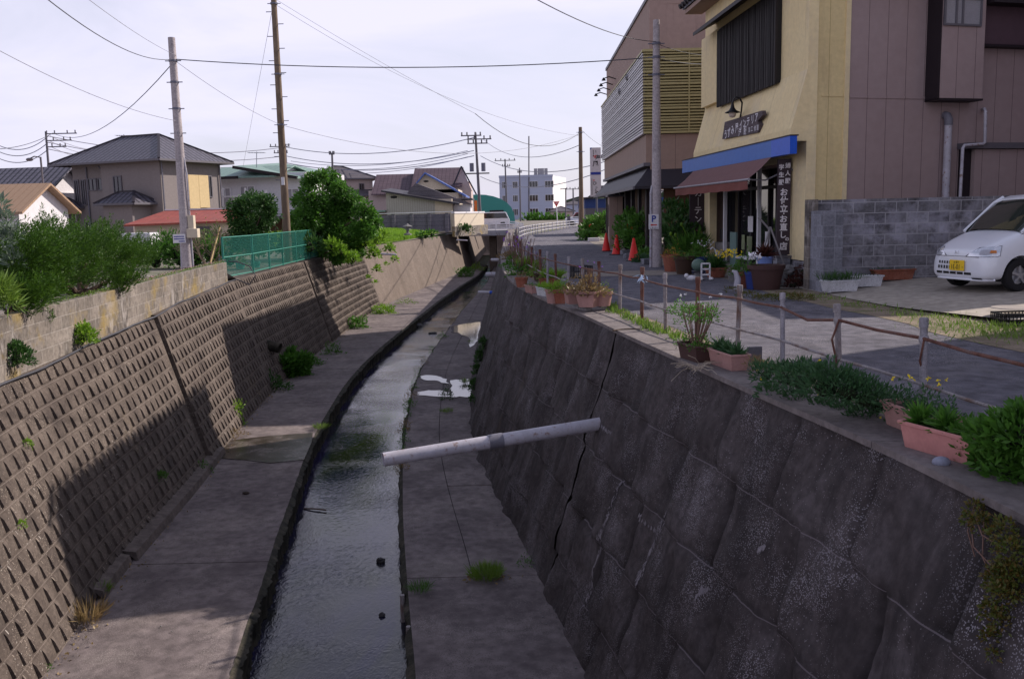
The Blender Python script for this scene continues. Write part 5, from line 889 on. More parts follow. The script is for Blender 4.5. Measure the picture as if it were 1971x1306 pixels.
# orange sign, give-way sign, cars
b=MB(); b.box(X(914,94),X(919.5,94),93.8,93.9,.9,2.9); b.build('notice_sign',m_orange,label='small orange sign on the foot of the transformer pole',cat='sign')
gy=120; c0=dp(1071,393,gy); o=thing('road_sign',(c0[0],gy,0),'red inverted-triangle stop sign on a pale post beyond the bridge','road sign'); MB().tube([(c0[0]+.1,gy+.05,-.1),(c0[0],gy+.05,c0[2]+.3)],.06,8).build('post',m_white,o)
tr=MB(); tr.prism([(-.42,.36),(0,-.36),(.42,.36)],c0,(1,0,0),(0,0,1),(0,-1,0),.03); t1=tr.build('plate',m_red,o); MB().text('止まれ',c0+(0,-.035,.14),(1,0,0),(0,0,1),.22,.01,center=True).build('lettering',m_white,t1)
def far_car(cx,y,ln,hh,mat,label,rz=0):
    h=Hs('car',(cx,y,0),rz,label,'car'); b=h.mb(); 
    prof=[(-ln/2,.3),(-ln/2,.85),(-ln*.34,.95),(-ln*.24,hh),(ln*.4,hh),(ln*.48,.95),(ln/2,.8),(ln/2,.3)]
    b.prism([(a,z) for a,z in prof],(0,-.8,0) ,(1,0,0),(0,0,1),(0,1,0),1.6); b.build('body',mat,h.o,bevel=.06)
    b=h.mb(); b.prism([(-ln*.31,.97),(-ln*.23,hh-.1),(ln*.38,hh-.1),(ln*.45,.97)],(0,-.815,0),(1,0,0),(0,0,1),(0,-1,0),.01); b.build('side_window',m_glass,h.o)
    for x in (-ln*.3,ln*.3): h.mb().tube([(x,-.83,.3),(x,-.6,.3)],.3,14).build('wheel',m_tyre,h.o)
far_car(X(948,112),112,4.2,1.7,m_car,'white van partly hidden behind the far bridge railing'); far_car(X(1124,105),104,4.2,1.45,P1('dark_red_car',(.2,.02,.03),.3),'dark red car beyond the shed at the junction'); far_car(X(1112,101),97,3.2,1.0,m_car,'low white car in front of the dark red one')
MB().box(X(1092,96),X(1098,96),96,96.4,0,1.1).build('bollard_block',m_gtrim,label='squat dark block beside the bridge road',cat='bollard'); 
# distant wooded line and rooftops
b=MB(); 
for i in range(60): x=-260+i*9+rng.random()*6; b.ell((x,520+60*rng.random(),-6),(14,8,10+8*rng.random()),9,6,jit=.3)
b.build('hills',M('far_wood',[(.02,.04,.02),(.05,.07,.04)],.2,.95),kind='structure')
# ---- fill: low rooftops along the horizon
for i,(px_,y,w,hh_,mt,l) in enumerate(((1085,240,6,3.5,m_whiteb,'small pale building far beyond the junction'),(1058,190,5,1.7,m_pinkw,'low pale outbuilding behind the hedge by the office block'))):
    o=Hs('house',(X(px_,y),y,0),0,l); o.box('wall',mt,0,w,0,6,0,hh_); o.hip(m_slate,0,w,0,6,hh_,1.0,oh=.3)
# ================================================================ car
CP=np.array([7.10,14.5,.17]); CR=math.atan2(-.26,-.966)     # nose point, heading
cr=thing('car',(CP[0]+1.6,CP[1]+.45,.17),'white one-box compact car with a yellow number plate parked nose out','car')
def CT(mb):
    mb.at(CP,CR); mb.T=(mb.T[0]*.95,mb.T[1]); return mb      # local +x = forwards (0 at nose), y left, z up
ST=[ # x, half width, sill z, waist z, top z, top half width
 (.0,.40,.30,.50,.60,.30),(-.03,.56,.20,.48,.66,.42),(-.10,.64,.17,.50,.70,.52),(-.22,.685,.17,.55,.765,.56),(-.40,.71,.17,.62,.85,.58),(-.62,.725,.18,.72,.93,.60),(-.82,.735,.2,.80,.985,.62),(-1.2,.738,.2,.86,1.02,.64),(-2.,.738,.2,.88,1.04,.64),(-2.9,.738,.2,.88,1.05,.64),(-3.25,.73,.2,.86,1.05,.63),(-3.38,.70,.25,.82,1.0,.58),(-3.40,.55,.3,.78,.95,.45)]
def section(x,w,zs,zw,zt,wt): h=[(0,zs),(w*.8,zs),(w*.97,zs+.06),(w,zs+(zw-zs)*.5),(w*.985,zw),((w+wt)/2,(zw+zt)/2+.02),(wt,zt),(wt*.5,zt+.018),(0,zt+.022)]; return [(x,y,z) for y,z in h]+[(x,-y,z) for y,z in h[-2:0:-1]]
V=[p for s_ in ST for p in section(*s_)]; n=16; k=len(ST)
b=CT(MB()); b.add(V,[(i*n+j,i*n+(j+1)%n,(i+1)*n+(j+1)%n,(i+1)*n+j) for i in range(k-1) for j in range(n)]+[tuple(range(n))[::-1],tuple((k-1)*n+j for j in range(n))])
body=b.build('body',m_car,cr,smooth=True,subd=2)
def cut_wheels(o):
    c=CT(MB()); 
    for x in (-.64,-2.67): 
        for s_ in (1,-1): c.tube([(x,s_*.45,.27),(x,s_*1.0,.27)],.315,36)
    co=c.build('cutter',m_tyre,origin=(0,0,0)); m=o.modifiers.new('b','BOOLEAN'); m.object=co; m.solver='EXACT'; m.operation='DIFFERENCE'
    dg=bpy.context.evaluated_depsgraph_get(); dg.update(); me=bpy.data.meshes.new_from_object(o.evaluated_get(dg)); o.modifiers.clear(); o.data=me; bpy.data.objects.remove(co)
    me.polygons.foreach_set('use_smooth',[True]*len(me.polygons)); me.set_sharp_from_angle(angle=R(35))
cut_wheels(body); 
# cabin: glass shell with white roof and pillars
GS=[(-.72,.62,.97,.98,.60),(-1.0,.64,1.0,1.24,.60),(-1.28,.66,1.02,1.47,.57),(-1.42,.665,1.02,1.53,.555),(-2.3,.67,1.03,1.57,.56),(-3.1,.66,1.03,1.54,.55),(-3.32,.62,1.02,1.40,.53)]
def gsec(x,w,z0,z1,wt,g=0): return [(x,w-g,z0-.05),((x),wt+(w-wt)*.3-g,z0+(z1-z0)*.55),(x,wt-g,z1-.03),(x,wt*.7,z1+.012),(x,0,z1+.025),(x,-wt*.7,z1+.012),(x,-wt+g,z1-.03),(x,-(wt+(w-wt)*.3)+g,z0+(z1-z0)*.55),(x,-w+g,z0-.05)]
b=CT(MB()); V=[p for s_ in GS for p in gsec(*s_)]; k=len(GS); b.add(V,[(i*9+j,i*9+j+1,(i+1)*9+j+1,(i+1)*9+j) for i in range(k-1) for j in range(8)]+[tuple((k-1)*9+j for j in range(9))])
m_cg=bpy.data.materials.new('car_glass'); m_cg.use_nodes=True; g=m_cg.node_tree.nodes['Principled BSDF']; g.inputs['Base Color'].default_value=(.03,.035,.03,1); g.inputs['Roughness'].default_value=.04; g.inputs['Coat Weight'].default_value=.5
b.build('glass',m_cg,cr,smooth=True)
b=CT(MB()); 
rf=[gsec(x,w+.012,z0,z1+.012,wt+.012) for x,w,z0,z1,wt in GS[2:]]; V=[p for q in rf for p in q[2:7]]; k=len(rf); b.add(V,[(i*5+j,i*5+j+1,(i+1)*5+j+1,(i+1)*5+j) for i in range(k-1) for j in range(4)])
V2=[(p[0],p[1],p[2]-.03) for p in V]; b.add(V2,[(i*5+j,(i+1)*5+j,(i+1)*5+j+1,i*5+j+1) for i in range(k-1) for j in range(4)]+[(0,1,2,3)][:0]); b.add([*V[:5],*V2[:5]],[(i,5+i,6+i,i+1) for i in range(4)])
for s_ in (1,-1):
    b.tube([(-.70,s_*.635,.955),(-1.0,s_*.63,1.19),(-1.27,s_*.6,1.43),(-1.45,s_*.585,1.53)],.028,8)
    for x in (-2.0,-3.2): b.tube([(x,s_*.675,1.0),(x+.04,s_*.64,1.3),(x+.06,s_*.575,1.53)],.035,8)
b.build('roof',m_car,cr,smooth=True)
def wheel(x,s_):
    b=CT(MB()); R0=.265
    prof=[(.15,.0),(.19,.012),(.25,.01),(.265,-.02),(.265,-.12),(.25,-.15),(.15,-.14)]
    V=[]; n=32
    for r,d_ in prof:
        for j in range(n): t_=2*math.pi*j/n; V.append((x+r*math.cos(t_),s_*(.70+d_),.265+r*math.sin(t_)))
    f=[(i*n+j,i*n+(j+1)%n,(i+1)*n+(j+1)%n,(i+1)*n+j) for i in range(6) for j in range(n)]
    if s_<0: f=f
    b.add(V,f); w=b.build('wheel',m_tyre,cr,smooth=True)
    b=CT(MB()); b.tube([(x,s_*.62,.265),(x,s_*.66,.265)],.15,24)
    for q in range(5):
        t_=2*math.pi*q/5+.3; c_,e_=math.cos(t_),math.sin(t_); b.bar((x+c_*.03,s_*.705,.265+e_*.03),(x+c_*.175,s_*.69,.265+e_*.175),.035,.02,(0,1,0))
    b.tube([(x,s_*.66,.265),(x,s_*.715,.265)],.045,12); 
    ring=[(x+.178*math.cos(t_),s_*.695,.265+.178*math.sin(t_)) for t_ in np.linspace(0,2*math.pi,33)]; b.tube(ring,.012,6,cap=False); b.build('rim',m_rim,w,smooth=True)
for x in (-.64,-2.67):
    for s_ in (1,-1): wheel(x,s_)
CT(MB()).box(-3.1,-.35,-.62,.62,.16,.5).build('underside',m_tyre,cr)
# the nose: fitted details are laid on the body by casting a ray onto it
dgq=bpy.context.evaluated_depsgraph_get(); dgq.update()
from mathutils.bvhtree import BVHTree
bv=BVHTree.FromObject(body,dgq); _T=CT(MB()).T
def onbody(y,z,off=.006):
    o=_T[0]@np.array([.6,y,z])+_T[1]-WL[cr.name]; d_=_T[0]@np.array([-1.,0,0]); h_=bv.ray_cast(Vector(o),Vector(d_))
    if h_[0] is None: return (_T[0]@np.array([-.2,y,z])+_T[1])
    return np.array(h_[0])+np.array(h_[1])*off+WL[cr.name]
def patch(poly,mat,name,off=.006,n=6,par=cr):
    # poly in (y,z); triangulated as a grid between its lower and upper edges
    lo,hi=poly; V=[]
    for i in range(n+1):
        t_=i/n
        L_=lambda e: np.array([np.interp(t_*(len(e)-1),range(len(e)),[q[k] for q in e]) for k in (0,1)])
        a,c=L_(lo),L_(hi)
        for j in range(4): q=a+(c-a)*j/3; V.append(onbody(q[0],q[1],off))
    b=MB(); b.add(V,[(i*4+j,(i+1)*4+j,(i+1)*4+j+1,i*4+j+1) for i in range(n) for j in range(3)]); return b.build(name,mat,par,smooth=True)
for s_ in (1,-1):
    lo=[(s_*.22,.572),(s_*.46,.565),(s_*.665,.585)]; hi=[(s_*.26,.60),(s_*.40,.71),(s_*.62,.745)]
    hl=patch((lo,hi),m_chrome,'headlight',.006); patch(([(s_*.47,.605),(s_*.60,.612)],[(s_*.47,.68),(s_*.60,.68)]),m_amber if False else P1('clear_lens',(.42,.42,.48),.08),'lens',.011,par=hl); patch(([(s_*.585,.63),(s_*.635,.63)],[(s_*.58,.67),(s_*.62,.67)]),m_amber,'indicator',.015,par=hl)
    b=MB(); loop=[onbody(y_,z_,.009) for y_,z_ in lo+hi[::-1]+[lo[0]]]; b.tube(loop,.005,5); b.build('lamp_seal',m_gtrim,hl)
for z0,z1,a,c in ((.44,.485,-.40,-.10),(.355,.41,-.42,-.10),(.27,.31,-.46,.34)):
    gl_=patch(([(a,z0),(c,z0)],[(a,z1),(c,z1)]),m_black,'grille_slot',.004,n=10)
    if False: patch(([(-.30,z0),(-.38,z0)],[(-.30,z1),(-.38,z1)]),m_black,'grille_slot',.003,n=3) if False else None
    b=MB(); 
    for q in np.linspace(a,c,6)[1:-1]: b.bar(onbody(q,z0,.008),onbody(q,z1,.008),.012)
    b.build('grille_bar',m_car,gl_)
b=MB(); b.tube([onbody(y_,.572,.004) for y_ in np.linspace(-.66,.66,26)],.004,5); b.build('bonnet_seam',m_gtrim,cr)
b=MB(); b.tube([onbody(y_,.20,.012) for y_ in np.linspace(-.64,.64,26)],.016,6); b.build('lip_spoiler',m_car,cr,smooth=True); patch(([(.34,.205),(.52,.207)],[(.34,.232),(.52,.232)]),m_black,'lip_slot',.01)
# emblem H on the bonnet edge
e0=onbody(0,.63,.01); xr=_T[0]@np.array([0,-1.,0]); zu=nrm(onbody(0,.66,.01)-e0); b=MB(); b.bar(e0-xr*.025-zu*.03,e0-xr*.03+zu*.03,.009); b.bar(e0+xr*.025-zu*.03,e0+xr*.03+zu*.03,.009); b.bar(e0-xr*.026,e0+xr*.026,.009); b.build('emblem',m_chrome,cr)
# number plate
pc_=onbody(.05,.42,.03); Xp=xr; Np=_T[0]@np.array([1.,0,0]); b=MB(); b.obox(pc_,Xp,(0,0,1),Np,(-.165,.165),(-.0825,.0825),(-.012,0)); npl=b.build('number_plate',m_plate,cr,bevel=.004)
b=MB(); b.text('10-31',pc_+Np*.003-np.array([0,0,.022])+Xp*.02,Xp,(0,0,1),.11,.006,wscale=.85,center=True); b.text('て',pc_+Np*.002-Xp*.135-np.array([0,0,.03]),Xp,(0,0,1),.04,.003,center=True); b.text('千葉 50',pc_+Np*.002+np.array([0,0,.048]),Xp,(0,0,1),.04,.003,center=True); b.build('lettering',m_black2,npl)
b=MB(); L_=lambda x,y,z:_T[0]@np.array([x,y,z])+_T[1]; b.tube([L_(-.78,.45,1.0),L_(-.9,.05,1.09)],.008,5); b.tube([L_(-.78,-.1,1.0),L_(-.9,-.5,1.08)],.008,5); b.build('wiper',m_black,cr)
mr=CT(MB()); mr.ell((-1.05,.80,1.0),(.07,.09,.07),12,8); mr.bar((-1.05,.66,.97),(-1.05,.76,.98),.03); mr.build('door_mirror',m_car,cr,smooth=True); mr=CT(MB()); mr.ell((-1.05,-.80,1.0),(.07,.09,.07),12,8); mr.bar((-1.05,-.66,.97),(-1.05,-.76,.98),.03); mr.build('door_mirror',m_car,cr,smooth=True)
# ================================================================ pots, troughs, plants
def plant(mb,kind,c,r,h,n,mi=0):
    """foliage into mb; kind: bush, grass, stalk, rosette"""
    c=np.array(c,float); mb.mi=mi
    if kind=='grass':
        a=rng.random(n)*6.28; q=rng.random(n)**.5*r; base=c+np.stack([q*np.cos(a),q*np.sin(a),0*a],1); d_=np.stack([np.cos(a)*.55*rng.random(n),np.sin(a)*.55*rng.random(n),1+0*a],1); mb.leaves(base,h*.9,.05,d_,.35)
        m_=n//2; mb.leaves(base[:m_]+d_[:m_]*h*.3,h*.7,.06,d_[:m_]+np.stack([np.cos(a[:m_]),np.sin(a[:m_]),-.2+0*a[:m_]],1)*.9,.4)
    elif kind=='rosette':
        a=rng.random(n)*6.28; e=rng.random(n); d_=np.stack([np.cos(a)*(.3+e),np.sin(a)*(.3+e),1.1-e*1.2],1); mb.leaves(c+np.stack([0*a,0*a,h*.3*rng.random(n)],1),r*1.1,.16,d_,.2)
    else:
        u_=rng.normal(size=(n,3)); u_/=np.linalg.norm(u_,axis=1)[:,None]; u_[:,2]=np.abs(u_[:,2])*1.0-.15; q=.45+.55*rng.random(n)**.5
        lob=1+.35*np.sin(u_[:,0]*5+c[0]*9)*np.cos(u_[:,1]*6+c[1]*7)+.25*np.sin(u_[:,2]*9+c[1]); p=c+u_*np.array([r,r,h])*(q*lob)[:,None]; mb.leaves(p,max(.03,min(r,h)*.22),.42,u_+(0,0,.3),.9)
def blooms(mb,c,r,h,n,s_,mi):
    mb.mi=mi
    for _ in range(n):
        a=rng.random()*6.28; q=r*rng.random()**.5; p=np.array(c)+(q*math.cos(a),q*math.sin(a),h*(.8+.35*rng.random())); mb.leaves(np.repeat(p[None],7,0),s_,.5,None)
def stems(mb,c,r,h,n,mi,th=.004):
    mb.mi=mi
    for _ in range(n):
        a=rng.random()*6.28; q=r*rng.random(); p=np.array(c); mb.tube([p+(q*.2*math.cos(a),q*.2*math.sin(a),0),p+(q*.7*math.cos(a),q*.7*math.sin(a),h*.55),p+(q*math.cos(a),q*math.sin(a),h)],th,4,cap=False)
def trough(loc,rz,L_,w,h,mat,label,kind,leaf,n=500,ph=.25,group=None,extra_=None,name='planter'):
    t=thing(name,loc,label,'planter',group); c=math.cos(rz); s_=math.sin(rz)
    b=MB().at(loc,rz); 
    def ring(l2,w2,z): return [(-l2,-w2,z),(l2,-w2,z),(l2,w2,z),(-l2,w2,z)]
    l0,w0,l1,w1=L_*.44,w*.38,L_*.5,w*.5; lv_=[ring(l0,w0,0),ring(l1*.97,w1*.97,h*.86),ring(l1*1.03,w1*1.06,h*.865),ring(l1*1.03,w1*1.06,h),ring(l1*.95,w1*.9,h),ring(l1*.93,w1*.88,h*.75)]
    V=[p for q in lv_ for p in q]; b.add(V,[(3,2,1,0)]+[(i*4+j,i*4+(j+1)%4,(i+1)*4+(j+1)%4,(i+1)*4+j) for i in range(5) for j in range(4)]); b.box(-l0*.9,-l0*.7,-w0,w0,-.012,0); b.box(l0*.7,l0*.9,-w0,w0,-.012,0); b.build('trough',mat,t,bevel=.004)
    MB().at(loc,rz).quad(*[(x,y,h*.8) for x,y,_ in ring(l1*.94,w1*.89,0)]).build('soil',m_soil,t)
    if kind:
        b=MB().at(loc,rz)
        for q in np.linspace(-.36,.36,max(2,int(L_/w*1.3))): plant(b,kind,(q*L_,0,h*.8),w*(.55 if kind!='bush' else .6),ph*(.8+.4*rng.random()),n//3)
        if extra_: extra_(b,h)
        b.build('foliage',[leaf,m_twig,fl_yel,fl_wh,fl_pink,fl_pur],t,uv=False)
    return t
def pot(loc,r,h,mat,label,kind=None,leaf=lf_mid,n=300,ph=.3,pr=None,sq=False,extra_=None,group=None,rim=True,taper=.72,cat='flower pot',name='potted_plant'):
    t=thing(name,loc,label,cat,group); b=MB().at(loc,rng.random() if sq else 0); k=4 if sq else 22
    b.lathe([(0,0),(r*taper,0),(r*.93,h*.82),(r*1.0 if rim else r*.95,h*.83),(r*1.02,h),(r*.9,h),(r*.86,h*.8)],(0,0,0),k); b.build('pot',mat,t,smooth=not sq,bevel=.004 if sq else 0)
    MB().at(loc).lathe([(0,h*.84),(r*.87,h*.82)],(0,0,0),k if not sq else 12).build('soil',m_soil,t)
    if kind:
        b=MB().at(loc); plant(b,kind,(0,0,h*.85),pr or r*1.2,ph,n)
        if extra_: extra_(b,h)
        b.build('foliage',[leaf,m_twig,fl_yel,fl_wh,fl_pink,fl_pur],t,uv=False)
    return t
def head(y): e=.3; return math.atan2(2*e,float(XRT(y+e)-XRT(y-e)))
G1='flower pots along the top of the right canal wall'
def wp(px,py,z=.03): return gp(px,py,z)
p=wp(1338,692); trough(p,head(p[1])+.1,.42,.2,.17,m_brownp,'brown trough holding a tall twiggy shrub beside the pink trough','bush',lf_mid,700,.16,G1,lambda b,h:(stems(b,(0,0,h*.8),.3,.42,26,1,.005),b.__setattr__('mi',0),[plant(b,'bush',(.2*math.cos(a),.16*math.sin(a),h+.18+.14*rng.random()),.12,.13,110) for a in np.arange(0,6.2,.7)],blooms(b,(0,0,h+.1),.25,.4,6,.022,3)))
p=wp(1402,706); trough(p,head(p[1])+.05,.52,.2,.16,m_pinkp,'pink trough of young leafy shoots next to the twiggy shrub','rosette',lf_blue,260,.15,G1)
p=wp(1745,838); trough(p+(.12,.05,0),head(p[1]+.1),.66,.2,.17,m_pinkp,'long faded pink trough behind, tucked beside the mounded shrub','bush',lf_blue,900,.16,G1,lambda b,h: blooms(b,(0,0,h),.2,.2,8,.02,2))
p=wp(1812,874); trough(p+(0.02,0,.0),head(p[1])+.25,.55,.2,.17,M('salmon_plastic',[(.42,.18,.17),(.52,.24,.22)],4,.6,fine=.06),'bright salmon trough of spreading leafy shoots near the bottom right shrub','rosette',lf_mid,420,.2,G1)
q=wp(1452,700); MB().at(q,head(q[1])).box(-.02,.02,-.07,.07,0,.17).build('slate_offcut',m_gtrim,label='upright grey slab behind the pink trough',cat='slab')
L2=[ # px,py base, r, h, mat, label, kind, leaf, n, ph, square, pr, zbase
 (1004,552,.12,.2,m_terra,'terracotta pot standing lowest left of the pot cluster','bush',lf_dry,160,.12,0,.16,.03),
 (1066,583,.13,.24,m_pinkp,'pale pink pot behind the red-brown one in the pot cluster','grass',lf_bri,120,.2,0,.14,.03),
 (1080,584,.14,.24,m_terra,'red-brown square pot with yellowish foliage before the hollow blocks','bush',lf_bri,420,.2,1,.2,.03),
 (1103,584,.16,.22,m_pinkp,'small dusty pink square pot raised on a hollow block','bush',lf_dry,360,.2,1,.2,.12),
 (1133,590,.2,.24,m_pinkp,'largest dusty pink square planter of the cluster, full of reddish twiggy herbs','bush',lf_dry,700,.26,1,.26,.1),
 (1160,588,.14,.22,m_pinkp,'round dusty pink pot at the near end of the pot cluster','bush',lf_grass,200,.16,0,.15,.1),
 (1050,548,.13,.14,m_terra,'low red bowl in the back row of the pot cluster','bush',lf_grass,260,.14,0,.2,.03),
 (1064,549,.15,.16,m_terra,'wide terracotta bowl with a green grassy mound in the back row','grass',lf_bri,300,.24,0,.18,.03),
 (1016,527,.13,.16,m_pinkp,'pink pot with the brightest grassy clump at the far end','grass',lf_bri,260,.32,0,.16,.03),
 (1026,527,.12,.15,m_pinkp,'pink pot with a straggly grey-green plant next to the bright clump','bush',lf_dry,420,.3,0,.24,.03),
 (1000,523,.1,.14,m_bluep,'small dark glazed pot at the far end of the cluster','rosette',lf_dark,60,.2,0,.12,.03),
 (1038,540,.13,.16,m_brownp,'brown pot sprouting long wispy stems in the middle of the cluster','bush',lf_grass,520,.34,0,.26,.03)]
for (x,y,r,h,m_,l,kd,lf,n,ph,sq,pr,zb) in L2:
    p=wp(x,y,zb); ex=None
    if 'wispy' in l or 'straggly' in l or 'reddish' in l: ex=lambda b,h: (stems(b,(0,0,h*.8),.22,.4,24,1,.003),blooms(b,(0,0,h),.25,.4,5,.02,5))
    pot(p,r*1.15,h,m_,l,kd,lf,n,ph,pr,bool(sq),ex,G1)
p=wp(1024,563); trough(p,head(p[1])+.15,.44,.17,.14,m_pinkp,'narrow faded peach trough at the wall edge of the pot cluster','bush',lf_mid,160,.08,G1)
p=wp(1048,569); trough(p,head(p[1])+.2,.42,.18,.16,m_whitep,'whitish trough with small green seedlings at the wall edge','rosette',lf_bri,200,.12,G1)
def hblock(loc,rz,label):
    b=MB().at(loc,rz); b.box(-.195,.195,-.05,.05,.085,.095); b.box(-.195,.195,-.05,.05,0,.01)
    for x in (-.195,-.11,-.03,.05,.13): b.box(x,x+.03 if x<.13 else .195,-.05,.05,.01,.085)
    b.build('hollow_block',P1('block_grey',(.3,.28,.28),.9),label=label,cat='concrete block',group='hollow blocks under the pots')
for x,y,l in ((1101,588,'hollow concrete block under the small dusty pink pot'),(1124,596,'nearest hollow concrete block, under the largest pink planter')): p=wp(x,y); hblock(p,head(p[1])+.1,l)
p=wp(1000,546); MB().at(p,head(p[1])).box(-.2,.2,-.1,.1,0,.1).build('concrete_block',m_cop,label='flat concrete block at the far end of the pot cluster',cat='concrete block',bevel=.008)
# far flowering tufts by the first fence posts
for (y,l) in ((22.5,'tuft of purple-flowered stems by the farther fence posts'),(26,'second tuft of purple-flowered stems further along the fence'),(30.5,'farthest reddish tuft at the bend of the fence')):
    p=np.array([XRT(y)+.35,y,.02]); b=MB(); plant(b,'bush',p,.35,.35,500); stems(b,p,.5,.9,16,1,.006); blooms(b,p,.45,.8,7,.045,5); b.build('flowering_weed',[lf_dry if y>30 else lf_mid,m_twig,fl_yel,fl_wh,fl_pink,fl_pur],label=l,cat='plant',uv=False)
# basket crates
def crate(loc,rz,L_,w,h,label,r_=.006,mat=m_black):
    b=MB().at(loc,rz)
    for z in (.0,h*.5,h): 
        P_=[(-L_/2,-w/2,z),(L_/2,-w/2,z),(L_/2,w/2,z),(-L_/2,w/2,z)]
        for i in range(4): b.bar(P_[i],P_[(i+1)%4],.02 if z==h else .012)
    for a in np.arange(-L_/2,L_/2+.01,.045): [b.bar((a,s_*w/2,0),(a,s_*w/2,h),.01) for s_ in (-1,1)]
    for a in np.arange(-w/2,w/2+.01,.045): [b.bar((s_*L_/2,a,0),(s_*L_/2,a,h),.01) for s_ in (-1,1)]
    b.box(-L_/2,L_/2,-w/2,w/2,0,.008); b.build('crate',mat,label=label,cat='crate')
p=gp(1950,622,.03); crate(p+(.12,0,0),.0,.62,.36,.13,'black open mesh crate lying on the grass verge at the right edge')
p=gp(1119,533,.02); crate(p,.3,.45,.3,.26,'black mesh crate standing on the road behind the pot cluster')
b=MB().ell(gp(1812,889,.04),(.055,.045,.035),12,8); b.build('pebble',P1('blue_grey_stone',(.25,.26,.34),.6),label='rounded pale blue-grey pebble on the wall top by the salmon trough',cat='stone',smooth=True)
# ---- masses of shrub on the wall
def mass(name,blobs,leaf,label,cat='shrub',per=1200,size=.05,asp=.3,mats=None,fl=None,tw=True,kind=None,up_=.5,group=None,core=True,hollow_=.55):
    b=MB(); P_=[];D_=[]
    for c,r in blobs:
        r=np.array(r if hasattr(r,'__len__') else (r,)*3,float); n=int(per*(r[0]*r[1]*r[2])**(1/3.)*3) if per<0 else per
        n=max(20,int(abs(per)*(r.mean()**2)*40)); u_=rng.normal(size=(n,3)); u_/=np.linalg.norm(u_,axis=1)[:,None]; u_[:,2]=np.where(u_[:,2]<-.5,-u_[:,2],u_[:,2])
        q=hollow_+(1-hollow_)*rng.random(n)**.6; lob=1+.22*np.sin(u_[:,0]*6+c[0]*3)*np.sin(u_[:,1]*7+c[1]*5)+.15*np.sin(u_[:,2]*11+c[2]*9); P_.append(np.array(c)+u_*r*(q*lob)[:,None]); D_.append(u_+(0,0,up_))
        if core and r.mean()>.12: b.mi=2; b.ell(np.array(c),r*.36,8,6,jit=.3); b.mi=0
    P_=np.concatenate(P_);D_=np.concatenate(D_); b.leaves(P_,size,asp,D_,.9)
    if fl:
        b.mi=1; k=rng.choice(len(P_),fl[0],replace=False)
        for i in k: b.leaves(np.repeat((P_[i]+nrm(D_[i])*size)[None],6,0),fl[1],.5,None)
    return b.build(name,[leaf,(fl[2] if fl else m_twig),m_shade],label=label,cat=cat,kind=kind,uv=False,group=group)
m_shade=M('foliage_core_shade',[(.008,.014,.006),(.02,.03,.012)],9,.95,.8,20)  # near-black cores that paint the shade deep inside the foliage
W_=lambda px,py,z: gp(px,py,z)
bl=[]
for px,py,z,r in ((1475,722,.12,.14),(1510,728,.2,.17),(1545,735,.24,.2),(1590,745,.26,.22),(1630,755,.24,.2),(1665,768,.18,.18),(1690,782,.1,.15),(1480,758,.02,.11),(1530,772,-.0,.12),(1580,792,-.04,.12),(1620,800,-.04,.13),(1660,805,.0,.12),(1610,822,-.12,.09)): bl.append((W_(px,py,z),(r,r,r*.8)))
mass('mounded_shrub',bl,lf_blue,'dense low mounded shrub spilling over the wall between the pink troughs',per=600,size=.045,asp=.28,fl=(10,.02,fl_yel))
bl=[(W_(px,py,z),(r,r,r*.8)) for px,py,z,r in ((1462,708,.1,.1),(1450,700,.12,.08))]; mass('dry_herb',bl,lf_dry,'dry brownish herb between the pink trough and the mounded shrub','plant',per=500,size=.05,asp=.12,core=False)
bl=[(W_(px,py,z),(r,r,r*.85)) for px,py,z,r in ((1885,860,.12,.13),(1930,850,.22,.17),(1975,845,.25,.2),(1900,905,.0,.13),(1950,910,.05,.17),(1990,930,.0,.18),(1930,950,-.12,.11),(1975,830,.32,.16),(2020,900,.1,.2))]; mass('leafy_shrub',bl,lf_mid,'bushy fresh green shrub hanging over the wall at the right edge',per=520,size=.062,asp=.36)
def wallp(px,py,off=.05):   # a point on the face of the right wall
    best=None
    for z in np.arange(-.02,-3.4,-.02):
        p=gp(px,py,z); e_=abs(float(XRT(p[1]))+.29*z-p[0])
        if best is None or e_<best[0]: best=(e_,p)
    p=best[1].copy(); p[0]-=off; return p
bl=[(wallp(px,py,.05),(r,r,r*1.3)) for px,py,r in ((1895,985,.05),(1905,1010,.05),(1880,1000,.03),(1950,1030,.07),(1965,1075,.08),(1958,1110,.07),(1935,1120,.06),(1950,1150,.07),(1925,1180,.055),(1945,1200,.05),(1925,1230,.045),(1932,1262,.03),(1975,1130,.08))]; mass('hanging_sedum',bl,lf_sed,'reddish-green sedum trailing down the right wall in the bottom right corner','creeper',per=1500,size=.022,asp=.5,up_=-.3)
b=MB(); 
for (a_,c_) in (((1890,960),(1895,1070)),((1885,985),(1960,1060)),((1905,1000),(1940,1130)),((1880,1000),(1930,1090))): p,q=wallp(*a_,.03),wallp(*c_,.05); m_=(p+q)/2+(-.04,0,-.02); b.tube([p,m_,q],.004,4)
b.build('root_strands',m_twig,label='dry root strands dangling above the trailing sedum',cat='plant')
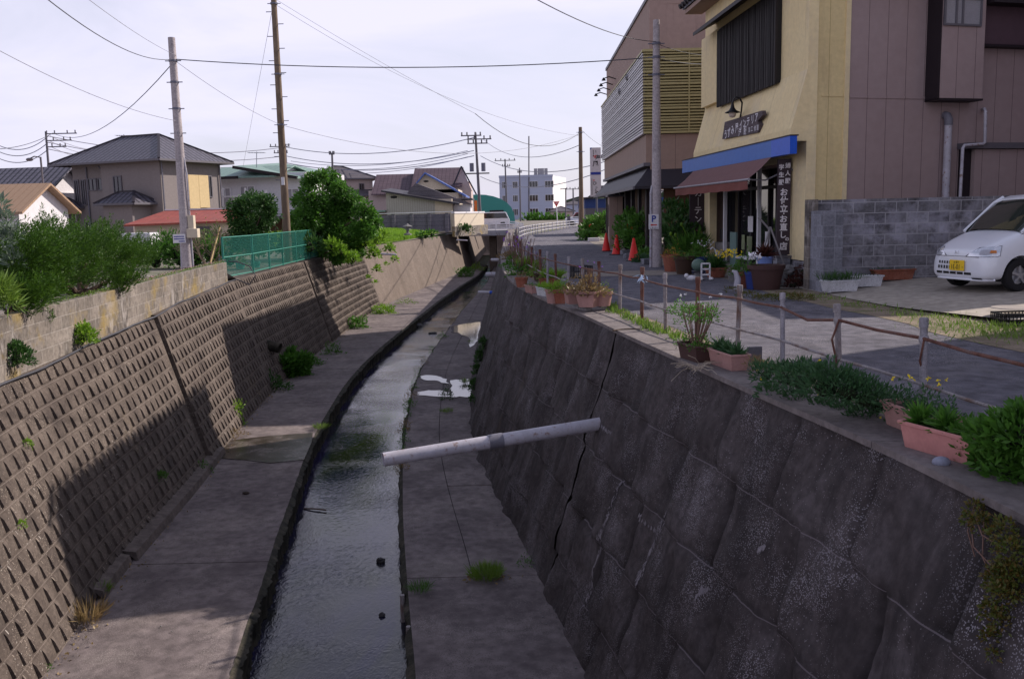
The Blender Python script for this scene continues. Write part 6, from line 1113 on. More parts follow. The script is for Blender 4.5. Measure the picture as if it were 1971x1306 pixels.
def lime(path,n,w,name='lime_streak'):
    P_=[wallp(x,y,0) for x,y in path]; b=MB(); L_=[0]+list(np.cumsum([np.linalg.norm(P_[i+1]-P_[i]) for i in range(len(P_)-1)]))
    for _ in range(n):
        t_=rng.random()*L_[-1]; y=float(np.interp(t_,L_,[p[1] for p in P_])); z=float(np.interp(t_,L_,[p[2] for p in P_])); y+=rng.normal()*w*(.5+math.sin(t_*6)**2); D=-z; q=[]; r0=.003+.010*rng.random()
        for k in range(5): a=k*1.2566+rng.random()*.5; yy=y+r0*math.cos(a)*(.6+.5*rng.random()); dd=D+r0*2.2*math.sin(a)*(.5+rng.random()); q.append((float(XRT(yy))-.29*dd-float(rw_off(np.array([yy]),np.array([dd]))[0])-.006,yy,-dd))
        b.quad(*q[::-1])
    b.build(name,M('lime_deposit',[(.12,.105,.12),(.26,.235,.26)],9,.9),RW,label='pale lime deposit running down the wall',uv=False)
lime([(1198,925),(1178,985),(1160,1040),(1140,1100),(1118,1185)],260,.022); lime([(1276,985),(1262,1020),(1245,1060),(1232,1100),(1224,1135)],150,.02); lime([(1222,990),(1240,1008),(1258,1026)],50,.012); lime([(1345,1150),(1352,1140),(1358,1132)],40,.02); lime([(1152,815),(1166,826),(1178,840)],60,.02); lime([(1465,1060),(1475,1052)],30,.015)
p=gp(935,1112,-DZ+.015); b=MB(); b.leaves(p+rng.normal(size=(70,3))*(.16,.07,.012),.07,.4,None); b.build('leaf_litter',lf_dry,label='brown dead leaves caught in the grass clump on the right walkway',cat='debris',uv=False)
def weeds(pos,h,n,leaf,label,kind='grass',r=.12,fl=None):
    b=MB(); plant(b,kind,pos,r,h,n)
    if fl: blooms(b,pos,r,h,fl[0],fl[1],fl[2])
    return b.build('weed_clump',[leaf,m_twig,fl_yel,fl_wh,fl_pink,fl_pur],label=label,cat='weeds',group='weed clumps in the canal',uv=False)
BZ=-DZ+.01
for a in ((935,1108,.2,420,lf_grass,'grass clump with dead leaves on the joint of the right walkway','grass',.2),(1012,1085,.2,120,lf_mid,'weed at the foot of the right wall beside the grass clump','bush',.12),(808,1135,.16,120,lf_mid,'weeds at the water edge by the rusty stakes','grass',.12),
 (170,1185,.3,150,lf_dry,'dry yellowing grass clump at the foot of the left wall in the foreground','grass',.16),(195,1140,.2,80,lf_grass,'thin green grass just beyond the dry clump','grass',.1),(390,905,.25,420,lf_mid,'dark green weed at the left wall foot before the wet patch','bush',.2),(447,806,.75,1300,lf_bri,'tall pale green weed standing at the left wall foot past the wet patch','bush',.3),(455,835,.18,300,lf_dry,'low brownish growth under the tall pale weed','bush',.3),
 (618,822,.16,160,lf_grass,'grass tuft on the water edge of the left walkway','grass',.16),(556,708,.95,5200,lf_mid,'large round green bush at the foot of the left wall','bush',.7),(520,738,.45,700,lf_dark,'darker straggling weeds in front of the large round bush','bush',.5),(600,690,.35,500,lf_mid,'weeds just past the large round bush','bush',.4),
 (641,668,.4,420,lf_mid,'small weed on the left walkway between bush and pale weeds','bush',.35),(687,618,.6,900,lf_mid,'leafy weed clump at the end of the big wall shadow','bush',.5),(740,590,.5,900,lf_bri,'sunlit weeds below the creeper','bush',.6),(780,572,.3,400,lf_grass,'short sunlit grass at the foot of the smooth wall start','bush',.6),(896,520,1.0,900,lf_mid,'distant green weed clump at the foot of the smooth wall','bush',.7),(917,508,.6,500,lf_grass,'farthest weed clump near the bridge','bush',.7),(860,790,.12,160,lf_grass,'low weed patch on the cross joint of the right walkway','grass',.15),(859,755,.4,420,lf_dark,'dark weed standing between the two puddle halves','bush',.2),(895,735,.2,80,lf_grass,'tiny weed in the longitudinal joint past the puddle','grass',.08),(905,655,.1,60,lf_grass,'tiny tuft beside the farther puddle','grass',.12),(85,1285,.12,90,lf_mid,'tiny weed at the very bottom left of the wall foot','bush',.08),(325,985,.12,90,lf_bri,'tiny bright weed on the left walkway by the shadow','bush',.07)):
    x,y,h,n,lf,l,kd,r=a; weeds(gp(x,y+ (3 if h<.3 else 12),BZ),h,n,lf,l,kd,r)
k=0; nm_=['first','second','third','fourth','fifth','sixth','seventh','eighth','ninth','tenth','eleventh','twelfth','thirteenth']
for y in (17.6,18.6,19.8,21.,22.4,23.6,24.6,26.2,28,30.5,33,37,42):
    weeds((XRE(y)-.02,y,BZ-.05),.25+.25*rng.random(),220+int(160*rng.random()),lf_mid if k%3 else lf_dry,nm_[k]+' weed clump counted from the pipe along the water edge of the right walkway','bush',.1+.1*rng.random()); k+=1
# weeds growing out of the walls
for (px,py,y,r,lf,l) in ((160,650,16.,.2,lf_bri,'round variegated plant growing from the ledge of the left wall'),(85,610,14.6,.13,lf_jun,'small juniper sprig hanging on the stained block wall'),(30,690,12.6,.2,lf_dark,'sparse leafy sprig on the block wall at the left edge'),(52,855,11.8,.07,lf_bri,'small sprig between wall blocks at the far left'),(310,918,17,.1,lf_mid,'small weed in the shaded moulded blocks'),(40,1010,10.6,.06,lf_bri,'tiny sprig low on the moulded blocks at far left')):
    c=dp(px,py,y); x0=float(XLB(y)-.3*(c[2]+DZ)); f=1.0; 
    for yy in np.arange(6,40,.2):
        q=dp(px,py,yy)
        if q[0]<float(XLB(yy)-.3*(q[2]+DZ))+.08: c=q; break
    mass('wall_weed',[(c,(r,r,r))],lf,l,'weeds',per=900,size=.05 if r>.15 else .035,asp=.4,core=r>.12)
bl=[(wallp(px,py,.05),(r*.6,r,r)) for px,py,r in ((935,665,.22),(928,690,.22),(922,715,.2),(916,745,.2),(913,770,.12))]; mass('creeper',bl,lf_dark,'green creeper clinging to the right wall below the pot cluster','creeper',per=260,size=.06,asp=.5)
b=MB(); P_=[]
for y in 5+40*rng.random(900)**1.2: P_.append((float(XLB(y))+.05+abs(rng.normal())*.12,y,-DZ+.012))
b.leaves(P_,.05,.5,None); b.build('leaf_litter',lf_dry,kind='stuff',uv=False)
b=MB()
for _ in range(500):
    y=6+22*rng.random(); x=float(XRT(y))-.99-abs(rng.normal())*.1 if rng.random()<.5 else float(XLB(y)+(XLE(y)-XLB(y))*rng.random()); r_=.004+.012*rng.random()**3; b.ell((x,y,-DZ+.008+r_*.3),(r_,r_*.8,r_*.5),5,4)
b.build('gravel',m_stone,kind='stuff')
# stones, sticks and stakes
for (px,py,z,r,l) in ((733,1078,ZW+.03,(.075,.05,.05),'dark triangular stone breaking the water surface'),(735,1182,ZW+.02,(.045,.035,.03),'smaller stone in the water near the bottom'),(805,627,ZW+.03,(.25,.2,.12),'dark rock in the far stream'),(833,641,ZW+.02,(.2,.12,.06),'flat rock just below the surface of the far stream')): MB().ell(gp(px,py,z),r,9,7,jit=.35).build('stone',m_stoned,label=l,cat='stone',smooth=False)
p=gp(585,978,ZW+.01); q=gp(628,981,ZW+.03); MB().tube([p,(p+q)/2+(0,0,.01),q],.014,6).build('driftwood',m_bark,label='dark stick floating in the stream',cat='stick')
MB().ell(gp(473,948,-DZ+.02),(.07,.05,.025),9,6,jit=.4).build('dead_leaves',m_soil,label='small clump of dead leaves on the left walkway',cat='debris')
for i,(px,py,h,l) in enumerate(((775,1150,.22,'rusty stake leaning at the right water edge'),(787,1210,.2,'second rusty stake nearer the viewer at the water edge'))): p=gp(px,py+15,-3.6); MB().tube([p-(0,0,.5),p+(0,0,h*.7)],.032,10).build('stake',m_rust2,label=l,cat='stake')
# ================================================================ left bank plants
def juniper(label,tufts,seed_pts,trunk,name='juniper'):
    t=thing(name,trunk,label,'tree'); b=MB()
    trunk=np.array(trunk,float)
    for i,(c,r) in enumerate(seed_pts):
        if i%2==0: m_=(trunk+c)/2+(.1*rng.normal(),.1*rng.normal(),-.12); b.tube([trunk,m_,c],[.05,.03,.01],6)
    b.build('trunk',m_bark,t); b=MB(); P_=[];D_=[]
    for c,r in seed_pts:
        for _ in range(int(tufts*r*r/.07)+8):
            u_=rng.normal(size=3); u_/=np.linalg.norm(u_); p=c+u_*r*np.array([.9,.9,.6])*(.5+.5*rng.random()); d_=nrm(u_*.4+np.array([.55,.05,.75])+.14*rng.normal(size=3)); Lt=.36*(.5+.8*rng.random()); m_=70
            t_=rng.random(m_); rad=.05*(1-t_*.85); a=rng.random(m_)*6.28; e1=nrm(np.cross(d_,(0,0,1.3)+rng.normal(size=3)*.1)); e2=np.cross(d_,e1)
            q=p+d_*(t_*Lt)[:,None]+(e1*np.cos(a)[:,None]+e2*np.sin(a)[:,None])*rad[:,None]; P_.append(q); D_.append(d_*1.2+(e1*np.cos(a)[:,None]+e2*np.sin(a)[:,None])*.8)
    b.leaves(np.concatenate(P_),.05,.24,np.concatenate(D_),.5); b.build('crown',[lf_jun,m_shade],t,uv=False)
DYJ=26
JB=[(75,455,.3),(105,440,.34),(140,455,.36),(170,440,.34),(205,450,.34),(235,460,.32),(262,468,.3),(285,478,.26),(150,500,.4),(190,500,.4),(225,505,.35),(255,515,.3),(100,495,.36),(120,530,.3),(245,545,.18),(215,545,.2),(150,535,.26),(90,425,.2),(210,425,.18),(275,455,.2)]
juniper('wide feathery juniper hanging over the stained block wall',24,[(dp(x*.93,y*.8+DYJ+94,16.6+1.3*math.sin(i*2.1)+(x-150)*.012),r*1.12) for i,(x,y,r) in enumerate(JB)],dp(152,568,17.0))
JC=[(90,500,.22),(100,530,.22),(15,520,.3),(40,590,.22),(5,590,.2),(20,490,.26),(55,500,.26),(30,530,.3),(70,535,.28),(10,560,.26),(45,565,.24),(75,570,.2),(-20,520,.35),(60,470,.18),(55,590,.13),(95,560,.15)]
juniper('lower brighter juniper at the left edge in front of the wide one',34,[(dp(x,y,13.2+.6*math.sin(i*1.7)),r) for i,(x,y,r) in enumerate(JC)],dp(28,600,13.6))
mass('leafy_shrub',[(dp(x,y,12.6),(r,r,r)) for x,y,r in ((8,430,.14),(2,470,.18),(22,455,.12),(28,505,.12),(-5,400,.12))],leafm('grey_leaf',(.12,.17,.12),(.25,.3,.26),(.08,.14,.06)),'pale long-leaved branches entering at the left edge',per=160,size=.12,asp=.22,core=False)
mass('leafy_shrub',[(dp(x,y,12.0),(r,r,r)) for x,y,r in ((6,575,.14),(18,588,.1),(0,560,.16))],lf_grass,'spiky bright green plant below the juniper at the left edge',per=300,size=.16,asp=.1,core=False)
def tree(label,clumps,base,leaf,size=.09,dens=260,name='broadleaf_tree',tr=.09,mats=None,asp=.45):
    t=thing(name,base,label,'tree'); base=np.array(base,float); b=MB(); ctr=np.mean([c for c,r in clumps],0)
    b.tube([base,base+(ctr-base)*.35+(.05,0,0),base+(ctr-base)*.7],[tr,tr*.75,tr*.5],8)
    for c,r in clumps[::2]: s_=base+(ctr-base)*(.3+.3*rng.random()); b.tube([s_,(s_+c)/2+(0,0,.1),c],[tr*.4,tr*.25,tr*.1],6)
    b.build('trunk',m_bark,t); b=MB(); P_=[];D_=[]
    for c,r in clumps:
        n=int(dens*r*r*26); u_=rng.normal(size=(n,3)); u_/=np.linalg.norm(u_,axis=1)[:,None]; k=rng.integers(0,9,n); dirs=rng.normal(size=(9,3)); dirs/=np.linalg.norm(dirs,axis=1)[:,None]
        v=u_*.55+dirs[k]*.6; q=(.5+.5*rng.random(n)**.5); P_.append(np.array(c)+v*r*q[:,None]); D_.append(v+(0,0,.1)-(0,0,.5)*rng.random((n,1)))
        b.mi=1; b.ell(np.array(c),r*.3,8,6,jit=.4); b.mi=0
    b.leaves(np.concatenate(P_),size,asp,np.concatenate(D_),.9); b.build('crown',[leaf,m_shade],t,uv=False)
tree('small dark glossy tree left of the tall brown pole',[(dp(x,y,33+.4*math.sin(i*2.)),r) for i,(x,y,r) in enumerate(((455,400,.45),(480,395,.5),(510,395,.42),(465,425,.5),(500,425,.5),(520,415,.35),(475,450,.5),(510,452,.45),(455,455,.35),(490,470,.45),(450,475,.28)))],(dp(485,490,33)*(1,1,0)+(0,0,-.17)),lf_dark,.12,200)
TB=[(575,420,.5),(565,450,.45),(570,480,.35),(600,350,.4),(630,350,.5),(660,365,.5),(600,385,.6),(640,390,.65),(680,390,.55),(590,420,.6),(630,425,.7),(670,425,.65),(700,410,.45),(580,455,.5),(615,460,.65),(655,460,.65),(695,450,.55),(720,430,.35),(600,485,.45),(640,485,.5),(680,480,.5),(575,390,.3),(620,340,.25)]
tree('broad dense tree leaning over the left canal wall at the end of the green fence',[(dp(x,y,40+.8*math.sin(i*1.9)),r*1.08) for i,(x,y,r) in enumerate(TB)],(dp(625,520,40.5)*(1,1,0)+(0,0,-.17)),lf_mid,.15,170,tr=.14)
mass('creeper_shrub',[(dp(x,y,yy),(r,r,r)) for x,y,r,yy in ((700,470,.4,40),(725,465,.35,42),(655,485,.3,38),(680,500,.3,38),(720,490,.3,40),(640,475,.3,38),(735,455,.3,43),(700,440,.35,41),(725,520,.16,41),(712,535,.1,41),(722,545,.08,41),(750,480,.25,45),(760,500,.15,47),(745,510,.1,45))],lf_bri,'bright yellow-green creeper spilling down the left wall beside the broad tree',per=60,size=.16,asp=.4,hollow_=.35)
# bare shrub, hedge, cane
bs=thing('bare_shrub',dp(405,500,31)*(1,1,0)+(0,0,-.17),'bare twiggy shrub behind the left pole','shrub'); b=MB(); c0=dp(402,500,31)
def branch(p,d_,L_,r,k):
    q=p+d_*L_; b.tube([p,(p+q)/2+rng.normal(size=3)*.03*L_,q],[r,r*.8,r*.6],5,cap=False)
    if k: [branch(q,nrm(d_+rng.normal(size=3)*.45+np.array([0,0,.05])),L_*.72,r*.6,k-1) for _ in range(3)]
c0[2]=-.15
for a in range(5): branch(c0,nrm(np.array([.7*math.cos(a*1.3),.5*math.sin(a*1.3),1.])),.55,.035,4)
b.build('branches',M('grey_twigs',[(.12,.09,.07),(.2,.15,.11)],4,.9),bs); b=MB(); P_=c0+(0,0,1.1)+rng.normal(size=(160,3))*(.5,.5,.35); b.leaves(P_,.07,.4); b.build('sparse_leaves',lf_grass,bs,uv=False)
mass('hedge',[((dp(x,440,34)[0],34+.6*math.sin(x),.25+.2*math.sin(x*.7)),(.65,.6,.65)) for x in range(285,470,16)],lf_mid,'rough green hedge behind the left pole','hedge',per=26,size=.17,asp=.3)
mass('hedge',[((dp(x,440,38)[0],38,.35),(.6,.6,.55)) for x in range(540,600,18)],lf_dark,'dark hedge between the small tree and the brown pole','hedge',per=26,size=.17,asp=.35)
b=MB().tube([dp(405,505,30),dp(423,438,31)],.03,6); b.build('cane',m_bamboo,label='bamboo cane leaning behind the left pole',cat='cane')
p=gp(423,506,.0); MB().tube([p-(0,0,.3),p+(0,0,.3)],.035,8).build('short_post',m_pvc,label='short white post at the end of the stained block wall',cat='post')
b=MB(); 
for y in np.arange(13,26,.14): plant(b,'bush',(XLM(y)-.14,y,.36),.07,.05,26)
b.mi=4; P_=np.array([(XLM(y)-.12+.06*rng.normal(),y,.4+.02*rng.random()) for y in 17+9*rng.random(500)]); b.leaves(P_,.022,.6)
b.build('wall_top_stonecrop',[lf_grass,m_twig,fl_yel,fl_wh,fl_pink,fl_pur],label='pink-flowered stonecrop along the top of the stained block wall',cat='plant',uv=False,kind='stuff')
# green mesh fence
GF=[(XLM(y)-.1,y,-.17) for y in (26.9,29.2,31.4,33.5,35.8,38.3,41)]; GF[0]=(GF[0][0]-.25,26.8,-.17)
gf=thing('mesh_fence',(-8.4,33,-.17),'green wire mesh fence on the left wall beside the broad tree','fence')
for p in GF: MB().tube([p,np.array(p)+(0,0,1.22)],.034,8).build('post',m_green,gf)
for z in (.05,.62,1.2): MB().tube([np.array(p)+(0,0,z) for p in GF],.022,6).build('rail',m_green,gf)
b=MB()
for i in range(len(GF)-1):
    p,q=np.array(GF[i]),np.array(GF[i+1]); L_=np.linalg.norm(q-p); u_=(q-p)/L_; n=int((L_+1.15)/.1)
    for s_ in (0,1):
        for k in range(n):
            a0=k*.1-1.15; a,c=max(a0,0),min(a0+1.15,L_)
            if c<=a: continue
            za,zc=(a-a0),(c-a0)
            if s_: za,zc=1.15-za,1.15-zc
            b.bar(p+u_*a+(0,0,.04+za),p+u_*c+(0,0,.04+zc),.007)
b.build('mesh',m_green,gf)
for (x,y,l) in ((470,519,'small teal bucket behind the green mesh fence'),(500,516,'second teal container further along behind the mesh fence')): MB().lathe([(0,0),(.13,0),(.17,.22),(.15,.22)],gp(x,y,-.17)+(-.3,.6,0),14).build('bucket',m_teal,label=l,cat='bucket')
# grass bank, lantern, bushes
b=MB(); ys2=np.arange(50,88,1.); P_=[]
Pt=np.stack([np.stack([XLM(ys2)-.35-w_,ys2,-.17+hh_*np.clip((ys2-48)/8,0,1)],-1) for w_,hh_ in ((0,0.02),(.8,.3),(3,.55),(9,.62))],1); grid_obj('grass_bank',Pt,None,M('bank_soil',[(.06,.1,.02),(.14,.2,.04)],1.5,.95,.6,12),flip=True,kind='structure')
n=42000; yy=50+24.5*rng.random(n)**1.0; w_=9*rng.random(n)**1.3; zz=-.15+np.interp(w_,[0,.8,3,9],[.02,.3,.55,.62])*np.clip((yy-48)/8,0,1); b=MB(); b.leaves(np.stack([XLM(yy)-.35-w_,yy,zz],1),.22,.16,np.tile((0,0,1.),(n,1)),.5); b.build('grass',lf_bri,kind='stuff',uv=False)
sl_=thing('stone_lantern',gp(785,455,.1)*(1,1,0)+(0,0,.2),'small stone lantern standing in the grass on the left bank','stone lantern'); c=WL[sl_.name]; s9=1.5
for nm,pr in (('base',[(0,0),(.26,0),(.26,.12),(.1,.16)]),('shaft',[(.1,.16),(.09,.45)]),('light_box',[(.0,.45),(.22,.46),(.2,.52),(.14,.53),(.14,.72)]),('cap',[(.14,.72),(.34,.74),(.1,.9),(.05,.98),(0,1.0)])): MB().lathe([(r*s9*.7,z*.8) for r,z in pr],c,8).build(nm,m_stone,sl_)
mass('round_bush',[(dp(x,y,d_),(r,r,r*.8)) for x,y,r,d_ in ((893,440,.5,77),(900,443,.5,77))],lf_dark,'round dark bush against the base of the cream wall','shrub',per=14,size=.22,asp=.4)
mass('low_bush',[(dp(x,y,68),(.45,.45,.35)) for x,y in ((820,455),(832,452),(808,457),(762,468))],lf_mid,'low bushes on the edge of the grass bank','shrub',per=16,size=.2,asp=.4)
mass('hedge',[(dp(x,427,180),(1.6,1.2,1.3)) for x in range(1017,1092,8)],lf_mid,'low green hedge in front of the white office block','hedge',per=1.2,size=.7,asp=.5)
# ================================================================ plants by the shops
def bush(label,bl,leaf,size,per,asp=.4,name='garden_bush',**k): return mass(name,[(dp(x,y,d_),(r,r,r*1.1)) for x,y,r,d_ in bl],leaf,label,'shrub',per=per,size=size,asp=asp,**k)
bush('tall dark leafy bush between the pole and the shop',[(1300,440,.45,26.5),(1330,420,.4,27),(1290,410,.35,27.5),(1315,470,.45,26.),(1340,455,.35,26.2),(1285,465,.4,26.8),(1345,400,.25,27.2)],lf_dark,.16,50)
bush('bright strap-leaved clump at the shop corner',[(1325,490,.25,25.3),(1340,480,.22,25.4),(1310,495,.2,25.2)],lf_mid,.4,60,.08,core=False,up_=1.)
b=MB()
for (x0,y0,x1,y1) in ((1315,485,1291,450),(1318,482,1300,452),(1330,470,1312,432)): b.tube([dp(x0,y0,25.3),dp((x0+x1)/2+2,(y0+y1)/2+4,25.3),dp(x1,y1,25.3)],.012,5); b.ell(dp(x1,y1,25.3),(.04,.04,.06))
b.build('flower_stalks',lf_bri,label='pale arching flower stalks above the strap-leaved clump',cat='plant')
bush('green bush with orange flowers behind the red cones',[(1210,440,.5,33),(1225,460,.5,32),(1205,470,.4,32.5),(1235,480,.35,31),(1215,425,.35,34),(1245,500,.3,29.5),(1240,440,.5,31.5)],lf_mid,.17,45,fl=(14,.07,m_cone))
bush('greenery beside the black shed beyond the restaurant',[(1135,450,.6,50),(1150,445,.7,50),(1162,440,.6,49),(1142,435,.5,52),(1170,430,.5,49),(1130,460,.4,49)],lf_mid,.22,26,fl=(8,.1,m_cone))
bush('straggly low plant at the foot of the sign pole',[(1235,505,.22,27.5),(1225,512,.18,27.3),(1248,508,.2,27.)],lf_blue,.09,120)
# cones
cn=thing('traffic_cone',(0,0,0),'nearest of the three red traffic cones by the kerb','traffic cone','red traffic cones in front of the restaurant')
MB().lathe([(.175,.03),(.165,.05),(.032,.69),(.026,.7),(0,.7)],(0,0,0),20).build('cone',m_cone,cn,smooth=True); MB().box(-.19,.19,-.19,.19,0,.03).build('base',m_black,cn,bevel=.008)
P3=[gp(1220,502,.005),gp(1187,490,.005),gp(1167,483.5,.005)]
cn.location=P3[0]; cn.rotation_euler[2]=.3; copy_thing(cn,P3[1],.9,'middle of the three red traffic cones'); copy_thing(cn,P3[2],.1,'farthest of the three red traffic cones')
MB().box(*[v for t_ in zip(gp(1143,465,.0)[:2]-(.3,.12),gp(1143,465,.0)[:2]+(.3,.12)) for v in t_],0,.2).build('polystyrene_box',m_white,label='white box on the kerb before the greenery past the restaurant',cat='box',bevel=.03)
for i,(x,y,l) in enumerate(((1204,490,'grey kerb block between the middle and nearest cones'),(1211,497,'second grey kerb block beside the nearest cone'),(1246,508,'grey block against the sign pole'),(1176,476,'small dark block by the porch pillar'))): MB().at(gp(x,y,.01),.4).box(-.17,.17,-.09,.09,0,.16).build('kerb_block',m_gblockp,label=l,cat='concrete block',bevel=.01)
G3='pots and planters around the shop front'
SP=[(1294,522,.26,.42,m_terra,'large terracotta pot with yellow-red leaves nearest the sign pole','bush',leafm('yellow_red_leaf',(.35,.12,.03),(.4,.32,.05)),160,.25),
 (1317,527,.25,.42,m_glaze,'dark glazed pot patterned in tan beside the large terracotta pot','bush',lf_mid,160,.25),
 (1345,525,.22,.38,m_bluep,'dark blue pot of trailing white-flowered leaves','bush',lf_mid,520,.42),
 (1378,533,.26,.22,m_terra,'wide shallow terracotta bowl in front of the leaning board','rosette',lf_dark,90,.2),
 (1432,553,.2,.3,m_terra,'orange-brown pot holding daisies at the road edge','bush',lf_mid,620,.42),
 (1449,556,.16,.34,m_bluep,'cobalt blue pot with white lilies','bush',lf_mid,200,.25),
 (1474,556,.35,.46,m_brownp,'very large dark brown tub, biggest of the shopfront pots','bush',lf_sed,60,.06),
 (1472,520,.17,.24,P1('blue_white_pot',(.2,.28,.6),.3),'blue and white glazed pot on the stool behind the big tub','rosette',lf_red,220,.3),
 (1505,540,.14,.2,m_pinkp,'small pink pot between the big tub and the wall pillar',None,None,0,0),
 (1362,508,.12,.2,m_glaze,'small dark pot with bare curling branches by the window',None,None,0,0),
 (1413,542,.14,.2,m_stone,'mossy stone pot left of the daisies','bush',lf_sed,160,.16)]
for (x,y,r,h,m_,l,kd,lf,n,ph) in SP:
    zb=.01 if 'stool' not in l else .45; p=gp(x,y,zb) if 'stool' not in l else dp(1472,516,18.4)
    ex=None
    if 'daisies' in l: ex=lambda b,h: blooms(b,(-.22,0,h*.8),.2,.45,22,.035,2)
    if 'lilies' in l: ex=lambda b,h: blooms(b,(0,-.05,h*.9),.14,.3,5,.09,3)
    if 'trailing' in l: ex=lambda b,h: blooms(b,(0,0,h),.4,.35,16,.03,3)
    pot(p,r,h,m_,l,kd,lf or lf_mid,n,ph,r*1.25,False,ex,G3)
p=gp(1505,552,.0); st=thing('stone_heap',p,'heap of rocks and dark red leaf litter against the block wall pillar','rocks')
for i,(dx,dy,dz,r) in enumerate(((0,.4,.18,.26),(.35,.5,.22,.22),(-.1,.1,.06,.2),(.45,.2,.1,.2),(.2,.3,.3,.18))): MB().ell(p+(dx,dy,dz),(r,r*.8,r*.6),9,7,jit=.3).build('rock',m_stone,st)
mass('dark_foliage',[(p+(dx,dy,dz),(r,r,r*.7)) for dx,dy,dz,r in ((.3,-.05,.1,.22),(.55,-.1,.12,.24),(.15,-.2,.04,.18),(.7,.1,.2,.2),(.45,.1,.28,.18),(.6,-.3,.03,.15))],lf_red,'dark red creeping foliage at the foot of the pillar','shrub',per=220,size=.045,asp=.5)
mass('low_herb',[(gp(x,y,.03),(r,r,.07)) for x,y,r in ((1440,570,.2),(1480,575,.25),(1520,572,.25),(1410,560,.15),(1545,575,.2))],lf_sed,'low straggling herbs along the road edge before the shop pots','plant',per=260,size=.05,asp=.25,core=False)
c=gp(1344,537,.02); gl_=thing('gazing_ball',c,'round green stone ball on a pale pedestal among the pots','garden ornament'); MB().lathe([(.14,0),(.09,.04),(.08,.14),(.16,.18),(0,.18)],c,14).build('pedestal',m_stone,gl_,smooth=True); MB().ell(c+(0,0,.31),(.15,.15,.14),16,12).build('ball',P1('green_stone',(.1,.16,.13),.5),gl_,smooth=True)
c=gp(1358,539,.02); f=thing('toy_bench',c,'little white ladder-shaped stand with white feet','garden ornament'); b=MB(); [b.bar(c+(dx,0,0),c+(dx,0,.36),.03) for dx in (-.09,.09)]; [b.bar(c+(-.09,0,z),c+(.09,0,z),.03) for z in (.12,.24,.36)]; b.build('frame',m_white,f); b=MB(); [b.ell(c+(dx,-.06,.035),(.05,.07,.035),8,6) for dx in (-.11,.11)]; b.build('feet',m_white,f)
c=gp(1331,541,.02); b=MB(); b.ell(c+(0,0,.07),(.12,.06,.06),9,6); b.ell(c+(-.11,0,.12),.05,8,6); b.build('duck_ornament',m_white,label='small white duck-like ornament beside the green ball',cat='garden ornament',smooth=True)
c=gp(1388,517,.02); f=thing('watering_can',c,'galvanised watering can with a hooked white handle','watering can'); MB().lathe([(0,.2),(.1,.2),(.12,.45),(.1,.46)],c,14).build('body',m_galv,f,smooth=True); MB().tube([c+(-.1,0,.3),c+(-.16,0,.5),c+(-.22,0,.55),c+(-.28,0,.5)],.02,8).build('spout',m_white,f,smooth=True)
c=gp(1418,557,.0); MB().tube([c,c+(.02,0,.2),c+(-.03,0,.34),c+(-.09,0,.36)],[.07,.06,.045,.02],10).build('goose_ornament',m_pvc,label='grey-white goose-necked ornament left of the orange-brown pot',cat='garden ornament',smooth=True)
c=gp(1490,548,.0)+(0,.3,0); b=MB(); [b.bar(c+(dx,dy,0),c+(0.02,.1,1.15),.03) for dx,dy in ((-.38,-.1),(.4,-.1),(0,.5))]; b.bar(c+(-.25,0,1.35),c+(0,.1,1.1),.03); b.build('trestle',P1('weathered_pole',(.26,.24,.25),.8),label='grey trestle of crossed poles leaning before the vertical sign',cat='trestle')
c=dp(1442,508,18.9); f=thing('small_table',(c[0],c[1],0),'small grey wooden table behind the daisies','table'); MB().obox((c[0],c[1],0),FS.u,FS.n,(0,0,1),(-.4,.4),(-.17,.17),(.50,.54)).build('tabletop',m_whitep,f); [MB().obox((c[0],c[1],0),FS.u,FS.n,(0,0,1),(a,a+.04),(e,e+.04),(0,.5)).build('leg',m_gtrim,f) for a in (-.36,.32) for e in (-.14,.1)]
# planters along the block wall
for i,(x,y,L_,m_,l,n,kd) in enumerate(((1616,553,.66,m_whitep,'white planter nearest the pillar, with tall green leaves','',''),(1662,545,.68,m_whitep,'second white planter along the block wall','',''),(1716,538,.86,m_terra,'long reddish planter in the middle of the block wall','',''),(1753,533,.3,m_whitep,'small grey planter squeezed between two longer ones','',''),(1780,533,.5,m_brownp,'brown trough near the car by the block wall','',''),(1800,522,.4,m_terra,'red planter half hidden behind the car nose','',''))):
    p=gp(x,y,.15 if i else .12); p[2]=float(pz(p[0],p[1]))+.02; trough(p,.12,L_*.95,.24,.2,m_,l,'grass' if i==0 else 'bush',lf_dark,150,.24 if i==0 else .08,'planters along the block wall')
mass('weed_clump',[(gp(x,y,.15),(.12,.12,.1)) for x,y in ((1700,533),(1690,537))],lf_mid,'weeds growing between the second white and the reddish planter','weeds',per=300,size=.05)
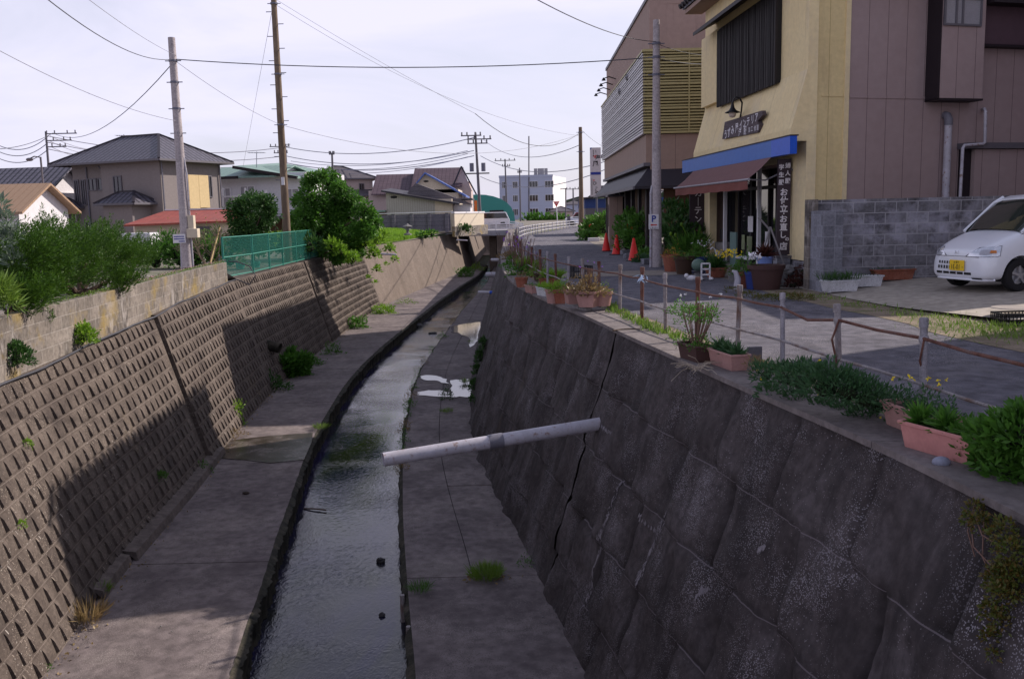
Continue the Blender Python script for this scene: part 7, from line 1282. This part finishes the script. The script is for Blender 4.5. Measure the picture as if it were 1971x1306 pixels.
# grasses: verge, fence foot, gravel
def grassy(label,pts,n,h,lf,asp=.12,kind='stuff',name='grass'):
    b=MB(); P_=[]
    for (x,y,rx,ry,z) in pts: k=int(n*rx*ry); P_.append(np.stack([x+rx*rng.normal(size=k)*.5,y+ry*rng.normal(size=k)*.5,z+0*np.zeros(k)],1))
    P_=np.concatenate(P_); b.leaves(P_,h*(.4+rng.random(len(P_))),asp,np.tile((0,0,1.),(len(P_),1)),.8); b.build(name,lf,label=None,kind='stuff',uv=False)
pts=[]
for px,py,rx,ry in ((1500,572,.25,.2),(1560,572,.35,.25),(1600,578,.25,.22),(1640,588,.25,.22),(1680,592,.3,.18),(1715,600,.3,.2),(1760,606,.35,.22),(1800,612,.5,.3),(1850,625,.6,.4),(1900,635,.7,.45),(1950,642,.7,.5),(1990,650,.8,.5),(1950,628,.5,.3)): p=gp(px,py,.012); pts.append((p[0],p[1],rx,ry,.012))
grassy('',pts,1100,.07,lf_grass,.14)
pts=[]
for px,py,rx,ry in ((1185,600,.12,.35),(1210,612,.12,.3),(1235,622,.14,.3),(1255,632,.14,.3),(1275,640,.12,.2),(1300,650,.1,.2),(1180,590,.1,.3)): p=gp(px,py,.03); pts.append((p[0],p[1],rx,ry,.015))
grassy('',pts,4200,.085,lf_grass,.2)
pts=[(float(XRT(y))+.68,y,.14,.5,.01) for y in np.arange(5,11,.4)]+[(float(XRT(y))+.68,y,.1,.5,.01) for y in np.arange(16,40,.8)]; grassy('',pts,500,.06,lf_grass,.15)
n=900; yy=5+10*rng.random(n); b=MB()
for y in yy: x=float(XRT(y))+.46+.36*rng.random(); r=.004+.011*rng.random()**2; b.ell((x,y,.012+r*.4),(r,r*.8,r*.6),5,4)
b.build('gravel',m_stone,kind='stuff')
MB().tube([gp(x,y,.035) for x,y in ((1180,636),(1195,634),(1215,633),(1232,634))],.012,6).build('dry_stick',m_bark,label='dark dry stick on the wall top near the open crack',cat='stick')
b=MB(); 
for _ in range(26): p=gp(1330+30*rng.random(),705+10*rng.random(),.035); d_=rng.normal(size=3)*(1,1,.15); d_=nrm(d_); b.tube([p,p+d_*.12+(0,0,.03),p+d_*.25],.003,4)
b.build('straw',M('straw',[(.3,.24,.18),(.42,.36,.3)],5,.9),label='wisps of dry straw under the brown trough',cat='straw')
